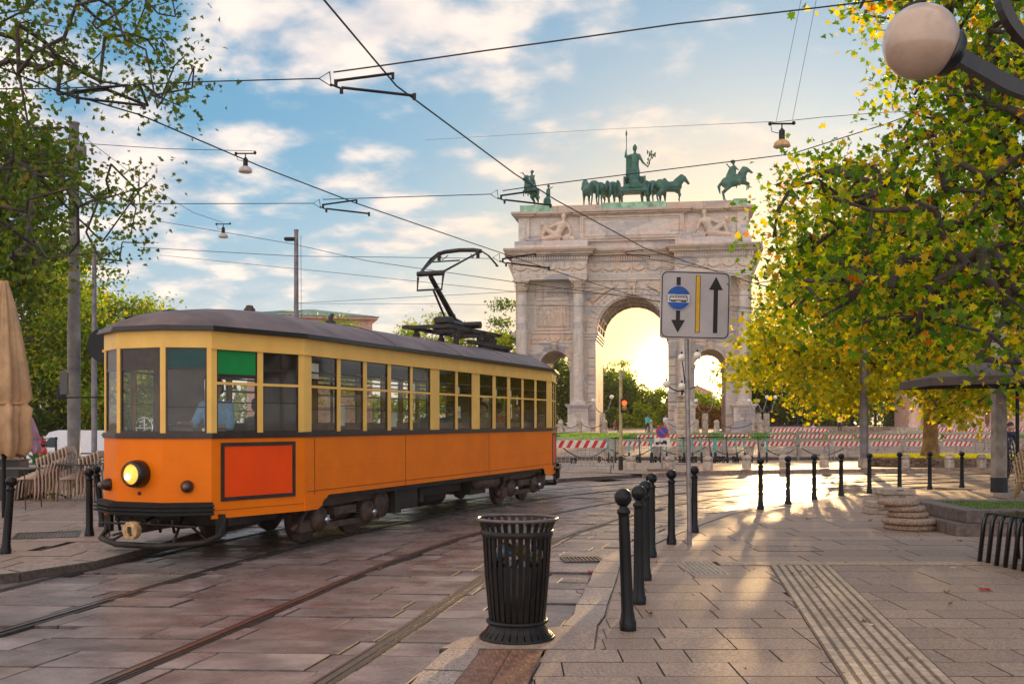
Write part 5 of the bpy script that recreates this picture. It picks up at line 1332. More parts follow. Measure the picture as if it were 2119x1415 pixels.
def rider(m, T, arm):
    V = lambda x, y, z: T @ Vector((x, y, z))
    m.cap(V(-.05, 0, 1.75), V(0, 0, 2.3), .2, .2); m.cap(V(0, -.2, 2.38), V(0, .2, 2.38), .11, .11); m.ball(V(.03, 0, 2.75), .15, 8, 6, sc=(1, 1, 1.2)); m.cap(V(0, 0, 2.45), V(.02, 0, 2.62), .08, .08); m.ball(V(-.06, 0, 2.78), .15, 8, 6)
    for s in (-1, 1): m.cap(V(0, s * .15, 1.7), V(.35, s * .36, 1.35), .15, .11); m.cap(V(.35, s * .36, 1.35), V(.2, s * .4, .85), .10, .06)
    m.cap(V(0, arm * .22, 2.38), V(-.1, arm * .65, 2.5), .08, .07); m.cap(V(-.1, arm * .65, 2.5), V(-.15, arm * .98, 2.78), .07, .05); m.cap(V(-.15, arm * .9, 2.85), V(-.15, arm * 1.25, 2.86), .05, .05)
    m.cap(V(0, -arm * .22, 2.38), V(.25, -arm * .3, 2.05), .08, .06); m.cap(V(-.05, 0, 1.8), V(-.4, 0, 1.5), .2, .2); m.cap(V(-.2, 0, 2.3), V(-.5, 0, 1.7), .14, .18)
bpy.context.view_layer.update()
AM = arch.matrix_basis
def statue(name, lab, mb, x, y, z, rz, sc, vox, group=None):
    p = AM @ Vector((x, y, z)); o = obj(name, mb, bronze, None, p, -ATH + rz, sc=sc); tag(o, lab, 'statue', group); remesh(o, vox, 1); return o
S1 = 1.32
m = MB(); horse(m, Matrix.Identity(4), 'walk', -.28); rider(m, Matrix.Translation((.1, 0, .25)) @ Matrix.Rotation(-.1, 4, 'Y'), 1)
statue('rider_statue', 'green bronze rider raising a wreath on horseback, at the right corner of the arch roof', m, 10.25, PR + 1.3, Zpar + .12, R(15), S1, .06, 'bronze riders on the arch corners')
m = MB(); horse(m, Matrix.Identity(4), 'walk', -.2); rider(m, Matrix.Translation((.1, 0, .25)) @ Matrix.Rotation(-.1, 4, 'Y'), -1)
statue('rider_statue', 'green bronze rider with raised arm on horseback, at the left corner of the arch roof', m, -10.35, PR + 1.3, Zpar + .12, R(250), S1 * .95, .06, 'bronze riders on the arch corners')
m = MB(); f_ = m; f_.cap((0, 0, 1.1), (0, 0, 1.5), .2, .18); f_.ball((.02, 0, 1.85), .14, 8, 6); f_.cap((0, 0, 1.0), (.1, -.12, .1), .15, .09); f_.cap((0, 0, 1.0), (-.2, .12, .1), .15, .09); f_.cap((0, -.1, 1.55), (.4, -.3, 1.7), .07, .05); f_.cap((0, .1, 1.55), (-.2, .3, 1.1), .07, .05); f_.ball((-.1, 0, .5), .35, 8, 6, sc=(1, 1, 1.3))
statue('attendant_statue', 'small bronze figure standing beside the left corner rider on the arch', m, -8.6, PR + 1.5, Zpar + .12, 0, 1.2, .05)
for i, (x, lab, rz) in enumerate(((-4.0, 'outermost bronze chariot horse on the left side, head raised', 200), (-2.7, 'second bronze chariot horse from the left end of the team', 225), (-1.5, 'third bronze chariot horse, close to the left of the chariot', 235), (1.6, 'fourth bronze chariot horse, close to the right of the chariot', 305), (2.9, 'fifth bronze chariot horse, second from the right end', 320), (4.1, 'outermost bronze chariot horse on the right side, head raised', 345))):
    m = MB(); horse(m, Matrix.Identity(4), 'walk' if i % 2 else 'stand', 0)
    statue('horse_statue', lab, m, x - .35, PR + 2.2 + (0 if i in (0, 5) else .9), Zpar + .12, R({0: 118, 1: 75, 2: 80, 3: 95, 4: 60, 5: 25}[i]), 1.45, .06, 'bronze horses of the chariot team')
m = MB()
m.cap((-.75, 0, 1.3), (.75, 0, 1.3), .25, .25); m.box((0, 0, 1.5), (1.9, 1.3, .5)); m.box((0, .6, 2.1), (1.9, .2, 1.2)); m.box((-.9, 0, 2.0), (.18, 1.3, .9)); m.box((.9, 0, 2.0), (.18, 1.3, .9)); m.box((0, .1, 1.15), (2.1, 1.6, .15))
for s in (-1, 1):
    m.tube([(s * 1.15, .75 * math.cos(t), .85 + .75 * math.sin(t)) for t in [k * math.pi / 8 for k in range(16)]], .09, 6, closed=True)
    for k in range(4): a = k * math.pi / 4; m.cyl((s * 1.15, -.7 * math.cos(a), .85 - .7 * math.sin(a)), (s * 1.15, .7 * math.cos(a), .85 + .7 * math.sin(a)), .05, n=6)
m.ball((0, -.65, 1.9), .35, 8, 6, sc=(1.6, .3, 1)); m.cap((-.6, -.65, 1.5), (.6, -.65, 1.5), .12, .12)
statue('chariot_statue', 'green bronze chariot in the middle of the arch roof', m, .25, PR + 1.6, Zpar + .12, 0, 1.15, .07)
m = MB(); b0 = 0
m.cap((-.05, 0, .3), (0, 0, 1.6), .42, .34); m.cap((.2, -.1, .2), (.15, -.1, 1.3), .22, .25); m.cap((-.3, 0, .2), (-.2, 0, 1.4), .22, .22); m.cap((0, 0, 1.6), (0, 0, 2.35), .32, .33); m.cap((-.3, 0, 2.5), (.3, 0, 2.5), .17, .17); m.cap((0, 0, 2.6), (0, 0, 2.85), .11, .11); m.ball((0, 0, 3.1), .21, 10, 8, sc=(.9, 1, 1.2)); m.cap((0, 0, 3.25), (0, .1, 3.42), .14, .06)
m.cap((-.35, 0, 2.5), (-.75, -.05, 2.45), .12, .1); m.cap((-.75, -.05, 2.45), (-.68, -.1, 2.95), .09, .07); m.cap((.35, 0, 2.5), (.62, -.05, 1.95), .12, .1); m.cap((.62, -.05, 1.95), (1.05, -.15, 1.55), .09, .06)
m.cap((-.66, -.1, 1.0), (-.66, -.1, 4.2), .055, .055); m.cap((-.66, -.1, 4.2), (-.66, -.1, 4.6), .10, .03); m.cap((-.5, .1, 2.4), (-.55, .1, .9), .16, .2)
o = statue('goddess_statue', 'tall green bronze standing goddess with spear and olive branch, above the chariot', m, .25, PR + 1.7, Zpar + 1.9, 0, 1.3, .055)
br = MB(); br.tube([(1.02, -.15, 1.5), (1.15, -.15, 1.9), (1.3, -.15, 2.3), (1.35, -.15, 2.75)], .035, 5)
for k in range(18): a = rnd.uniform(-1, 1); zq = rnd.uniform(1.8, 2.8); br.ball((1.2 + a * .35 + (zq - 2) * .12, -.15, zq), .06, 6, 4, sc=(1, .5, 1.6)); br.tube([(1.22 + (zq - 2.1) * .2, -.15, zq - .12), (1.2 + a * .35 + (zq - 2) * .12, -.15, zq)], .02, 4)
obj('olive_branch', br, bronze, o)

# stone posts with chains round the arch
postst = mat('stone_post', (.50, .40, .32), rough=.6, var=.3, scale=5, bump=.3, bscale=20, objvar=.12, dirt=.4, dirtcol=(.2, .14, .1))
iron = mat('chain_iron', (.03, .025, .025), rough=.5, var=.3)
ax = [1160, 1199, 1251, 1345, 1380, 1441, 1483, 1560, 1575]
pp = None
pm = mesh_of('round_post', MB().lathe([(.30, 0), (.32, .15), (.28, .2), (.25, .9), (.27, .95), (.24, 1.1), (.14, 1.22), (0, 1.25)], 14), postst)
prev = None
for i, x in enumerate(ax):
    p = onp(x, 97.5 + (i % 2)); o = link('round_post', pm, None, p); tag(o, 'pale round stone post, %s' % ('just behind the tram', 'before the left column pedestal', 'at the left jamb of the main opening', 'inside the main opening near the no parking sign', 'at the right of the main opening', 'left of the right small opening', 'right of the right small opening', 'before the rightmost column pedestal', 'rightmost of the row by the fence')[i], 'stone post', 'round stone posts at the foot of the arch')
    if prev is not None and i not in (3, 6):
        m_ = MB(); a, b = prev + Vector((0, 0, 1.0)), p + Vector((0, 0, 1.0)); m_.tube([a.lerp(b, t) + Vector((0, 0, -.55 * 4 * t * (1 - t))) for t in [k / 12 for k in range(13)]], .035, 5)
        tag(obj('post_chain', m_, iron), 'sagging iron chain between the round posts by the arch', 'chain', 'chains between the round posts')
    prev = p
# ================================================================ street furniture on the pavements
# bollards
def bollard_mesh():
    m = MB(); m.lathe([(.062, 0), (.064, .06), (.056, .075), (.052, .11), (.047, .13), (.044, .5), (.041, .80), (.041, .815), (.05, .825), (.052, .84), (.044, .85), (.036, .86), (.03, .875)], 20)
    return m
bpost = mesh_of('post', bollard_mesh(), black); bball = mesh_of('ball', MB().ball((0, 0, .935), .066, 20, 14), black)
def bollard(label, loc, h, tilt=(0, 0)):
    t = thing('bollard', label, 'bollard', loc, group='black ball-topped bollards along the tracks', sc=(1.06, 1.06, h), rot=(tilt[0], tilt[1], 0)); link('post', bpost, t); link('ball', bball, t); return t
RB = [(1300, 1303, 1010, 'nearest and tallest black ball-topped bollard, right of the litter bin'), (1322, 1249, 1004, 'second black bollard from the camera, just behind the nearest one'), (1335.6, 1200, 994, 'third black bollard from the camera, partly hidden by two others'), (1348, 1152.7, 978, 'fourth black bollard from the camera, farthest of the overlapping row'), (1389.5, 1125.5, 971, 'black bollard just left of the tram lane sign post'), (1437, 1101.6, 964, 'black bollard just right of the tram lane sign post'),
 (1574, 1054, 947, 'first black bollard after the gap right of the sign post'), (1630.7, 1043, 942.7, 'black bollard standing before the leftmost chained square stone'), (1685, 1034, 940, 'black bollard left of the domed stone bollard with dark base'), (1740.6, 1026.4, 938, 'black bollard before the second chained square stone'), (1799, 1020.6, 937, 'black bollard just right of the tall grey pole'), (1861.5, 1015.6, 935, 'black bollard before the left end of the round planter'), (1924, 1012.4, 934, 'black bollard in front of the street tree trunk'), (1990.5, 1008.8, 934, 'last black bollard of the curve, left of the concrete pillar')]
for px, pb, ptp, lab in RB:
    p = G(px, pb); h = (pb - ptp) / F * p.y; bollard(lab, (p.x, p.y, 0), h, (0, R(-2.2) if px == 1300 else 0))
for px, pb, ptp, lab, ty in ((11, 1145, 985, 'leaning black bollard at the left edge of the picture', .085), (185, 1108.6, 968, 'upright black bollard before the tram front, by the kerb', 0), (213.4, 1089, 962, 'leaning black bollard nearly behind the tram stop pole', -.12), (70, 948, 930, 'small distant black bollard near the red moped', 0), (116, 950, 930, 'small distant black bollard before the white van', 0)):
    p = G(px, pb, LS); h = (pb - ptp) / F * p.y
    if pb < 960: h = .95
    bollard(lab, (p.x, p.y, LS), h, (0, ty))
# litter bin
p = G(1070, 1319); binp = (p.x, p.y, .006)
bin_ = thing('litter_bin', 'dark slatted metal litter bin with flared rim, standing at the kerb', 'bin', binp)
binm = mat('bin_paint', (.009, .0075, .007), rough=.38, var=.35, scale=9, spec=.32, dirt=.4, dirtcol=(.04, .022, .013), bump=.15, bscale=40)
def br(z):   # radius profile
    P = [(0, .285), (.02, .285), (.05, .245), (.10, .215), (.125, .212), (.16, .218), (.5, .248), (.75, .262), (.83, .272), (.88, .292), (.905, .305)]
    for (a, ra), (b, rb) in zip(P, P[1:]):
        if z <= b: return ra + (rb - ra) * (z - a) / (b - a)
    return P[-1][1]
zs_ = [.012, .03, .06, .10, .125, .2, .35, .5, .65, .75, .83, .87, .90]
for k in range(30):
    a = 2 * math.pi * k / 30; m_ = MB(); vs = []
    for z in zs_:
        r_ = br(z); w = .0165 if z > .1 else .0225
        c, s = math.cos(a), math.sin(a)
        for (dr, dw) in ((0, -w), (0, w), (-.006, w), (-.006, -w)): vs.append(((r_ + dr) * c - dw * s, (r_ + dr) * s + dw * c, z))
    n_ = len(zs_); m_.add(vs, [(i * 4 + j, i * 4 + (j + 1) % 4, i * 4 + 4 + (j + 1) % 4, i * 4 + 4 + j) for i in range(n_ - 1) for j in range(4)] + [(3, 2, 1, 0), tuple(n_ * 4 - 4 + j for j in range(4))])
    obj('slat', m_, binm, bin_)
def hoop(r, z, rr, M=None): return [(r * math.cos(2 * math.pi * k / 48), r * math.sin(2 * math.pi * k / 48), z) for k in range(48)]
obj('rim', MB().tube(hoop(.303, .905, 0), .0125, 8, closed=True), mat('bin_rim', (.16, .12, .11), rough=.35, metal=.4, var=.3), bin_)
obj('hoop', MB().tube(hoop(.221, .128, 0), .017, 8, closed=True), binm, bin_)
m_ = MB(); m_.lathe([(br(.80) + .004, .775), (br(.80) + .006, .78), (br(.82) + .007, .818), (br(.82) + .002, .822)], 48); obj('band', m_, binm, bin_)
m_ = MB(); m_.lathe([(.287, .0), (.29, .012), (.28, .022), (.25, .02)], 48); obj('foot_ring', m_, binm, bin_)
obj('liner', MB().lathe([(0, .10), (.195, .10), (.238, .56), (.235, .56), (.19, .12)], 32), mat('bin_liner', (.025, .026, .03), rough=.55, var=.3, dirt=.3), bin_)
r_ = random.Random(5); cb = (.45, .5, .55)
for k in range(26):
    a = r_.random() * 6.28; rr = r_.random() ** .5 * .17; c = (rr * math.cos(a), rr * math.sin(a), .56 + r_.random() * .14); m_ = MB(); m_.ball(c, r_.uniform(.03, .06), 7, 5, sc=(1, r_.uniform(.5, 1), r_.uniform(.5, 1)), rot=Euler((r_.random() * 3, r_.random() * 3, 0)).to_matrix())
    tag(obj('crumpled_wrapper', m_, mat('wrap%d' % (k % 5), [(.35, .42, .5), (.1, .12, .15), (.5, .48, .42), (.08, .18, .3), (.45, .25, .08)][k % 5], rough=.3, var=.3, scale=30, bump=.8, bscale=20), None, (binp[0], binp[1], binp[2])), 'crumpled wrapper lying in the slatted litter bin', 'litter', 'crumpled wrappers inside the litter bin')
# tram lane sign
signw = mat('sign_face', (.50, .45, .46), rough=.45, var=.06, scale=3, dirt=.15); signb = mat('sign_black', (.012, .010, .010), rough=.5); signy = mat('sign_yellow', (.72, .40, .02), rough=.45); signblue = mat('sign_blue', (.01, .09, .42), rough=.4); galv = mat('galvanised', (.34, .30, .30), rough=.4, metal=.6, var=.2, scale=8, dirt=.3)
p = G(1427, 1130); sY = p.y
sg = thing('road_sign', 'square grey sign with tram symbol, yellow line and two black arrows on a pole', 'road sign', (p.x, p.y, 0), rot=(0, R(-.8), 0))
obj('pole', MB().cyl((0, 0, 0), (0, 0, 3.62), .031, n=16), galv, sg)
PXS = F / sY; W_, H_ = 146 / PXS, 140 / PXS
T = Matrix.Translation(((1439 - 1422.0) / PXS, -.05, EYE + (HY - 632.5) / PXS)) @ Matrix.Rotation(R(2.0), 4, 'Y') @ Matrix.Rotation(R(4), 4, 'Z')
def rrect(w, h, r, n=6):
    o = []
    for (cx, cy, a0) in ((w / 2 - r, -h / 2 + r, -90), (w / 2 - r, h / 2 - r, 0), (-w / 2 + r, h / 2 - r, 90), (-w / 2 + r, -h / 2 + r, 180)):
        for k in range(n + 1): a = R(a0 + 90 * k / n); o.append((cx + r * math.cos(a), cy + r * math.sin(a)))
    return o
def sp(poly, y0, y1): return MB().prism([(a, b) for a, b in poly][::-1], y0, y1, axis='Y', M=T)
board = obj('board', sp(rrect(W_, H_, .05), -.008, .012), signw, sg)
m_ = MB(); ro, ri = rrect(W_ - .03, H_ - .03, .075), rrect(W_ - .055, H_ - .055, .065); n = len(ro)
m_.add([(a, -.011, b) for a, b in ro] + [(a, -.011, b) for a, b in ri], [(i, (i + 1) % n, n + (i + 1) % n, n + i) for i in range(n)], M=T); obj('border', m_, signb, board)
q = lambda px, py: ((px - 1439) / PXS, (632.5 - py) / PXS)
def rect(px0, px1, py0, py1): a, b = q(px0, py1), q(px1, py0); return [(a[0], a[1]), (b[0], a[1]), (b[0], b[1]), (a[0], b[1])]
obj('lane_line', sp(rect(1440.5, 1448, 572, 688), -.012, -.008), signy, board)
m_ = sp(rect(1439.3, 1449.2, 571, 689), -.0105, -.008); obj('lane_line_edge', m_, signb, board)
m_ = sp([q(1477, 689), q(1486, 689), q(1486, 600), q(1496, 600), q(1481.5, 573), q(1467, 600), q(1477, 600)], -.012, -.008); obj('arrow', m_, signb, board)
m_ = sp([q(1399, 576), q(1407.5, 576), q(1407.5, 664), q(1418, 664), q(1403.3, 690), q(1389, 664), q(1399, 664)][::-1], -.0115, -.008); obj('arrow', m_, signb, board)
cxs, czs = q(1403.5, 619); rr = 25 / PXS
m_ = MB(); m_.lathe([(rr, 0), (rr, .004), (0, .004)], 40, M=T @ Matrix.Translation((cxs, -.0115, czs)) @ Matrix.Rotation(R(90), 4, 'X'), smooth=False); disc = obj('disc', m_, signblue, sg)
obj('disc_rim', MB().tube([(cxs + rr * math.cos(a), -.016, czs + rr * math.sin(a)) for a in [k * math.pi / 20 for k in range(40)]], .006, 5, closed=True, M=T), signw, disc)
obj('white_band', sp(rect(1380.5, 1426.5, 611.5, 628), -.0175, -.0155), mat('sign_white', (.72, .68, .66), rough=.45), disc)
m_ = MB()
for R_ in (rect(1384, 1422, 623, 625), rect(1385, 1421, 617, 618.2), rect(1386, 1420, 613.5, 614.5)): m_.prism(R_[::-1], -.020, -.0176, axis='Y', M=T)
for k in range(7): m_.prism(rect(1386 + k * 5.6, 1387 + k * 5.6, 613.5, 618.2)[::-1], -.0195, -.0176, axis='Y', M=T)
m_.prism([q(1384, 623), q(1386, 613.5), q(1387, 613.5), q(1385.2, 623)][::1], -.0202, -.0176, axis='Y', M=T); m_.prism([q(1422, 623), q(1420, 613.5), q(1421, 613.5), q(1423, 623)][::-1], -.0202, -.0176, axis='Y', M=T)
m_.prism(rect(1388, 1398, 625.3, 627)[::-1], -.020, -.0176, axis='Y', M=T); m_.prism(rect(1409, 1419, 625.3, 627)[::-1], -.020, -.0176, axis='Y', M=T); m_.tube([Vector((*[q(1397, 613)[0]], -.0185, q(1397, 613)[1])), Vector((q(1401, 610.3)[0], -.0185, q(1401, 610.3)[1])), Vector((q(1407, 608.5)[0], -.0185, q(1407, 608.5)[1]))], .0028, 4, M=T)
obj('tram_symbol', m_, signb, disc)
m_ = MB()
for dz in (-.25, .25): m_.box((0, -.02, EYE + (HY - 632.5) / PXS + dz), (.12, .06, .04))
obj('clamp', m_, galv, sg)

# globe street lamp, upper right
globem = mat('lamp_globe', (.52, .36, .26), rough=.28, var=.10, scale=4, coat=.8, dirt=.3, dirtcol=(.28, .19, .13))
lampbk = mat('lamp_dark', (.008, .007, .010), rough=.4, coat=.3)
LY = 6.4; gc = at(1905, 87, LY); gr = 76 / F * LY
pbase = Vector((gc.x + 1.38, LY + .25, 0))
gl = thing('street_lamp', 'big dusty globe street lamp on a dark curved arm, nearest and highest in the picture', 'street lamp', pbase)
L_ = lambda v: v - pbase
post = MB(); post.lathe([(.16, 0), (.15, .5), (.09, .6), (.075, 3.2), (.06, 4.6)], 16); obj('post', post, lampbk, gl)
c0 = gc + Vector((.0, 0, 0)); e0 = at(1984, 118, LY)
g_ = obj('globe', MB().ball(L_(gc), gr, 40, 26), globem, gl)
sk = MB(); dv = (e0 - gc).normalized(); qd = dv.to_track_quat('Z', 'Y').to_matrix().to_4x4(); sk.lathe([(.04, 0), (.14, .0), (.145, .02), (.12, .06), (.05, .09), (0, .09)], 24, M=Matrix.Translation(L_(gc + dv * (gr - .05))) @ qd); obj('collar', sk, lampbk, gl)
arm = [L_(gc + dv * (gr + .02)), L_(at(2040, 140, LY)), L_(at(2119, 172, LY)), L_(at(2230, 192, LY)), L_(at(2330, 190, LY + .1)), Vector((0, 0, L_(at(2330, 175, LY)).z))]
am = MB(); P_ = catmull([(v.x, v.z) for v in arm], 6)
sec = [(-.036, -.045), (.036, -.045), (.036, .045), (-.036, .045)]; vs = []
for i, p2 in enumerate(P_):
    d = (P_[min(i + 1, len(P_) - 1)] - P_[max(i - 1, 0)]).normalized(); nn = Vector((-d.y, d.x)); y_ = arm[0].y + (0 - arm[0].y) * i / (len(P_) - 1)
    for (a, b) in sec: vs.append((p2.x + nn.x * b, y_ + a, p2.y + nn.y * b))
nP = len(P_); am.add(vs, [(i * 4 + j, i * 4 + (j + 1) % 4, i * 4 + 4 + (j + 1) % 4, i * 4 + 4 + j) for i in range(nP - 1) for j in range(4)] + [(3, 2, 1, 0), tuple(nP * 4 - 4 + j for j in range(4))])
obj('arm', am, lampbk, gl)
# the hoop that carries the upper globes
hc = at(2235, -40, LY + .1); hr = 170 / F * LY; hm2 = MB(); vs = []; nh = 40
for i in range(nh):
    a = R(150) + i * R(250) / (nh - 1)
    for (dr, dy) in ((-.03, -.04), (.03, -.04), (.03, .04), (-.03, .04)): vs.append(L_(hc) + Vector(((hr + dr) * math.cos(a), dy, (hr + dr) * math.sin(a))))
hm2.add(vs, [(i * 4 + j, i * 4 + (j + 1) % 4, i * 4 + 4 + (j + 1) % 4, i * 4 + 4 + j) for i in range(nh - 1) for j in range(4)] + [(3, 2, 1, 0), tuple(nh * 4 - 4 + j for j in range(4))]); obj('hoop', hm2, lampbk, gl)
obj('globe', MB().ball(L_(hc) + Vector((-hr * .85, 0, hr * .75 + .2)), gr, 30, 20), globem, gl)

# concrete pillar and big parasol, right
conc = mat('old_concrete', (.40, .33, .27), rough=.7, var=.25, scale=3, bump=.3, bscale=25, dirt=.65, dirtcol=(.10, .075, .07))
p = G(2067, 1018); pil = thing('concrete_pillar', 'thick octagonal concrete pillar with a black painted foot, beside the stacked chairs', 'pillar', (p.x, p.y, 0))
obj('shaft', MB().lathe([(.185, .30), (.175, 4), (.14, 9.5)], 8, smooth=False), conc, pil); obj('foot', MB().lathe([(.20, 0), (.20, .33), (.185, .345)], 8, smooth=False), mat('foot_black', (.015, .015, .018), rough=.5), pil)
parm = mat('parasol_brown', (.075, .048, .040), rough=.75, var=.15, scale=4, bump=.2, bscale=20); beigep = mat('parasol_beige', (.62, .38, .20), rough=.8, var=.15, scale=3, bump=.25, bscale=18)
pc = at(2086, 790, 22.5); cr = thing('parasol', 'large open brown parasol canopy over the café terrace at the right edge', 'parasol', (pc.x + .2, pc.y, 0))
mz = pc.z; w = 1.85
m_ = MB(); cor = [(-w, -w, mz + .05), (w, -w, mz + .05), (w, w, mz + .05), (-w, w, mz + .05)]; mid = [(0, -w, mz + .09), (w, 0, mz + .09), (0, w, mz + .09), (-w, 0, mz + .09)]
vs = [(0, 0, mz + .62)] + cor + mid + [(a, b, c - .17) for a, b, c in cor] + [(a, b, c - .17) for a, b, c in mid]
m_.add(vs, [(0, 1, 5), (0, 5, 2), (0, 2, 6), (0, 6, 3), (0, 3, 7), (0, 7, 4), (0, 4, 8), (0, 8, 1)]); m_.add(vs, [(1, 5, 13, 9), (5, 2, 10, 13), (2, 6, 14, 10), (6, 3, 11, 14), (3, 7, 15, 11), (7, 4, 12, 15), (4, 8, 16, 12), (8, 1, 9, 16)])
cn = obj('canopy', m_, parm, cr)
for c_ in cor + mid: obj('rib', MB().cyl((0, 0, mz + .05 + .5), (c_[0] * .98, c_[1] * .98, c_[2] - .01), .014, n=6), black, cr)
m_ = MB(); m_.cyl((0, 0, 0), (0, 0, mz + .6), .04, n=12); obj('pole', m_, black, cr); obj('hub', MB().lathe([(.18, 0), (.2, .05), (.16, .18), (.06, .2)], 16, c=(0, 0, mz - .02)), black, cr); obj('base', MB().box((0, 0, .05), (.7, .7, .1), bev=.02), conc, cr)
for k in range(4): a = k * math.pi / 2 + .4; obj('strut', MB().cyl((0, 0, mz - .1), (w * .5 * math.cos(a), w * .5 * math.sin(a), mz + .28), .012, n=6), black, cr)
# stacked chairs. one chair, seat at 0.45, facing -y
chair_blk = mat('chair_black', (.006, .006, .008), rough=.25, coat=.4); tanw = mat('chair_tan', (.62, .44, .33), rough=.5, var=.15, scale=10); wirew = mat('wicker_tan', (.45, .30, .16), rough=.6, var=.25, scale=30)
def make_chair(label, loc, rz, legm, seatm, group, back=True, sc=1.):
    t = thing('chair', label, 'chair', loc, rz, group, sc=sc)
    for sx in (-1, 1):
        obj('leg', MB().tube([(sx * .20, -.20, .44), (sx * .21, -.22, .40), (sx * .23, -.26, 0)], .014 if back else .021, 6), legm, t)
        obj('leg', MB().tube([(sx * .20, .26, .85) if back else (sx * .2, .2, .44), (sx * .20, .20, .45), (sx * .22, .27, 0)], .014 if back else .021, 6), legm, t)
    s_ = MB(); s_.box((0, 0, .445), (.40, .42, .022), bev=.008)
    obj('seat', s_, seatm, t)
    if back:
        b = MB()
        for k in range(3): b.tube([(-.2, .215 + k * .022, .56 + k * .12), (0, .25 + k * .022, .56 + k * .12), (.2, .215 + k * .022, .56 + k * .12)], .018, 6)
        obj('backrest', b, seatm, t)
    return t
def make_bistro(label, loc, rz, group):
    """curved cafe chair of pale wood: two bowed back legs run up into the back"""
    t = thing('chair', label, 'chair', loc, rz, group)
    for sx in (-1, 1):
        obj('leg', MB().tube([(sx * .20, .18, 0), (sx * .20, .06 + .14, .2), (sx * .195, .19, .45), (sx * .19, .25, .68), (sx * .17, .20, .86)], [.016, .016, .018, .017, .015], 6), tanw, t)
        obj('leg', MB().tube([(sx * .21, -.26, 0), (sx * .20, -.23, .3), (sx * .19, -.20, .425), (sx * .19, -.12, .445), (sx * .19, .18, .45)], .015, 6), tanw, t)
    obj('seat', MB().box((0, -.02, .455), (.38, .38, .02), bev=.008), tanw, t)
    obj('backrest', MB().box((0, .215, .80), (.36, .02, .13), bev=.008), tanw, t)
    return t
c0 = None
ORD = ['first', 'second', 'third', 'fourth', 'fifth', 'sixth', 'seventh', 'eighth', 'ninth', 'tenth', 'eleventh', 'twelfth', 'thirteenth']; LAST = ['last', 'topmost']
def row_of(n, make, label, x, y, z, rz, dx, dy, dz, group):
    for k in range(n):
        lab = label.replace('{}', ORD[k] if k < n - 1 else LAST[dz > 0])
        if k == 0: first = make(lab, (x, y, z), rz)
        else: dup(first, lab, (x + dx * k, y + dy * k, z + dz * k), rz)
# nearest row of black stools at the right edge
p = G(2080, 1165); q2 = G(2119, 1205)
row_of(7, lambda l, lo, r: make_chair(l, lo, r, chair_blk, chair_blk, 'black stools nested at the right edge', False, 1.28), 'black metal stool, {} from behind in the nested row at the right edge', p.x + .18, p.y, 0, R(-62), .03, -.15, .0, '')
# black wicker chairs stacked behind the pillar foot
p = G(2093, 1014); row_of(6, lambda l, lo, r: make_chair(l, lo, r, chair_blk, chair_blk, 'black chairs stacked beside the concrete pillar'), 'black café chair, {} from below in the stack beside the concrete pillar', p.x, p.y + .1, 0, R(75), .06, .0, .085, '')
p = G(2118, 1040); row_of(5, lambda l, lo, r: make_chair(l, lo, r, wirew, wirew, 'tan legged chairs stacked at the right edge'), 'tan wicker chair, {} from below in the stack behind the low planter', p.x + .1, p.y, 0, R(60), .05, 0, .09, '')
# man bending over the stacks
p = G(2096, 1000); torso_person('person', 'man in a dark blue t-shirt bending over the stacked chairs behind the pillar', (p.x + .1, p.y + .8, 0), R(10), cloth('navy', (.02, .025, .06)), MATS['trousers_dark'], sit=False, arms='reach', lean=R(28), vox=.02)
# low stone planter
plm = mat('planter_stone', (.17, .125, .11), rough=.6, var=.25, scale=10, bump=.3, bscale=50, objvar=.12, dirt=.4)
plt = thing('stone_planter', 'two tier low stone planter with thin grass, beside the round umbrella weights', 'planter', (6.4, 15.1, 0))
def blocks(x0, x1, y0, y1, z0, z1, w):
    xs = list(np.arange(x0, x1, .95)) + [x1]
    for a, b in zip(xs, xs[1:]):
        if b - a > .1: obj('stone_block', MB().box(((a + b) / 2, y0 + w / 2, (z0 + z1) / 2), (b - a - .006, w, z1 - z0), bev=.008), plm, plt); obj('stone_block', MB().box(((a + b) / 2, y1 - w / 2, (z0 + z1) / 2), (b - a - .006, w, z1 - z0), bev=.008), plm, plt)
    ys = list(np.arange(y0 + w, y1 - w, .95)) + [y1 - w]
    for a, b in zip(ys, ys[1:]):
        if b - a > .1: obj('stone_block', MB().box((x0 + w / 2, (a + b) / 2, (z0 + z1) / 2), (w, b - a - .006, z1 - z0), bev=.008), plm, plt)
blocks(0, 5, 0, 2.5, 0, .178, .35); blocks(.17, 5, .08, 2.3, .18, .365, .30)
obj('soil', MB().bx(.4, 5, .3, 2.1, .05, .33), mat('soil', (.09, .055, .03), rough=.9, var=.4, scale=8, bump=.8, bscale=20), plt)
gb = MB()
for i in range(2600):
    x, y = rnd.uniform(.45, 4.9), rnd.uniform(.35, 2.0); h = rnd.uniform(.02, .07); t_ = rnd.random() * 3.14; dx, dy = .006 * math.cos(t_), .006 * math.sin(t_)
    gb.add([(x - dx, y - dy, .33), (x + dx, y + dy, .33), (x + rnd.uniform(-.02, .02), y + rnd.uniform(-.02, .02), .33 + h)], [(0, 1, 2)])
tag(obj('grass_tuft', gb, GRASS, plt), kind='stuff')
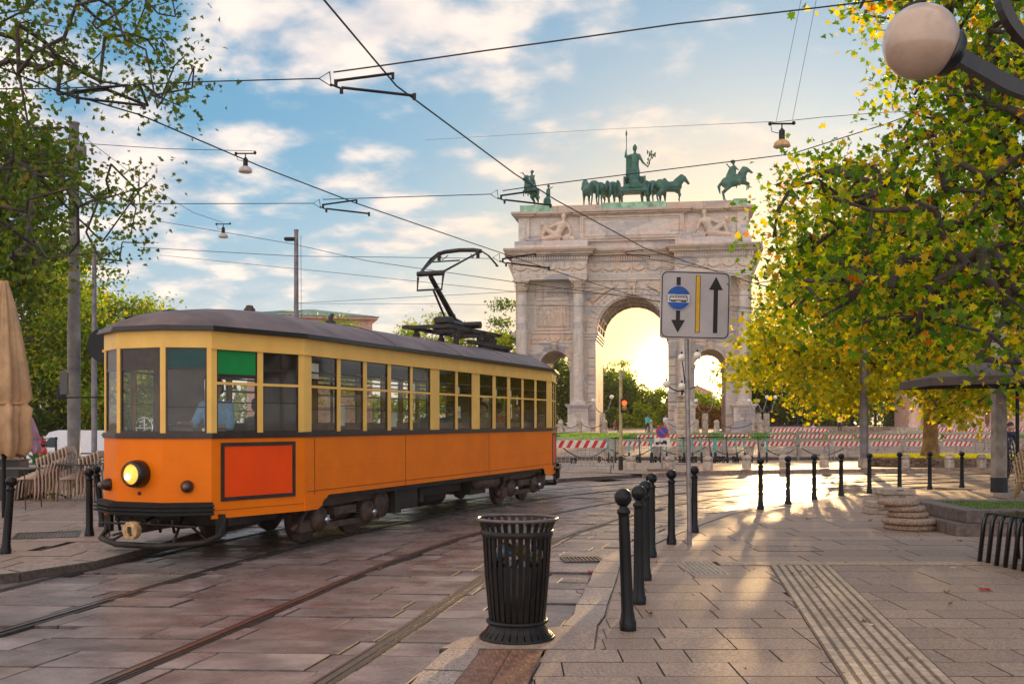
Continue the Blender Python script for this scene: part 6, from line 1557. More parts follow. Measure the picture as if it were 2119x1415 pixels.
# umbrella weights
pebble = mat('pebble_concrete', (.60, .42, .30), rough=.75, col2=(.10, .06, .045), scale=48, bump=1., bscale=60, objvar=.1, dirt=.3)
wc = G(1876, 1094); zt = 0
names = ['lowest pebbled round umbrella weight, lying on the pavement', 'second round pebbled weight from the bottom, the widest', 'third round pebbled weight of the stack, a smaller disc', 'fourth round pebbled weight of the stack, under the top one', 'topmost round pebbled umbrella weight of the stack']
for k, (cx, r_, dy) in enumerate(((1884, .40, 0), (1879.5, .41, -.03), (1880, .305, .02), (1875, .305, .05), (1862, .31, .08))):
    x = (cx - CX) / F * wc.y; h = .092
    o = obj('umbrella_weight', MB().lathe([(r_ - .035, 0), (r_ - .008, .012), (r_, .035), (r_ - .004, .06), (r_ - .03, .083), (r_ - .09, .09), (.06, .09), (.05, .085), (.05, .02)], 40), pebble, None, (x, wc.y + dy, zt), rz=k, label=names[k], cat='umbrella weight', group='round umbrella weights stacked by the planter'); zt += h
sqm = mat('cast_concrete', (.44, .35, .28), rough=.7, var=.2, scale=9, bump=.3, bscale=60)
bp_ = G(1850, 1062)
for k, (dx, dy, z, lab) in enumerate(((-.27, .0, 0, 'lower left square concrete umbrella weight, on the pavement'), (-.24, .02, .115, 'upper left square concrete umbrella weight, second layer'), (.12, .12, .0, 'square concrete weight hidden behind the round ones'), (.10, .10, .115, 'square concrete weight in the middle layer behind the round ones'), (.07, .09, .23, 'square concrete weight of the third layer behind the round stack'), (.02, .08, .345, 'topmost square concrete weight with a hand slot'))):
    t = thing('square_weight', lab, 'umbrella weight', (bp_.x + dx, bp_.y + dy, z), R(-6 + k * 2), 'square umbrella weights behind the round ones')
    s_ = .48 if k in (0, 1) else .56; obj('slab', MB().box((0, 0, .055), (s_, s_, .108), bev=.012), sqm, t); obj('handle_slot', MB().box((.0, -s_ / 2 + .004, .085), (.13, .02, .03), bev=.005), mat('slot', (.2, .16, .13), rough=.8), t)
# leaves and litter on the ground
dryleaf = leafmat('dry_leaf', [(0, (.16, .06, .02)), (1, (.34, .16, .05)), (.5, (.24, .10, .03))], .2, .6)
def star_leaf(s, curl=.25, seed=0):
    r_ = random.Random(seed); pts = []
    for k, rr in enumerate((1., .5, .92, .42, .62, .18, .62, .42, .92, .5)):
        a = math.pi / 2 + k * math.pi / 5; q = rr * s * r_.uniform(.9, 1.1); pts.append((q * math.cos(a), q * math.sin(a), curl * s * (q / s) ** 2 * r_.uniform(.3, 1.2)))
    m = MB(); m.add([(0, 0, 0)] + pts, [(0, i + 1, (i + 1) % 10 + 1) for i in range(10)]); return m
LV = [(1670, 1075, .09), (1800, 1079, .08), (1985, 1120, .08), (1970, 1124, .05), (1345, 1273, .08), (1960, 1228, .07), (1965, 1252, .06), (1357, 1165, .05), (1775, 1013, .07), (1785, 1020, .05), (1640, 1188, .04), (1655, 1184, .05), (1790, 1289, .05), (1200, 1230, .07), (1192, 1204, .04), (1750, 1165, .04), (1900, 1110, .05), (1905, 1117, .05), (1560, 1180, .03), (1475, 1270, .03)]
LM = [mesh_of('fallen_leaf', star_leaf(1., .5, s_), dryleaf) for s_ in range(4)]
for i, (x, y, s_) in enumerate(LV):
    p = G(x, y); o = link('fallen_leaf', LM[i % 4], None, (p.x, p.y, .012), rot=(rnd.uniform(-.4, .4), rnd.uniform(-.4, .4), rnd.random() * 6), sc=s_ * .8); tag(o, 'dry curled brown leaf fallen on the grey pavement', 'leaf', 'dry leaves fallen on the right pavement')
for i in range(26):
    y = rnd.uniform(6.3, 16); x = rnd.uniform(.9 + y * .05, y * .49); o = link('fallen_leaf', LM[i % 4], None, (x, y, .01), rot=(rnd.uniform(-.4, .4), rnd.uniform(-.4, .4), rnd.random() * 6), sc=rnd.uniform(.01, .028)); tag(o, 'dry curled brown leaf fallen on the grey pavement', 'leaf', 'dry leaves fallen on the right pavement')
for i in range(16):
    s = rnd.uniform(6, 18); v = rxy(s, rnd.uniform(-1.2, 4)); o = link('fallen_leaf', LM[i % 4], None, (v.x, v.y, ROAD + .015), rot=(rnd.uniform(-.4, .4), rnd.uniform(-.4, .4), rnd.random() * 6), sc=rnd.uniform(.015, .04)); tag(o, 'small brown leaf fallen between the tram rails', 'leaf', 'brown leaves fallen on the road')
red = mat('red_paper', (.62, .015, .04), rough=.5)
for (x, y, w, lab) in ((2037, 1222, .115, 'crumpled red napkin on the right pavement below the stools'), (1222, 1184, .07, 'small red paper scrap on the road edge by the gully grate')):
    p = G(x, y, 0 if x > 2000 else ROAD); m_ = MB(); gn = 6; r_ = random.Random(int(x)); V_ = [(w * (i / gn - .5) * (1 - .25 * abs(j / gn - .5)), w * .8 * (j / gn - .5), r_.random() * w * .22 + .004) for j in range(gn + 1) for i in range(gn + 1)]
    m_.add(V_, [(j * 7 + i, j * 7 + i + 1, j * 7 + i + 8, j * 7 + i + 7) for j in range(gn) for i in range(gn)], smooth=True); tag(obj('napkin', m_, red, None, (p.x, p.y, p.z + .004)), lab, 'litter')
for (x, y) in ((1250, 1150), (1590, 1168), (1925, 1007), (1972, 1174), (1800, 1292)):
    p = G(x, y); m_ = MB().box((0, 0, .004), (.05, .04, .003)); tag(obj('paper_scrap', m_, paper, None, p, rz=x), 'tiny white scrap of paper lying on the pavement', 'litter', 'white paper scraps on the pavement')
# ================================================================ the far plaza
pgrey = mat('pole_grey', (.20, .17, .18), rough=.5, metal=.3, var=.25, scale=3, dirt=.4, dirtcol=(.1, .07, .06)); pgrey2 = mat('pole_rusty', (.20, .17, .155), rough=.6, var=.3, scale=2.2, dirt=.6, dirtcol=(.14, .07, .04))
def pole(px, py, ytop, Y, r0, r1, label, m, z0=None, extra=None):
    b = onp(px, Y) if z0 is None else Vector(((px - CX) / F * Y, Y, z0)); zt = EYE + (HY - ytop) / F * Y - b.z
    t = thing('tram_wire_pole', label, 'pole', b)
    obj('shaft', MB().lathe([(r0 * 1.25, 0), (r0 * 1.25, .25), (r0, .3), (r0, zt * .45), (r0 * .92, zt * .452), (r1, zt)], 16), m, t); obj('cap', MB().lathe([(r1 * 1.15, 0), (r1 * 1.2, .05), (0, .08)], 16, c=(0, 0, zt)), m, t)
    return t, zt
t, zt = pole(153, 0, 258, 28, .165, .125, 'thick stained steel pole before the white van, carrying tram wires', pgrey2, LS); obj('junction_box', MB().box((.2, 0, zt - .75), (.22, .14, .42), bev=.02), pgrey, t); obj('bracket', MB().tube([(0, 0, zt - .2), (.25, 0, zt - .25), (.3, 0, zt - .9)], .02, 6), black, t)
obj('plate', MB().box((-.27, -.2, 2.35), (.22, .02, .32)), signb, t)
t, zt = pole(195, 0, 515, 38, .10, .075, 'thinner grey steel pole just right of the thick stained one', pgrey); obj('junction_box', MB().box((.15, 0, zt - .3), (.15, .12, .28), bev=.02), pgrey, t)
t, zt = pole(613, 0, 478, 45, .12, .09, 'dark steel pole rising behind the tram roof', pgrey); obj('spotlight', MB().box((-.28, 0, zt - .35), (.45, .2, .16), bev=.04).cyl((-.1, 0, zt - .35), (0, 0, zt - .3), .03), black, t); obj('cable', MB().tube([(.2, 0, zt - .2), (.22, 0, zt - 5)], .012, 4), black, t)
t, zt = pole(1788, 0, 430, 36.5, .145, .12, 'grey steel pole with stone foot, half hidden in the plane tree leaves', pgrey); obj('foot_stone', MB().lathe([(.21, 0), (.20, .28), (.17, .34)], 14), postst, t)
# stop pole with disc and mirror, beside the tram front
p = G(224, 1110, LS); sp_ = thing('stop_pole', 'dark pole with a round disc and a mirror arm, beside the tram front', 'pole', (p.x, p.y, LS)); SY = p.y
lz = lambda py: EYE + (HY - py) / F * SY - LS; lx = lambda px: (px - 224) / F * SY
obj('shaft', MB().cyl((0, 0, 0), (0, 0, lz(676)), .028, n=12), pgrey, sp_); obj('disc', MB().cyl((lx(214), .05, lz(713)), (lx(214), .065, lz(713)), 37 / F * SY, n=36), black, sp_)
ma = obj('mirror_arm', MB().tube([(0, 0, lz(822)), (lx(165), 0, lz(822)), (lx(124), 0, lz(823)), (lx(123), 0, lz(800)), (lx(128), 0, lz(795))], .01, 6), black, sp_); obj('mirror', MB().box((lx(134), -.02, lz(793)), (.10, .06, .36), bev=.03, M=Matrix.Translation((0, 0, 0))), mat('mirror_back', (.03, .025, .03), rough=.3, coat=.4), ma)
for py in (730, 820, 893, 974): obj('clamp', MB().box((.03, 0, lz(py)), (.10, .06, .05), bev=.01), black, sp_)
# domed stone bollards
dm = mesh_of('stone_bollard', MB().lathe([(.155, 0), (.155, .27), (.14, .30), (.165, .31), (.17, .36), (.15, .41), (.09, .45), (0, .465)], 20), postst)
for px, lab in ((1305, 'domed stone bollard left of the no parking sign, beside the traffic light pole'), (1385.6, 'domed stone bollard right of the no parking sign'), (1465, 'bright sunlit domed stone bollard right of the tram lane sign post'), (1545, 'dark domed stone bollard before the last scooters'), (1622, 'domed stone bollard right behind the second far black bollard'), (1705.4, 'domed stone bollard between two chained square stones'), (1872.5, 'domed stone bollard before the left part of the round planter'), (1964.6, 'domed stone bollard right of the tree trunk'), (2031.5, 'rightmost domed stone bollard, next to the concrete pillar')):
    Y = 34.2 if px < 1500 else 35.9 if px > 1600 else 35.2; p = onp(px, Y); o = link('stone_bollard', dm, None, (p.x, p.y, .07 if Y < 37 else p.z)); tag(o, lab, 'stone bollard', 'low domed stone bollards on the far pavement')
# square stones with chains
SQ = [(1256, 925.5, 953.7), (1357, 925, 949), (1467, 923, 947), (1551, 924, 947), (1578, 923, 948), (1651, 922.7, 949), (1753, 924, 949)]
sq = mesh_of('square_stone', MB().box((0, 0, .33), (.36, .36, .66), bev=.03), postst); prev = None
for i, (px, a, b) in enumerate(SQ):
    p = GP(px, b); t = link('square_stone', sq, None, p); tag(t, 'square chained stone post, ' + ('left end, behind the crowd barrier', 'behind the no parking sign', 'behind the tram lane sign', 'among the right scooters', 'beside the yellow tube at the last scooter', 'left of the domed stone on open pavement', 'rightmost, before the barriers')[i], 'stone post', 'square stones linked by chains')
    obj('chain_cap', MB().ball((0, 0, .72), .10, 8, 6).cyl((0, 0, .66), (0, 0, .8), .07, n=8), iron, t)
    if prev is not None and i != 4:
        A, B_ = prev + Vector((0, 0, .74)), p + Vector((0, 0, .74)); m_ = MB(); m_.tube([A.lerp(B_, k / 14) + Vector((0, 0, -.55 * 4 * (k / 14) * (1 - k / 14))) for k in range(15)], .03, 5); tag(obj('post_chain', m_, iron), 'heavy sagging chain between two square stone posts', 'chain', 'chains between the square stones')
    prev = p
A = GP(1256, 953.7) + Vector((0, 0, .74)); B_ = onp(1160, 44) + Vector((0, 0, .74)); m_ = MB(); m_.tube([A.lerp(B_, k / 14) + Vector((0, 0, -.55 * 4 * (k / 14) * (1 - k / 14))) for k in range(15)], .03, 5); tag(obj('post_chain', m_, iron), 'heavy chain running from the left square stone behind the crowd barrier', 'chain')
# kick scooters
teal = mat('scooter_teal', (.05, .42, .40), rough=.4, coat=.3)
def make_scooter(label, loc, rz, stem):
    t = thing('kick_scooter', label, 'scooter', loc, rz, 'electric kick scooters parked in a row')       # front wheel towards -y
    for y, n_ in ((-.42, 0), (.42, 1)): obj('wheel', MB().tube([(0, y + .1 * math.cos(a), .115 + .1 * math.sin(a)) for a in [k * math.pi / 8 for k in range(16)]], .028, 6, closed=True).cyl((-.03, y, .115), (.03, y, .115), .04, n=8), signb, t)
    obj('deck', MB().box((0, .02, .14), (.15, .62, .05), bev=.015), signb, t); st_ = obj('stem', MB().cyl((0, -.42, .22), (0, -.30, 1.08), .032, n=8), stem, t); obj('lower_stem', MB().cyl((0, -.43, .14), (0, -.40, .46), .05, .042, n=8).box((0, -.40, .2), (.13, .16, .04)), signb, t)
    obj('handlebar', MB().tube([(-.24, -.24, 1.12), (-.08, -.30, 1.10), (.08, -.30, 1.10), (.24, -.24, 1.12)], .02, 6).box((0, -.31, 1.11), (.09, .06, .05)), signb, t); obj('mudguard', MB().tube([(0, .32, .24), (0, .45, .26), (0, .56, .17)], .035, 5), signb, t)
    return t
SX = [1250, 1270, 1302, 1317, 1335, 1352, 1362, 1373, 1399, 1411, 1433, 1446, 1453, 1469, 1483, 1497, 1511, 1530, 1563, 1587]
protos = []
for i, px in enumerate(SX):
    p = onp(px, 46.8 - (i % 3) * .25 - (1.2 if i > 10 else 0)); lab = ['leftmost dark and teal kick scooter of the row', 'second kick scooter, left of the traffic light pole'][i] if i < 2 else 'rightmost kick scooter of the row, by the last square stone' if i == 19 else 'kick scooter parked upright, ' + (ORD[i] + ' from the left' if i < 10 else ORD[19 - i] + ' from the right') + ' in the row'
    rz = R(rnd.uniform(-25, 25)) + (R(35) if i % 4 == 0 else 0)
    if i == 0: pr = make_scooter(lab, p, rz, teal)
    elif i == 1: pr2 = make_scooter(lab, p, rz, mat('scooter_grey', (.10, .11, .12), rough=.4, coat=.3))
    else: dup(pr if i % 3 else pr2, lab, p, rz)
p = onp(1166, 40); pr3 = make_scooter('bright green rental scooter standing sideways behind the left crowd barrier', p, R(-70), mat('scooter_green', (.02, .55, .38), rough=.4)); 
# crowd barriers
bgal = mat('barrier_steel', (.42, .38, .36), rough=.4, metal=.5, var=.2); redp = mat('barrier_red', (.62, .02, .025), rough=.45); whp = mat('barrier_white', (.78, .70, .62), rough=.45)
def make_barrier(label, loc, rz, full=True):
    t = thing('crowd_barrier', label, 'barrier', loc, rz, 'steel crowd barriers with striped boards'); w, h = 2.0, 1.08
    obj('frame', MB().tube([(-w / 2, 0, .12), (-w / 2, 0, h - .12), (-w / 2 + .12, 0, h), (w / 2 - .12, 0, h), (w / 2, 0, h - .12), (w / 2, 0, .12)], .02, 6).cyl((-w / 2, 0, .22), (w / 2, 0, .22), .016, n=6), bgal, t)
    b = MB(); nb = 16
    for k in range(1, nb): b.cyl((-w / 2 + k * w / nb, 0, .22), (-w / 2 + k * w / nb, 0, h - .0), .007, n=4)
    tag(obj('bar', b, bgal, t), kind='stuff')
    for s in (-1, 1): obj('foot', MB().tube([(s * (w / 2 - .05), -.32, .0), (s * (w / 2 - .05), -.08, .24), (s * (w / 2 - .05), .08, .24), (s * (w / 2 - .05), .32, 0)], .018, 6), bgal, t)
    bd = obj('board', MB().bx(-w / 2 + .22, w / 2 - .22, -.035, -.024, h - .30, h - .07), whp, t); st = MB()
    for k in range(6):
        x = -w / 2 + .26 + k * .26; st.prism([(x, h - .30), (x + .12, h - .30), (x + .24, h - .07), (x + .12, h - .07)][::1], -.040, -.0355, axis='Y')
    obj('stripe', st, redp, bd); return t
p = at(1203, 978, 32.4); b0 = make_barrier('nearest crowd barrier with red striped board, right behind the tram rear', (p.x, p.y, ZP(p.x, 33.) - .0), R(3))
row1 = [(1345 + i * 73, 'red striped crowd barrier of the nearer long row') for i in range(11)]
for i in range(12):
    px = 1320 + i * 73
    if 2040 < px: continue
    lab = 'striped crowd barrier, %s from the left in the nearer long row' % ORD[i]
    dup(b0, lab, onp(px + rnd.uniform(-6, 6), 55.5 + (i % 3) * .3), R(rnd.uniform(-5, 5)))
for i, px in enumerate((1345, 1395, 1440, 1525, 1620, 1680, 1740, 1800, 1850, 1905, 1960, 2015, 2070)):
    lab = 'striped crowd barrier, %s from the left in the farther row by the lawn' % ORD[i]
    dup(b0, lab, onp(px, 63 + (i % 2) * .7), R(rnd.uniform(-8, 8)))
for i, px in enumerate((1622, 1655, 1690, 1960, 1995, 2030, 2065, 2100)):
    dup(b0, 'small distant crowd barrier beyond the two rows, %s from the left' % ORD[i], onp(px, 72 + (i % 2)), R(rnd.uniform(-8, 8)))
# traffic light
p = onp(1284.5, 34.3); p.z = .07; tl_ = thing('traffic_light', 'slim traffic light pole showing red, in front of the arch opening', 'traffic light', p); TY = p.y; tz = lambda py: EYE + (HY - py) / F * TY - p.z
obj('shaft', MB().cyl((0, 0, .45), (0, 0, tz(778)), .055, n=12), mat('pole_yellowish', (.50, .36, .16), rough=.5, var=.2), tl_); obj('foot', MB().cyl((0, 0, 0), (0, 0, .45), .075, n=12), signb, tl_); obj('tip', MB().lathe([(.08, 0), (.05, .1), (0, .3)], 10, c=(0, 0, tz(778))), galv, tl_)
hd = obj('signal_head', MB().box((.09, -.10, tz(839)), (.20, .16, .46), bev=.03), signb, tl_); obj('red_light', MB().ball((.10, -.20, tz(834)), .085, 14, 10, sc=(1, .5, 1)), mat('red_lit', (1, .08, .02), emit=(1, .09, .01), estr=1.4), hd); obj('dark_light', MB().ball((.10, -.20, tz(844.5)), .085, 14, 10, sc=(1, .5, 1)), mat('amber_dim', (.30, .22, .06), rough=.3), hd)
# no parking sign
p = onp(1370, 33.8); p.z = .07; np_ = thing('no_parking_sign', 'round blue and red no parking sign with a tow panel, on a thin post', 'road sign', p); NY = p.y; nz = lambda py: EYE + (HY - py) / F * NY - p.z
obj('post', MB().cyl((0, .03, 0), (0, .03, nz(884)), .03, n=10), galv, np_); obj('base_plate', MB().box((-.1, 0, .03), (.75, .3, .06), bev=.01), mat('plate_rust', (.24, .12, .08), rough=.7), np_)
rr = 14 / F * NY * .95; Mq = Matrix.Translation((0, -.02, nz(893))) @ Matrix.Rotation(R(90), 4, 'X')
dd = obj('disc', MB().lathe([(rr, 0), (rr, .02), (0, .02)], 32, M=Mq, smooth=False), redp, np_); obj('disc_blue', MB().lathe([(rr * .78, .02), (rr * .78, .026), (0, .026)], 32, M=Mq, smooth=False), signblue, dd); obj('red_bar', MB().box((0, -.048, nz(893)), (rr * 1.6, .008, rr * .2), M=Matrix.Translation((0, 0, nz(893))) @ Matrix.Rotation(R(45), 4, 'Y') @ Matrix.Translation((0, 0, -nz(893)))), redp, dd)
pnl = obj('panel', MB().box((0, -.02, nz(914)), (.50, .015, .28)), whp, np_); m_ = MB(); z0 = nz(914)
m_.box((.03, -.030, z0 - .03), (.26, .006, .05)); m_.box((.08, -.030, z0 + .02), (.12, .006, .05)); m_.box((-.16, -.030, z0 - .04), (.10, .006, .07)); m_.tube([(-.12, -.03, z0), (-.02, -.03, z0 + .07)], .008, 4)
for x in (-.18, -.13, .0, .12): m_.cyl((x, -.033, z0 - .07), (x, -.027, z0 - .07), .025, n=8)
obj('tow_symbol', m_, signb, pnl)
# globe cluster on a rusticated pier
gl2 = mat('pale_globe', (.85, .78, .66), rough=.3, var=.05, coat=.3); warmst = mat('warm_stone', (.58, .46, .34), rough=.65, var=.25, scale=4, bump=.3, bscale=20, objvar=.1)
CY = 47.5
p = onp(1411.5, CY); cl_ = thing('lamp_pier', 'banded stone pier carrying four white globe lamps on curved arms', 'street lamp', p); cz = lambda py: EYE + (HY - py) / F * CY - p.z; cx = lambda px: (px - 1411.5) / F * CY
hp = cz(822); nb = 12
for k in range(nb): obj('stone_block', MB().box((0, 0, (k + .5) * hp / nb), (.44, .44, hp / nb - .03), bev=.03), warmst, cl_)
obj('cap_stone', MB().box((0, 0, hp + .05), (.52, .52, .10), bev=.02), warmst, cl_)
for (gx, gy, path_) in ((1413, 739, [(1418, 806), (1416, 770), (1414, 748)]), (1442, 736, [(1424, 806), (1445, 795), (1456, 770), (1455, 752), (1446, 741)]), (1378, 795, [(1415, 808), (1403, 809), (1391, 805), (1383, 799)]), (1410, 800, [(1416, 812), (1413, 806)])):
    yo = -.15 if gx != 1413 else .3; gb_ = obj('globe', MB().ball((cx(gx), yo, cz(gy)), .175, 20, 14), gl2, cl_); P3 = catmull([(cx(a), cz(b)) for a, b in path_], 5); obj('arm', MB().tube([(q_.x, yo * i / len(P3), q_.y) for i, q_ in enumerate(P3)], .028, 6), black, cl_); obj('finial', MB().lathe([(.05, 0), (.06, .04), (.02, .1), (0, .16)], 8, c=(cx(gx), yo, cz(gy) + .17)), black, gb_)
obj('stem', MB().cyl((0, 0, hp), (0, 0, cz(805)), .05, n=8), black, cl_)
# small double globe lamps round the lawn
for i, px in enumerate((1246.6, 1459, 1569, 1586)):
    b = onp(px, 98 + i); t = thing('lamp_pier', ('small distant stone lamp with white globes beside the left arch jamb', 'small distant lamp with white globes seen in the right small opening', 'small distant lamp with white globes right of the arch', 'farthest small lamp by the park fence')[i], 'street lamp', b, group='small globe lamps round the park')
    obj('pier', MB().box((0, 0, .9), (.5, .5, 1.8), bev=.04), postst, t)
    for s in (-1, 1): obj('globe', MB().ball((s * .85, 0, 3.0 + .35 * (s > 0)), .2, 12, 8), gl2, t); obj('arm', MB().tube([(0, 0, 1.8), (s * .5, 0, 2.1), (s * .85, 0, 2.85 + .35 * (s > 0))], .04, 5), galv, t)
# fence behind the lawn, right
fe = thing('park_fence', 'dark iron park fence in front of hedges, right of the arch', 'fence', onp(1570, 108)); fb = MB(); x0 = 0; F0 = onp(1570, 108)
for k in range(150): fb.cyl((k * .16, 0, .5), (k * .16, 0, 2.6), .025, n=4)
tag(obj('bar', fb, iron, fe), kind='stuff'); obj('rail', MB().bx(0, 24, -.03, .03, .6, .68).bx(0, 24, -.03, .03, 2.3, 2.38), iron, fe); obj('stone_plinth', MB().bx(-.2, 24.2, -.3, .3, -.4, .5), postst, fe)
for k in range(7): obj('fence_post', MB().box((k * 4, 0, 1.4), (.18, .18, 2.8)), iron, fe)
# pink customs house, right
pink = mat('pink_stone', (.66, .40, .34), rough=.7, var=.15, scale=2, bump=.2, bscale=6, objvar=.05, dirt=.2); pinkd = mat('window_dark', (.30, .2, .18), rough=.7)  # second colour: darker tone of the window faces
HYY = 92.; hb = onp(1893, HYY); bl_ = thing('customs_house', 'pink stone customs house with a columned porch, behind the street tree', 'building', (hb.x, HYY, hb.z), R(-14))
obj('wall', MB().bx(4.6, 26, 2, 16, 0, 11), pink, bl_); obj('wall', MB().bx(0, 4.6, 5, 16, 0, 11), pink, bl_)
for k in range(9):
    for j in range(4 + 4):
        x = 6.5 + k * 2.2 - (j % 2) * 1.1
        if j < 6: obj('ashlar_block', MB().box((x + 1.1, 1.97, .9 + j * .78), (2.15, .14, .74), bev=.03), pink, bl_)
for k in range(5):
    o = obj('column', MB().lathe([(.62, 0), (.62, .3), (.52, .4), (.50, 3), (.44, 7.5), (.6, 7.8), (.6, 8)], 20, c=(.3 + k * 1.55 if k < 3 else 4.0 + (k - 2) * 1.4, 2.2 if k < 3 else 1.2, .6)), pink, bl_)
obj('step', MB().bx(-2.5, 9, -1.2, 5, 0, .3).bx(-1.5, 8, -.6, 5, .3, .6), postst, bl_); obj('entablature', MB().bx(-.6, 26.4, .6, 16.2, 8.7, 11.2), pink, bl_); obj('roof', MB().add([(-1, 0, 11.2), (27, 0, 11.2), (27, 17, 11.2), (-1, 17, 11.2), (9, 8, 14), (18, 8, 14)], [(0, 1, 5, 4), (1, 2, 5), (2, 3, 4, 5), (3, 0, 4)]), mat('copper_roof', (.22, .34, .26), rough=.6, var=.2, scale=3), bl_)
for (x, z) in ((5.6, 3.2), (12, 3.4), (17, 3.4), (21, 3.4)): w_ = obj('window', MB().bx(x - .45, x + .45, 1.86, 1.99, z, z + 1.9), pinkd, bl_); obj('frame', MB().bx(x - .6, x + .6, 1.80, 1.88, z - .15, z), pink, w_)
# green roofed building behind the tram
GYY = 125.; gb0 = Vector(((655 - CX) / F * GYY, GYY, .6)); b2 = thing('customs_house', 'pale building with a green metal hip roof, behind the tram', 'building', gb0, R(14)); gz = lambda py: EYE + (HY - py) / F * GYY - .6
obj('wall', MB().bx(-8, 6.3, -3, 9, 0, gz(664)), pink, b2); obj('cornice', MB().bx(-8.6, 6.9, -3.6, 9.6, gz(664), gz(659)), pink, b2)
ze, zr = gz(659), gz(636); rf2 = obj('roof', MB().add([(-8.8, -3.8, ze), (7.1, -3.8, ze), (7.1, 9.8, ze), (-8.8, 9.8, ze), (-1.9, 3, zr), (-.2, 3, zr)], [(0, 1, 5, 4), (1, 2, 5), (2, 3, 4, 5), (3, 0, 4)]), mat('copper_roof2', (.26, .40, .33), rough=.6, var=.2, scale=3), b2)
sm_ = MB()
for k in range(20):
    x = -8 + k * .76; sm_.tube([(x, -3.75 + .02, ze + .06), (-1.05 + (x + .85) * .12, 2.9, zr + .02)], .04, 4)
tag(obj('roof_seam', sm_, MATS['copper_roof2'], rf2), kind='stuff')
for k in range(6): w_ = obj('window', MB().bx(-6.8 + k * 2.3, -5.8 + k * 2.3, -3.06, -2.99, gz(664) - 3.2, gz(664) - 1.3), pinkd, b2)
# tower seen through the right small opening
tw = thing('castle_tower', 'hazy brick castle tower in the distance, seen through the arch', 'building', onp(1446, 420)); tz2 = EYE + (HY - 806) / F * 420 - tw.location.z
obj('wall', MB().bx(-7, 5, -3, 8, 0, tz2 - 1.6), mat('brick_haze', (.42, .25, .17), rough=.8, var=.2), tw); obj('roof', MB().prism([(-8, tz2 - 1.6), (6, tz2 - 1.6), (-1, tz2 + 1.6)], -4, 9, axis='Y'), MATS['brick_haze'], tw)
for x in (-4, 0, 3): obj('window', MB().bx(x - .5, x + .5, -3.1, -2.95, tz2 - 6, tz2 - 4), pinkd, tw)
# people far off
for (px, Y, lab, c, walk) in ((1340, 97, 'distant person in a turquoise t-shirt inside the main arch opening', (.05, .45, .5), True), (1272, 96, 'distant person in dark red crouching left in the main arch opening', (.3, .06, .05), False), (1377, 98, 'distant person in white at the right side of the main opening', (.75, .72, .7), True), (1738, 103, 'distant person in a white shirt walking by the park fence', (.75, .75, .8), True), (1683, 80, 'distant person in pale pink sitting by the lawn barriers', (.75, .5, .5), False)):
    p = onp(px, Y); torso_person('person', lab, (p.x, p.y, p.z + (0 if walk else .45)), rnd.uniform(-1, 1), cloth('c%d' % px, c), MATS['trousers_dark'], sit=not walk, arms='down', walk=walk, vox=.045)
# street tree planter
pc_ = onp(1960, 39.5); pz0 = .04; rp_ = thing('round_planter', 'long low brick planter with yellow grass round the street tree', 'planter', (pc_.x, pc_.y, pz0))
bm_ = mat('planter_brick', (.22, .14, .11), rough=.7, var=.3, scale=3, bump=.4, bscale=14, objvar=.2)
nbk = 64; hE = lambda a, r=1.: Vector((3.15 * math.cos(a) * r, 2.3 * math.sin(a) * r, 0))
for row in range(3):
    for k in range(nbk):
        a = 2 * math.pi * (k + .5 * (row % 2)) / nbk
        if math.sin(a) > .35: continue
        c = hE(a); d = (hE(a + .01) - hE(a - .01)).normalized(); L_k = (hE(a + math.pi / nbk) - hE(a - math.pi / nbk)).length
        obj('brick', MB().box((0, 0, 0), (L_k - .012, .16, .088), bev=.008), bm_, rp_, (c.x, c.y, .05 + row * .095), rz=math.atan2(d.y, d.x))
obj('soil', MB().lathe([(1, 0), (1, .27), (.9, .29), (0, .34)], 48, M=Matrix.Diagonal((3.1, 2.25, 1, 1))), mat('yellow_soil', (.34, .26, .03), rough=.9, var=.4, scale=6, bump=.6), rp_)
gb = MB()
for i in range(5000):
    a = rnd.random() * 6.28; q_ = hE(a, math.sqrt(rnd.random()) * .97); h = rnd.uniform(.03, .10); dx = .02
    gb.add([(q_.x - dx, q_.y, .29), (q_.x + dx, q_.y, .29), (q_.x, q_.y, .29 + h)], [(0, 1, 2)])
tag(obj('grass_tuft', gb, leafmat('yellow_grass', [(0, (.30, .30, .02)), (1, (.50, .40, .03)), (.5, (.2, .28, .02))], .4), rp_), kind='stuff')

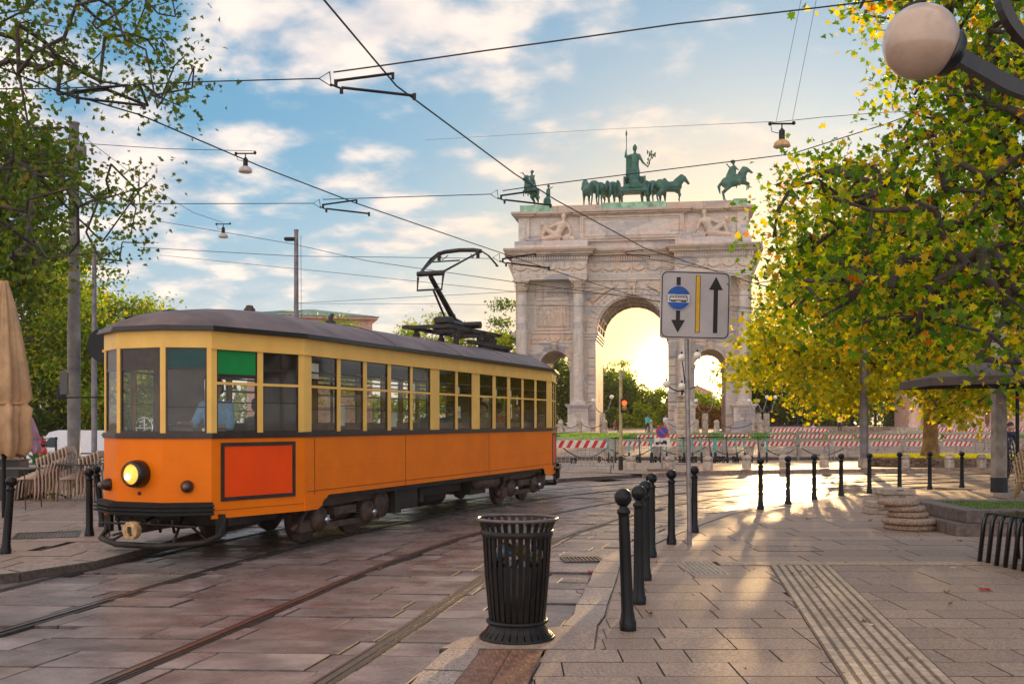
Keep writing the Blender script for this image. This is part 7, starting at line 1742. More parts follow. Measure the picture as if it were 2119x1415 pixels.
# ---------------------------------------------------------------- left café
cp_ = G(68, 1035, LS)
def bistro(lab, lo, r): return make_bistro(lab, lo, r, 'pale wooden café chairs stacked on the left')
row_of(9, bistro, 'pale wooden café chair, {} from below in the leftmost stack', cp_.x - .02, cp_.y, LS, R(-98), .055, .04, .028, '')
cp2 = G(150, 1036, LS); row_of(6, bistro, 'pale wooden café chair, {} from below in the stack nearest the tram', cp2.x - .02, cp2.y + .1, LS, R(-98), .055, .05, .028, '')
cp3 = G(118, 990, LS); row_of(5, bistro, 'pale wooden café chair, {} from below in the far stack behind the others', cp3.x, cp3.y, LS, R(-98), .055, .05, .028, '')
tabm = mat('table_dark', (.05, .04, .04), rough=.4, coat=.2)
def make_table(label, loc, w, d, ped=False):
    t = thing('cafe_table', label, 'table', loc); obj('tabletop', MB().box((0, 0, .735), (w, d, .02), bev=.004), tabm, t)
    if ped:
        obj('leg', MB().cyl((0, 0, .05), (0, 0, .72), .03, n=8), tabm, t)
        for k in range(4): a = k * math.pi / 2 + .5; obj('foot', MB().tube([(0, 0, .12), (.15 * math.cos(a), .15 * math.sin(a), .09), (.27 * math.cos(a), .27 * math.sin(a), .02)], .022, 6), tabm, t)
    else:
        for sx in (-1, 1):
            for sy in (-1, 1): obj('leg', MB().cyl((sx * (w / 2 - .06), sy * (d / 2 - .05), .72), (sx * (w / 2 - .03), sy * (d / 2 - .03), 0), .012, n=6), tabm, t)
    return t
for (px, Y, w, d, ped, lab) in ((28, 19.3, .80, .7, False, 'nearest dark café table at the left edge, behind the leaning bollard'), (110, 21.6, .7, .65, True, 'dark pedestal café table between the two chair stacks'), (170, 21.2, .8, .65, False, 'dark café table behind the upright bollard'), (215, 23.5, .9, .7, False, 'dark café table half hidden by the tram front'), (170, 25.5, 1.4, .7, True, 'long dark café table in the second row'), (190, 28.5, 1.6, .8, False, 'far dark café table before the steel poles')):
    X = (px - CX) / F * Y; make_table(lab, (X, Y, LS), w, d, ped)
boxm = mat('planter_box', (.045, .032, .03), rough=.5, var=.25, scale=4)
p = G(12, 1036, LS); bx_ = thing('planter_box', 'dark wooden planter box at the left edge under the folded parasol', 'planter', (p.x - .3, p.y + .35, LS)); obj('panel', MB().box((0, 0, .4), (1.0, .45, .8), bev=.01), boxm, bx_); obj('rim', MB().box((0, 0, .815), (1.06, .5, .03)), boxm, bx_)
p = G(52, 1032, LS); bx2 = thing('planter_box', 'dark planter box with broad leaved plant left of the chairs', 'planter', (p.x, p.y + .6, LS)); obj('box', MB().box((0, 0, .3), (.6, .5, .6), bev=.01), boxm, bx2)
pls = thing('potted_plant', 'broad leaved green plant growing beside the left chair stack', 'plant', (p.x + .05, p.y + .5, LS + .6)); pgm = leafmat('agave_leaf', [(0, (.04, .14, .04)), (1, (.12, .30, .06))], .3)
for k in range(12):
    a = k * .55; m_ = MB(); L0 = rnd.uniform(.4, .7); vs = []
    for i in range(6): t_ = i / 5; r_ = L0 * t_ * .55; w = .05 * math.sin(math.pi * min(.95, t_ + .12)); z = L0 * (t_ * 1.1 - t_ * t_ * .5); vs += [(r_ * math.cos(a) - w * math.sin(a), r_ * math.sin(a) + w * math.cos(a), z), (r_ * math.cos(a) + w * math.sin(a), r_ * math.sin(a) - w * math.cos(a), z)]
    m_.add(vs, [(i * 2, i * 2 + 1, i * 2 + 3, i * 2 + 2) for i in range(5)]); obj('leaf', m_, pgm, pls)
# folded parasols
def folded(label, loc, h0, h1, rw, m, folds=9, seed=0):
    t = thing('folded_parasol', label, 'parasol', loc); r_ = random.Random(seed); n = 72; mm = MB(); vs = []
    prof_ = [(0., .72), (.04, .95), (.10, 1.0), (.2, .92), (.27, 1.0), (.30, .80), (.33, .98), (.5, .80), (.7, .58), (.85, .40), (1., .14)]
    ph = [r_.uniform(0, 6) for _ in range(4)]
    for (tt, rr) in prof_:
        for i in range(n):
            a = 2 * math.pi * i / n; q_ = rw * rr * (1 + .17 * math.sin(folds * a + ph[0] + tt * 1.5) + .10 * math.sin((folds * 2 + 1) * a + ph[1] - tt * 2) + .05 * math.sin(3 * a + ph[2] + tt * 3)); vs.append((q_ * math.cos(a), q_ * math.sin(a), h0 + (h1 - h0) * tt + (.05 * math.sin(folds * a + ph[3]) if tt < .05 else 0)))
    mm.add(vs, [(k * n + i, k * n + (i + 1) % n, (k + 1) * n + (i + 1) % n, (k + 1) * n + i) for k in range(len(prof_) - 1) for i in range(n)], smooth=True)
    obj('canopy', mm, m, t); obj('pole', MB().cyl((0, 0, 0), (0, 0, h1 + .05), .035, n=10), black, t); obj('strap', MB().tube([(rw * .88 * math.cos(a), rw * .88 * math.sin(a), h0 + (h1 - h0) * .3) for a in [k * math.pi / 12 for k in range(24)]], .02, 5, closed=True), m, t); return t
folded('tall folded beige parasol hanging in heavy folds at the left edge', ((8 - CX) / F * 17.5, 17.5, LS), EYE - (950 - HY) / F * 17.5, 3.95, .40, beigep, 7, 3)
folded('small folded lilac parasol beside the red moped', ((52 - CX) / F * 33, 33, LS), .62 + .0, EYE + 12 / F * 33 + .1, .40, mat('parasol_lilac', (.50, .26, .34), rough=.8, var=.1), 6, 5)
# van
whitev = mat('van_white', (.74, .74, .80), rough=.3, var=.04, coat=.4); tyre = mat('tyre', (.02, .02, .022), rough=.8); vglass = mat('van_glass', (.02, .05, .06), rough=.08, coat=.5)
vY = 64.; vb = onp(156, vY); vb.z -= .12; van = thing('white_van', 'white long wheelbase delivery van parked behind the steel poles', 'van', vb, R(-4), sc=1.0)
side_ = [(-2.75, .35), (2.6, .35), (2.68, .8), (2.66, 2.05), (2.5, 2.25), (-.6, 2.28), (-1.15, 2.15), (-2.0, 1.22), (-2.62, 1.02), (-2.8, .75)]
P_ = [(-2.75, .35), (-2.2, .35)] + [(-1.85 - .38 * math.cos(a), .35 + .38 * math.sin(a)) for a in [k * math.pi / 8 for k in range(9)]] + [(1.25, .35)] + [(1.63 - .38 * math.cos(a), .35 + .38 * math.sin(a)) for a in [k * math.pi / 8 for k in range(9)]] + side_[1:]
mb_ = bigpoly(P_, -.95, .95); mb_.name = 'body'; mb_.materials.append(whitev); link('body', mb_, van)
for s in (-1, 1):
    y = s * .956; d_ = obj('door', MB().prism([(-1.75, .5), (-.62, .5), (-.62, 1.95), (-1.05, 1.95), (-1.75, 1.30)][::-1] if s < 0 else [(-1.75, .5), (-.62, .5), (-.62, 1.95), (-1.05, 1.95), (-1.75, 1.30)][::-1], y - .008, y + .008, axis='Y'), whitev, van)
    obj('window', MB().prism([(-1.66, 1.25), (-.72, 1.25), (-.72, 1.85), (-1.08, 1.85)][::-1], y - .016, y + .016, axis='Y'), vglass, d_); obj('handle', MB().box((-.72, y, 1.05), (.08, .05, .16)), tyre, d_)
    obj('sill_strip', MB().box((-.1, y, .42), (2.6, .03, .16)), tyre, van); obj('side_mirror', MB().box((-1.75, s * 1.08, 1.35), (.1, .16, .28), bev=.03), tyre, van)
    for x in (-1.85, 1.63): w = obj('wheel', MB().lathe([(.2, 0), (.34, 0), (.36, .05), (.36, .17), (.34, .22), (.2, .22)], 24, M=Matrix.Translation((x, y - s * .2, .34)) @ Matrix.Rotation(R(90) if s < 0 else R(-90), 4, 'X')), tyre, van); obj('hubcap', MB().lathe([(.21, .15), (.18, .19), (0, .17)], 16, M=Matrix.Translation((x, y - s * .2, .34)) @ Matrix.Rotation(R(90) if s < 0 else R(-90), 4, 'X')), galv, w)
obj('bumper', MB().box((-2.72, 0, .52), (.22, 1.8, .26), bev=.05), tyre, van); obj('windscreen', MB().add([(-1.98, -.8, 1.26), (-1.98, .8, 1.26), (-1.2, .72, 2.12), (-1.2, -.72, 2.12)], [(3, 2, 1, 0)], M=Matrix.Translation((-.02, 0, .02))), vglass, van); obj('headlight', MB().box((-2.6, -.78, .9), (.3, .25, .16), bev=.04), galv, van); obj('tail_light', MB().box((2.67, -.9, 1.2), (.04, .12, .5)), redp, van)
# moped
mo = thing('moped', 'glossy red moped seen from behind the folded lilac parasol', 'moped', onp(86, 42), R(-60)); rg = mat('moped_red', (.55, .01, .02), rough=.2, coat=.7)
obj('front_shield', MB().prism([(-.55, .35), (-.42, .35), (-.30, .95), (-.38, 1.0), (-.5, .8)][::-1], -.2, .2, axis='Y'), rg, mo); obj('body', MB().ball((.35, 0, .55), .3, 14, 10, sc=(1.3, .6, .8)).box((-.05, 0, .32), (.7, .28, .08)), rg, mo); obj('seat', MB().box((.3, 0, .80), (.65, .26, .1), bev=.04), tyre, mo)
for x in (-.6, .58): obj('wheel', MB().tube([(x + .2 * math.cos(a), 0, .24 + .2 * math.sin(a)) for a in [k * math.pi / 8 for k in range(16)]], .05, 6, closed=True), tyre, mo)
obj('handlebar', MB().tube([(-.3, -.3, 1.05), (-.36, 0, 1.0), (-.3, .3, 1.05)], .02, 6), tyre, mo); obj('headlight', MB().ball((-.42, 0, .98), .09, 10, 8), rg, mo)

# ================================================================ overhead wires
wirem = mat('wire', (.012, .010, .013), rough=.5); insm = mat('insulator', (.010, .008, .009), rough=.5, spec=.3)
def span(name, label, pts, r, cat='wire', group=None, parent=None, sag=0.):
    m_ = MB(); P = []
    for a, b in zip(pts, pts[1:]):
        for k in range(6): t_ = k / 6; P.append(a.lerp(b, t_) - Vector((0, 0, sag * 4 * t_ * (1 - t_))))
    P.append(pts[-1]); m_.tube(P, r * .66, 5)
    o = obj(name, m_, wirem, parent)
    if parent is None: tag(o, label, cat, group)
    return o
ZW = 4.75
def wz(px, py, z=ZW): Y = (z - EYE) * F / (HY - py); return Vector(((px - CX) / F * Y, Y, z))
def cw(pts):   # smooth contact wire
    return [wz(a, b) for a, b in pts]
WA = cw([(-60, 115), (112, 186), (290, 238), (540, 345), (735, 420), (968, 500)]) + [Vector((1.3, 22.5, ZW)), Vector((3.6, 27, ZW)), Vector((8, 31, ZW)), Vector((16, 34, ZW))]
WB = cw([(560, -160), (670, 0), (820, 178), (1065, 360), (1150, 414), (1335, 514), (1555, 585)]) + [Vector((9, 27.8, ZW)), Vector((17, 31.2, ZW))]
span('contact_wire', 'overhead contact wire touched by the raised pantograph', WA, .012)
span('contact_wire', 'overhead contact wire crossing from top centre down past the arch front', WB, .013)
def hanger(px, py, Y, s, label, flip=1, ang=8):
    """pull-off: triangle plate, two insulated arms that hold the contact wire"""
    c = at(px, py, Y); t = thing('wire_hanger', label, 'wire hanger', c, rot=(0, 0, 0), group='insulated arms holding the contact wires'); k = s
    obj('triangle_plate', MB().tube([(0, 0, 0), (.095 * k, 0, .06 * k), (.11 * k, 0, -.07 * k)], .008 * k, 5, closed=True), insm, t)
    obj('arm', MB().cyl((.15 * k, 0, -.02 * k), (.64 * k, .05, .06 * k), .013 * k, n=8).box((.15 * k, 0, -.04 * k), (.03 * k, .02, .06 * k)).box((.65 * k, .05, .04 * k), (.025 * k, .02, .06 * k)), insm, t)
    obj('arm', MB().cyl((.20 * k, 0, -.08 * k), (.84 * k, -.03, -.16 * k), .013 * k, n=8).box((.20 * k, 0, -.11 * k), (.03 * k, .02, .05 * k)).box((.85 * k, -.03, -.17 * k), (.03 * k, .02, .06 * k)), insm, t)
    obj('link_bar', MB().cyl((.10 * k, 0, -.05 * k), (.2 * k, 0, -.09 * k), .010 * k, n=6), insm, t); return t
hanger(660, 163, 9.3, 1.0, 'largest insulated wire arm, high at the top centre of the picture'); hanger(118, 186, 9.6, .95, 'insulated wire arm among the left plane tree branches')
hanger(648, 421, 14.6, .92, 'insulated wire arm left of the pantograph, above the tram roof'); hanger(1015, 402, 14.6, .98, 'insulated wire arm overlapping the left rider statue'); hanger(1020, 533, 21.5, 1.35, 'insulated wire arm just right of the pantograph head'); hanger(1285, 520, 22, .7, 'small insulated wire arm in front of the arch cornice'); hanger(1556, 584, 26, .95, 'insulated wire arm right of the arch, above the tram lane sign')
TP1 = Vector(((155 - CX) / F * 28, 28, 9.3))
span('span_wire', 'span wire from the left edge to the largest insulated arm', [at(-80, 185, 9.6), at(118, 184, 9.6), at(400, 170, 9.45), at(660, 163, 9.3)], .009)
span('span_wire', 'span wire from the largest insulated arm up to the top right leaves', [at(690, 150, 9.3), at(1000, 106, 9.3), at(1400, 50, 9.3), at(1780, 6, 9.3), at(2150, -40, 9.3)], .011, sag=.002)
span('span_wire', 'span wire left of the insulated arm above the tram roof', [at(-50, 424, 14.7), at(330, 422, 14.7), at(648, 421, 14.6)], .008)
span('span_wire', 'span wire between the two insulated arms above the tram', [at(668, 413, 14.6), at(1015, 402, 14.6)], .009)
span('span_wire', 'span wire crossing the arch statues towards the right plane tree', [at(1040, 395, 14.6), at(1130, 382, 14.6), at(1638, 319, 14.6), at(1830, 258, 14.6), at(2200, 120, 14.6)], .011)
span('span_wire', 'short stay wire dropping from the right span wire into the leaves', [at(1638, 319, 14.6), at(1680, 405, 15.5)], .007)
span('span_wire', 'span wire behind the pantograph knee', [at(290, 512, 22), at(610, 530, 22), at(1020, 535, 21.5)], .009)
span('span_wire', 'span wire from the pantograph side arm across the arch pillars', [at(1045, 532, 21.5), at(1300, 528, 22), at(1560, 574, 24), at(1760, 540, 24)], .009)
span('span_wire', 'feeder wire running from the rear steel pole past the pantograph arm', [at(330, 458, 44), at(606, 505, 44), at(760, 540, 40), at(1060, 583, 34), at(1380, 625, 32), at(1600, 640, 30)], .017)
span('span_wire', 'lower thin wire behind the pantograph arm', [at(330, 528, 40), at(700, 565, 36), at(1060, 603, 32), at(1390, 612, 30), at(1700, 610, 30)], .012)
span('span_wire', 'thin wire running to the arch from the rear pole', [at(618, 627, 44), at(1060, 604, 34), at(1190, 595, 33), at(1360, 600, 32)], .012)
span('span_wire', 'lowest thin wire just above the tram roof', [at(618, 628, 44), at(900, 629, 34), at(1600, 640, 30)], .010)
span('span_wire', 'faint high wire crossing the sky above the arch statues', [at(880, 290, 60), at(1250, 268, 60), at(1600, 252, 30)], .012)
# hanging lamps
shadem = mat('lamp_shade_grey', (.50, .42, .38), rough=.4, var=.15); shadeo = mat('lamp_shade_orange', (.60, .33, .12), rough=.35, var=.2)
def hlamp(px, py, wpx, Y, label, m):
    c = at(px, py, Y); k = wpx / F * Y / .5; t = thing('hanging_lamp', label, 'street lamp', c, group='bell shaped lamps hung from wires', sc=k)
    obj('lamp_shade', MB().lathe([(.25, 0), (.25, .03), (.22, .12), (.14, .19), (.09, .21)], 24), m, t); obj('lens', MB().lathe([(.235, .0), (.2, -.03), (0, -.05)], 20), mat('lamp_lens_off', (.55, .5, .42), rough=.2), t); obj('gear_case', MB().lathe([(.09, .21), (.09, .48), (.06, .50), (.02, .56), (0, .6)], 14), black, t)
    obj('bracket', MB().cyl((-.35, 0, .68), (.35, 0, .68), .028, n=6).cyl((0, 0, .55), (0, 0, .68), .02, n=6).ball((-.35, 0, .68), .06, 8, 6).ball((.35, 0, .70), .06, 8, 6), insm, t); obj('cable', MB().tube([(-.33, 0, .66), (-.3, 0, .45), (-.1, 0, .4)], .012, 4), black, t); return k
k = hlamp(508, 356, 28, 32, 'bell lamp hanging from a wire at the upper left centre', shadem); span('lamp_wire', 'wire carrying the upper left bell lamp', [at(155, 296, 28.5), at(340, 308, 30), at(455, 311, 31.5), at(530, 313, 32)], .014); 
k = hlamp(462, 491, 20, 45, 'smaller bell lamp hanging lower left of the pole behind the tram', shadem); span('lamp_wire', 'wire carrying the smaller lower bell lamp', [at(155, 270, 28.5), at(300, 380, 36), at(400, 440, 42), at(462, 461, 45)], .014)
k = hlamp(1618, 304, 35, 30, 'orange tinted bell lamp hanging between the arch and the right tree', shadeo); span('lamp_wire', 'wire carrying the right bell lamp into the plane tree', [at(1598, 254, 30), at(1700, 243, 30), at(1830, 233, 30), at(2000, 228, 30)], .014); span('lamp_wire', 'left of two thin wires rising from the right bell lamp', [at(1606, 252, 30), at(1662, -20, 26)], .009); span('lamp_wire', 'right of two thin wires rising from the right bell lamp', [at(1640, 248, 30), at(1693, -20, 26)], .009)
# ================================================================ trees
LEAF = {
 'maple': [(0, -.5), (.10, -.22), (.42, -.30), (.30, -.05), (.52, .12), (.24, .16), (.20, .30), (0, .55), (-.20, .30), (-.24, .16), (-.52, .12), (-.30, -.05), (-.42, -.30), (-.10, -.22)],
 'quad': [(0, -.5), (.34, 0), (0, .5), (-.34, 0)],
 'hex': [(0, -.5), (.38, -.12), (.26, .30), (0, .52), (-.26, .30), (-.38, -.12)],
}
def leaf_cloud(name, P, size, shape, m, parent, rng, var=.35, droop=.5, kind='stuff', label=None):
    """many leaf-sized faces, each its own little folded polygon"""
    n = len(P); t = np.array(LEAF[shape]); k = len(t)
    s = size * (1 + var * (rng.random(n) * 2 - 1)); s = s[:, None]
    # random frames with the leaf plane mostly facing up and outward
    nz_ = rng.normal(size=(n, 3)); nz_[:, 2] += droop; nz_ /= np.linalg.norm(nz_, axis=1)[:, None]
    ax_ = rng.normal(size=(n, 3)); ax_ -= nz_ * (ax_ * nz_).sum(1)[:, None]; ax_ /= np.linalg.norm(ax_, axis=1)[:, None]; bx_ = np.cross(nz_, ax_)
    V = np.zeros((n, k, 3))
    for i, (a, b) in enumerate(t): V[:, i] = P + ax_ * (a * s) + bx_ * (b * s) + nz_ * (s * (abs(a) * .35 - b * b * .3))
    me = bpy.data.meshes.new(name); me.vertices.add(n * k); me.vertices.foreach_set('co', V.reshape(-1))
    me.loops.add(n * k); me.loops.foreach_set('vertex_index', np.arange(n * k, dtype=np.int32)); me.polygons.add(n)
    me.polygons.foreach_set('loop_start', np.arange(n, dtype=np.int32) * k); me.polygons.foreach_set('loop_total', np.full(n, k, dtype=np.int32))
    me.update(calc_edges=True); me.materials.append(m); o = link(name, me, parent); tag(o, label, kind=kind); return o
def branches(mb, root, nodes, r0, rng, thin=.006, up=None):
    """join cluster centres to a branching skeleton that starts from ROOT points"""
    pts = [Vector(p) for p in root]; par = [max(-1, i - 1) for i in range(len(pts))]; arr = np.array([tuple(p) for p in pts])
    order = sorted(range(len(nodes)), key=lambda i: min((Vector(nodes[i]) - p).length for p in pts[:len(root)]))
    A = [tuple(p) for p in pts]
    for i in order:
        c = Vector(nodes[i]); D = np.linalg.norm(np.array(A) - np.array(tuple(c)), axis=1); j = int(D.argmin())
        d = c - Vector(A[j]); L_ = d.length; nseg = max(1, min(5, int(L_ / .7))); cur = j
        for s_ in range(1, nseg + 1):
            q_ = Vector(A[j]) + d * (s_ / nseg) + Vector(rng.normal(size=3) * .05 * L_ / nseg) + Vector((0, 0, .10 * L_ * math.sin(math.pi * s_ / nseg)))
            if s_ == nseg: q_ = c
            A.append(tuple(q_)); par.append(cur); cur = len(A) - 1
    w = [1.] * len(A)
    for i in range(len(A) - 1, len(root) - 1, -1):
        if par[i] >= 0: w[par[i]] += w[i]
    mx = max(w[len(root):] + [1])
    for i in range(len(root), len(A)):
        p, q_ = Vector(A[par[i]]), Vector(A[i]); ra = max(thin, r0 * (w[par[i]] / mx) ** .45 if par[i] >= len(root) else r0 * (w[i] / mx) ** .45); rb = max(thin * .8, r0 * (w[i] / mx) ** .45)
        mb.cyl(p, q_, min(ra, rb * 1.5), rb, 5 if rb < .05 else 7, caps=False)
    return A
def inpoly(x, y, poly):
    c = False; n = len(poly)
    for i in range(n):
        x1, y1 = poly[i]; x2, y2 = poly[i - 1]
        if (y1 > y) != (y2 > y) and x < (x2 - x1) * (y - y1) / (y2 - y1) + x1: c = not c
    return c
from mathutils import noise as mnoise
def clusters(poly, d0, d1, n, rng, minsep=.25, clump=1.2, thr=-.2):
    xs = [p[0] for p in poly]; ys = [p[1] for p in poly]; out = []
    tries = 0
    while len(out) < n and tries < n * 60:
        tries += 1; x = rng.uniform(min(xs), max(xs)); y = rng.uniform(min(ys), max(ys))
        if not inpoly(x, y, poly): continue
        p = at(x, y, rng.uniform(d0, d1))
        if mnoise.noise(p * (1 / clump)) < thr: continue
        out.append(p)
    return out
def spread(cl, per, rad, rng, flat=.75):
    P = np.repeat(np.array([tuple(c) for c in cl]), per, axis=0); return P + rng.normal(size=P.shape) * rad * np.array([1, 1, flat])
bark = mat('bark_plane', (.22, .16, .12), rough=.8, var=.35, scale=4, bump=.6, bscale=18, dirt=.5, dirtcol=(.07, .05, .04)); barkd = mat('bark_dark', (.07, .05, .04), rough=.85, var=.3, scale=5, bump=.5)
barks = mat('bark_sunny', (.42, .24, .09), rough=.8, var=.35, scale=3, bump=.6, bscale=12, dirt=.5, dirtcol=(.16, .09, .03))
AUT = leafmat('autumn_leaf', [(0, (.04, .09, .008)), (1, (.38, .08, .012)), (.48, (.12, .22, .014)), (.70, (.32, .36, .014)), (.88, (.60, .45, .012)), (.97, (.50, .26, .015))], .66, .42)
GRN = leafmat('green_leaf', [(0, (.035, .06, .01)), (1, (.18, .13, .03)), (.5, (.07, .11, .015)), (.85, (.14, .18, .02))], .5, .45)
SUN = leafmat('sunny_leaf', [(0, (.12, .17, .010)), (1, (.60, .42, .015)), (.4, (.28, .30, .012)), (.75, (.50, .42, .014))], .62, .45)
DKG = leafmat('park_leaf', [(0, (.03, .07, .012)), (1, (.14, .20, .025)), (.5, (.06, .12, .015))], .5, .6)
YLG = leafmat('yellowgreen_leaf', [(0, (.09, .18, .01)), (1, (.46, .40, .02)), (.5, (.20, .30, .015))], .5, .5)
RED = leafmat('russet_leaf', [(0, (.12, .08, .02)), (1, (.36, .15, .03)), (.5, (.24, .12, .02))], .45, .5)
def own_leaves(t, P, size, m, rng, n=300):
    """the leaves nearest to the camera, each a part of its own"""
    D = P[:, 1]; px = CX + P[:, 0] / P[:, 1] * F; py = HY - (P[:, 2] - EYE) * F / P[:, 1]
    ok = (px > 0) & (px < 2119) & (py > 0) & (py < 1400); idx = np.where(ok)[0]; idx = idx[np.argsort(D[idx])][:n]
    ms = []
    for v in range(4):
        mb_ = MB(); r_ = random.Random(v); T_ = LEAF['maple']; mb_.add([(a, b, abs(a) * .35 - b * b * r_.uniform(.1, .5)) for a, b in T_], [tuple(range(len(T_)))]); ms.append(mesh_of('leaf', mb_, m))
    for i in idx: link('leaf', ms[i % 4], t, tuple(P[i] - np.array(t.location)), rot=(rng.normal() * .8, rng.normal() * .8, rng.random() * 6.28), sc=size * (1 + .5 * (rng.random() - .5)))
    return np.delete(P, idx, axis=0)
def off(P, t): return P - np.array(t.location)
# --- big plane tree on the right (trunk out of the frame)
rng = np.random.default_rng(3)
tr = thing('plane_tree', 'big plane tree with yellow and green autumn leaves filling the upper right', 'tree', (9.6, 15.5, 0))
polyR = [(1775, -60), (1765, 25), (1800, 85), (1860, 150), (1850, 185), (1905, 235), (1850, 275), (1850, 320), (1765, 345), (1690, 352), (1665, 375), (1700, 420), (1655, 470), (1650, 530), (1660, 600), (1640, 650), (1700, 690), (1800, 690), (1900, 735), (2000, 715), (2119, 730), (2200, 800), (2300, 500), (2300, -60)]
cl = clusters(polyR, 9.5, 15, 520, rng, thr=-.02, clump=.8)
cl += clusters([(1600, 380), (1700, 340), (1850, 330), (1950, 240), (1700, 480), (1690, 700), (1600, 600)], 11, 15, 36, rng, thr=-.6)
cl += clusters([(1660, 620), (1750, 700), (1880, 780), (2000, 800), (2119, 840), (2119, 640), (1900, 560)], 8.5, 11, 16, rng, thr=-.5)
P = spread(cl, 33, .25, rng); P = P[P[:, 1] > 7.6]
P2 = own_leaves(tr, P, .092, AUT, rng)
leaf_cloud('crown', off(P2, tr), .078, 'maple', AUT, tr, rng)
bmb = MB(); loc = Vector(tr.location); rootp = [(0, 0, 0), (0, -.1, 2.2), (-.2, -.3, 4.0), (-.6, -.8, 5.5), (-1.0, -1.2, 7.2)]
lim = [[at(2250, 620, 13) - loc, at(2100, 560, 12.4) - loc, at(1960, 590, 12) - loc, at(1840, 620, 11.5) - loc, at(1760, 660, 11) - loc], [at(2200, 420, 12.5) - loc, at(2060, 450, 12) - loc, at(1930, 480, 11.6) - loc, at(1800, 540, 11.2) - loc], [at(2200, 700, 12) - loc, at(2050, 625, 11) - loc, at(1950, 632, 10.6) - loc], [at(2230, 250, 13) - loc, at(2100, 230, 12.5) - loc, at(1980, 220, 12) - loc]]
roots = [Vector(p) for p in rootp]
A_ = branches(bmb, roots, [p for l in lim for p in l] + [c - loc for c in cl], .24, rng, .008)
obj('limb', bmb, barkd, tr)
obj('trunk', MB().tube([Vector(p) for p in rootp], [.38, .30, .26, .22, .16], 12), bark, tr)
# --- street tree behind the road
rng = np.random.default_rng(5)
tb = onp(1924, 39.0); st_ = thing('street_tree', 'sunlit yellow plane tree with a golden trunk, growing from the round planter', 'tree', (tb.x, 39.0, .28))
polyS = [(1525, 720), (1540, 690), (1600, 640), (1640, 560), (1720, 480), (1850, 420), (2000, 430), (2200, 500), (2250, 700), (2200, 800), (2119, 850), (2020, 850), (1990, 885), (1940, 850), (1900, 830), (1860, 855), (1800, 830), (1740, 850), (1690, 860), (1640, 840), (1600, 800), (1560, 790), (1520, 800)]
cl = clusters(polyS, 35, 43, 560, rng, thr=-.3, clump=2.5)
P = spread(cl, 55, .42, rng, .6); leaf_cloud('crown', off(P, st_), .21, 'maple', SUN, st_, rng)
bmb = MB(); loc = Vector(st_.location); roots = [Vector(p) for p in ((0, 0, 0), (.05, 0, 1.2), (.0, 0, 2.4), (.1, 0, 3.4))]
branches(bmb, roots, [c - loc for c in cl[::2]], .16, rng, .012); obj('limb', bmb, barkd, st_); obj('trunk', MB().tube([(0, 0, -.1), (0, 0, .12), (.02, 0, .6), (.03, 0, 1.6), (0, 0, 2.6), (.1, 0, 3.5)], [.52, .34, .27, .24, .27, .3], 16), barks, st_)
# --- sparse plane tree on the left, trunk outside the frame
rng = np.random.default_rng(8)
tl2 = thing('plane_tree', 'sparse plane tree with green leaves and thin twigs hanging in at the upper left', 'tree', (-9.8, 14.2, LS))
polyA = [(-120, -80), (395, -80), (400, 10), (365, 60), (405, 110), (415, 180), (400, 230), (415, 275), (395, 275), (330, 235), (260, 200), (170, 175), (100, 190), (40, 170), (-120, 200)]
polyB = [(60, 260), (150, 260), (230, 330), (330, 300), (365, 350), (355, 400), (320, 420), (335, 470), (300, 500), (260, 540), (240, 575), (200, 560), (150, 580), (60, 560), (-60, 620), (-100, 200)]
cl = clusters(polyA, 10.5, 15, 125, rng, thr=-.1, clump=.8) + clusters(polyB, 11, 15.5, 85, rng, thr=-.1, clump=.8)
P = spread(cl, 18, .22, rng); P = own_leaves(tl2, P, .08, GRN, rng)
leaf_cloud('crown', off(P, tl2), .07, 'maple', GRN, tl2, rng)
bmb = MB(); loc = Vector(tl2.location); rootp = [(0, 0, 0), (0, 0, 2.2), (.1, 0, 4), (.3, -.2, 5.5), (.5, -.4, 7)]
lim = [at(-40, 150, 12.5), at(20, 125, 12.3), at(90, 85, 12), at(200, 60, 12), at(-60, 280, 12.8), at(60, 215, 12.5), at(120, 195, 12.2), at(220, 185, 12.), at(0, 350, 13), at(130, 350, 13), at(230, 340, 12.6), at(20, 420, 13), at(160, 430, 12.8)]
branches(bmb, [Vector(p) for p in rootp], [l - loc for l in lim] + [c - loc for c in cl], .075, rng, .004); obj('limb', bmb, barkd, tl2); obj('trunk', MB().tube([Vector(p) for p in rootp], [.36, .30, .26, .2, .14], 12), bark, tl2)
# --- dense tree at the left edge, its shade put into a darker leaf colour
rng = np.random.default_rng(9)
td = thing('dense_tree', 'dense shade-darkened leafy tree climbing the left edge behind the beige parasol', 'tree', (-13.2, 23.5, LS))
cl = clusters([(-160, 180), (0, 200), (30, 215), (60, 260), (110, 300), (140, 330), (100, 400), (130, 470), (70, 520), (60, 600), (40, 640), (-160, 660)], 20, 26, 200, rng, thr=-.5)
P = spread(cl, 60, .34, rng); leaf_cloud('crown', off(P, td), .13, 'hex', GRN, td, rng)
bmb = MB(); loc = Vector(td.location); roots = [Vector((0, 0, z)) for z in (0, 1.5, 3, 4.5, 6)]; branches(bmb, roots, [c - loc for c in cl[::3]], .14, rng, .01); obj('limb', bmb, barkd, td); obj('trunk', MB().tube(roots, [.3, .25, .22, .18, .12], 10), barkd, td)
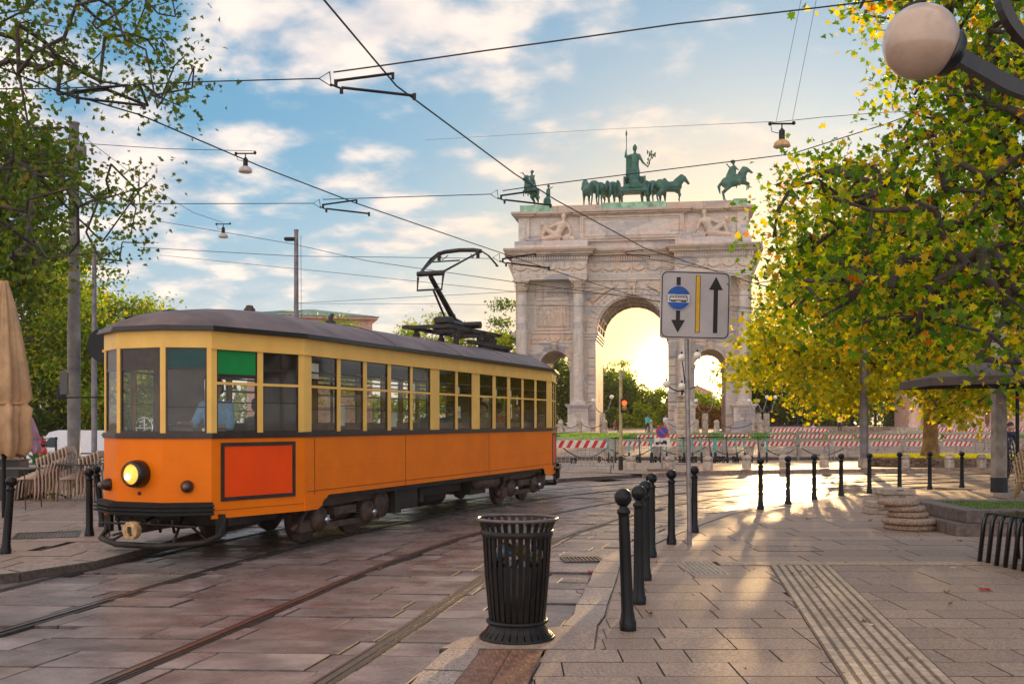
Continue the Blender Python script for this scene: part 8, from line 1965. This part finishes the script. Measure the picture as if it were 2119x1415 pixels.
# --- trees further off: each a trunk and an uneven crown
def far_tree(label, px, Y, w, ytop, ybot, m, n=90, per=60, leaf=.3, seed=0, kind='round_tree', group=None, name='park_tree', depth=None):
    rng = np.random.default_rng(seed + 100); b = onp(px, Y); t = thing(name, label, 'tree', b, group=group); zt = EYE + (HY - ytop) / F * Y - b.z; zb = EYE + (HY - ybot) / F * Y - b.z; wm = w / F * Y / 2
    cl = []; k = 0
    lob = [(rng.normal(size=2) * .42, rng.uniform(.25, .95), rng.uniform(.38, .62)) for _ in range(9)]
    while len(cl) < n and k < n * 80:
        k += 1; u = rng.uniform(-1, 1, 3); z = rng.uniform(0, 1)
        if kind == 'cedar':
            lay = int(z * 7) / 7. + .07; r_ = (1 - z) ** .7 * (.45 + .55 * abs(math.sin(3 * math.atan2(u[1], u[0]) + lay * 20))); z = lay + rng.normal() * .012
            if u[0] ** 2 + u[1] ** 2 > r_ * r_: continue
        elif kind == 'bush':
            if u[0] ** 2 + u[1] ** 2 > 1 - z ** 3 * .6: continue
        else:
            if not any(((u[0] - a[0]) ** 2 + (u[1] - a[1]) ** 2) / s ** 2 + ((z - zz_) / (s * .8)) ** 2 < 1 for a, zz_, s in lob): continue
        cl.append(Vector((u[0] * wm, u[1] * (depth or wm), zb + z * (zt - zb))))
    P = spread(cl, per, (zt - zb + wm) * .045, rng, .45 if kind == 'cedar' else .8)
    leaf_cloud('crown', P, leaf, 'quad', m, t, rng)
    bmb = MB(); roots = [Vector((0, 0, zz_ * (zb * .9 + zt * .3))) for zz_ in (0, .3, .6, 1.)]
    branches(bmb, roots, cl[::4], max(.06, wm * .035), rng, .02); obj('limb', bmb, barkd, t); obj('trunk', MB().tube(roots, [wm * .09 + .12, wm * .07 + .1, wm * .06 + .08, wm * .04 + .05], 9), barkd, t); return t
# left, behind the van
far_tree('yellow green tree behind the folded parasol, leftmost of the background', 20, 74, 260, 520, 850, YLG, 120, 90, .30, 1)
far_tree('tall dense green tree behind the thick stained pole', 110, 80, 240, 500, 860, DKG, 130, 90, .34, 2)
far_tree('green and yellow tree between the two left steel poles', 175, 78, 200, 590, 880, YLG, 110, 80, .32, 3)
far_tree('yellow tree rising just left of the tram roof', 245, 84, 190, 612, 880, YLG, 110, 80, .32, 4)
far_tree('low dark bush behind the white van', 60, 76, 170, 760, 905, DKG, 70, 70, .28, 5, 'bush'); far_tree('low green bush above the white van roof', 190, 79, 190, 760, 910, DKG, 70, 70, .28, 6, 'bush')
far_tree('yellow green tree behind the front of the tram, low on the skyline', 330, 92, 120, 640, 860, YLG, 70, 70, .3, 7)
# behind the tram and beside the arch
far_tree('small yellow tree top showing above the tram roof, left of the pantograph base', 700, 118, 150, 670, 850, YLG, 60, 60, .34, 8)
far_tree('yellow green tree behind the pantograph base', 890, 108, 170, 665, 860, YLG, 80, 70, .34, 9)
far_tree('yellow green tree at the foot of the tall cedar', 985, 112, 160, 690, 860, YLG, 80, 70, .34, 10)
far_tree('tall layered cedar just left of the arch', 1040, 128, 150, 615, 860, DKG, 120, 90, .34, 11, 'cedar', name='cedar_tree')
far_tree('dark green tree left of the arch, seen through the left small opening', 1140, 135, 150, 735, 880, DKG, 90, 70, .4, 12)
# through the main opening: golden backlit haze put into the yellower leaf colour
far_tree('large dark round tree filling the left of the main opening', 1262, 150, 170, 765, 892, DKG, 140, 90, .42, 13)
far_tree('tall cedar with a tufted top in the main opening', 1288, 168, 150, 742, 890, YLG, 90, 80, .42, 14, 'cedar', name='cedar_tree')
far_tree('lower round tree right of centre in the main opening', 1338, 158, 110, 808, 893, YLG, 90, 80, .42, 15)
far_tree('bright hazy bush in the middle of the main opening', 1318, 145, 90, 838, 893, YLG, 60, 70, .36, 16, 'bush')
far_tree('dark hedge tree at the foot of the main opening, left', 1245, 142, 80, 840, 893, DKG, 60, 70, .36, 17, 'bush')
far_tree('small bush closing the right of the main opening', 1385, 152, 60, 838, 893, YLG, 50, 60, .36, 18, 'bush')
far_tree('yellow green tree seen through the right small opening', 1452, 150, 90, 812, 885, YLG, 80, 70, .36, 19); far_tree('orange russet bush at the foot of the right small opening', 1462, 140, 100, 838, 892, RED, 70, 70, .34, 20, 'bush')
far_tree('thin tree with sparse twigs at the right of the small opening', 1500, 138, 60, 750, 880, YLG, 22, 30, .34, 21)
# right, behind the fence
for i, (px, w, a, b, m, lab) in enumerate(((1590, 140, 690, 880, DKG, 'dark tree right of the arch behind the pale lamp'), (1670, 150, 720, 885, DKG, 'dark green tree behind the park fence, left part'), (1640, 120, 845, 893, RED, 'russet hedge bush behind the park fence'), (1712, 70, 790, 885, YLG, 'bright yellow green bush behind the park fence'), (1760, 150, 740, 890, DKG, 'dark green tree behind the grey steel pole'), (1835, 140, 740, 890, DKG, 'dark green tree between the grey pole and the pink house'), (1880, 90, 800, 892, DKG, 'low dark tree left of the pink customs house'), (1545, 70, 800, 888, DKG, 'dark bush just right of the arch'))):
    far_tree(lab, px, 114 + (i % 3) * 4, w, a, b, m, 90, 70, .34, 30 + i, 'bush' if b - a < 110 else 'round_tree')
# bare pale tree top, right of the arch
far_tree('pale leafy tree rising high right of the arch above the dark trees', 1590, 130, 110, 610, 860, YLG, 60, 45, .34, 50)
# a far wood closes the view towards the horizon
rng = np.random.default_rng(77); xs = rng.uniform(-260, 330, 26000); ys = rng.uniform(255, 300, 26000)
hh = np.array([11 + 5 * mnoise.noise(Vector((x * .03, 1.7, 0))) + 3 * mnoise.noise(Vector((x * .11, 5., 0))) for x in xs]); gapf = np.exp(-((xs - 42) / 14) ** 2) * .50
zz_w = rng.random(26000) ** .7 * hh * (1 - gapf) * .8
leaf_cloud('far_wood', np.stack([xs, ys, zz_w + .8], 1), 1.5, 'quad', DKG, None, rng, label='dark far-off wood along the horizon'); 
tag(bpy.data.objects['far_wood'], cat='trees')

# ================================================================ haze over the whole place
hzm = bpy.data.materials.new('haze'); hzm.use_nodes = True; nt = hzm.node_tree; nt.nodes.clear(); pv_ = nt.nodes.new('ShaderNodeVolumePrincipled'); pv_.inputs['Color'].default_value = (1, .86, .66, 1); pv_.inputs['Density'].default_value = .00025; pv_.inputs['Anisotropy'].default_value = .35
o_ = nt.nodes.new('ShaderNodeOutputMaterial'); nt.links.new(pv_.outputs[0], o_.inputs['Volume'])
hb_ = MB().bx(-320, 360, -30, 460, -4.5, 34); tag(obj('haze', hb_, hzm), 'pale golden morning haze over the square', kind='stuff')
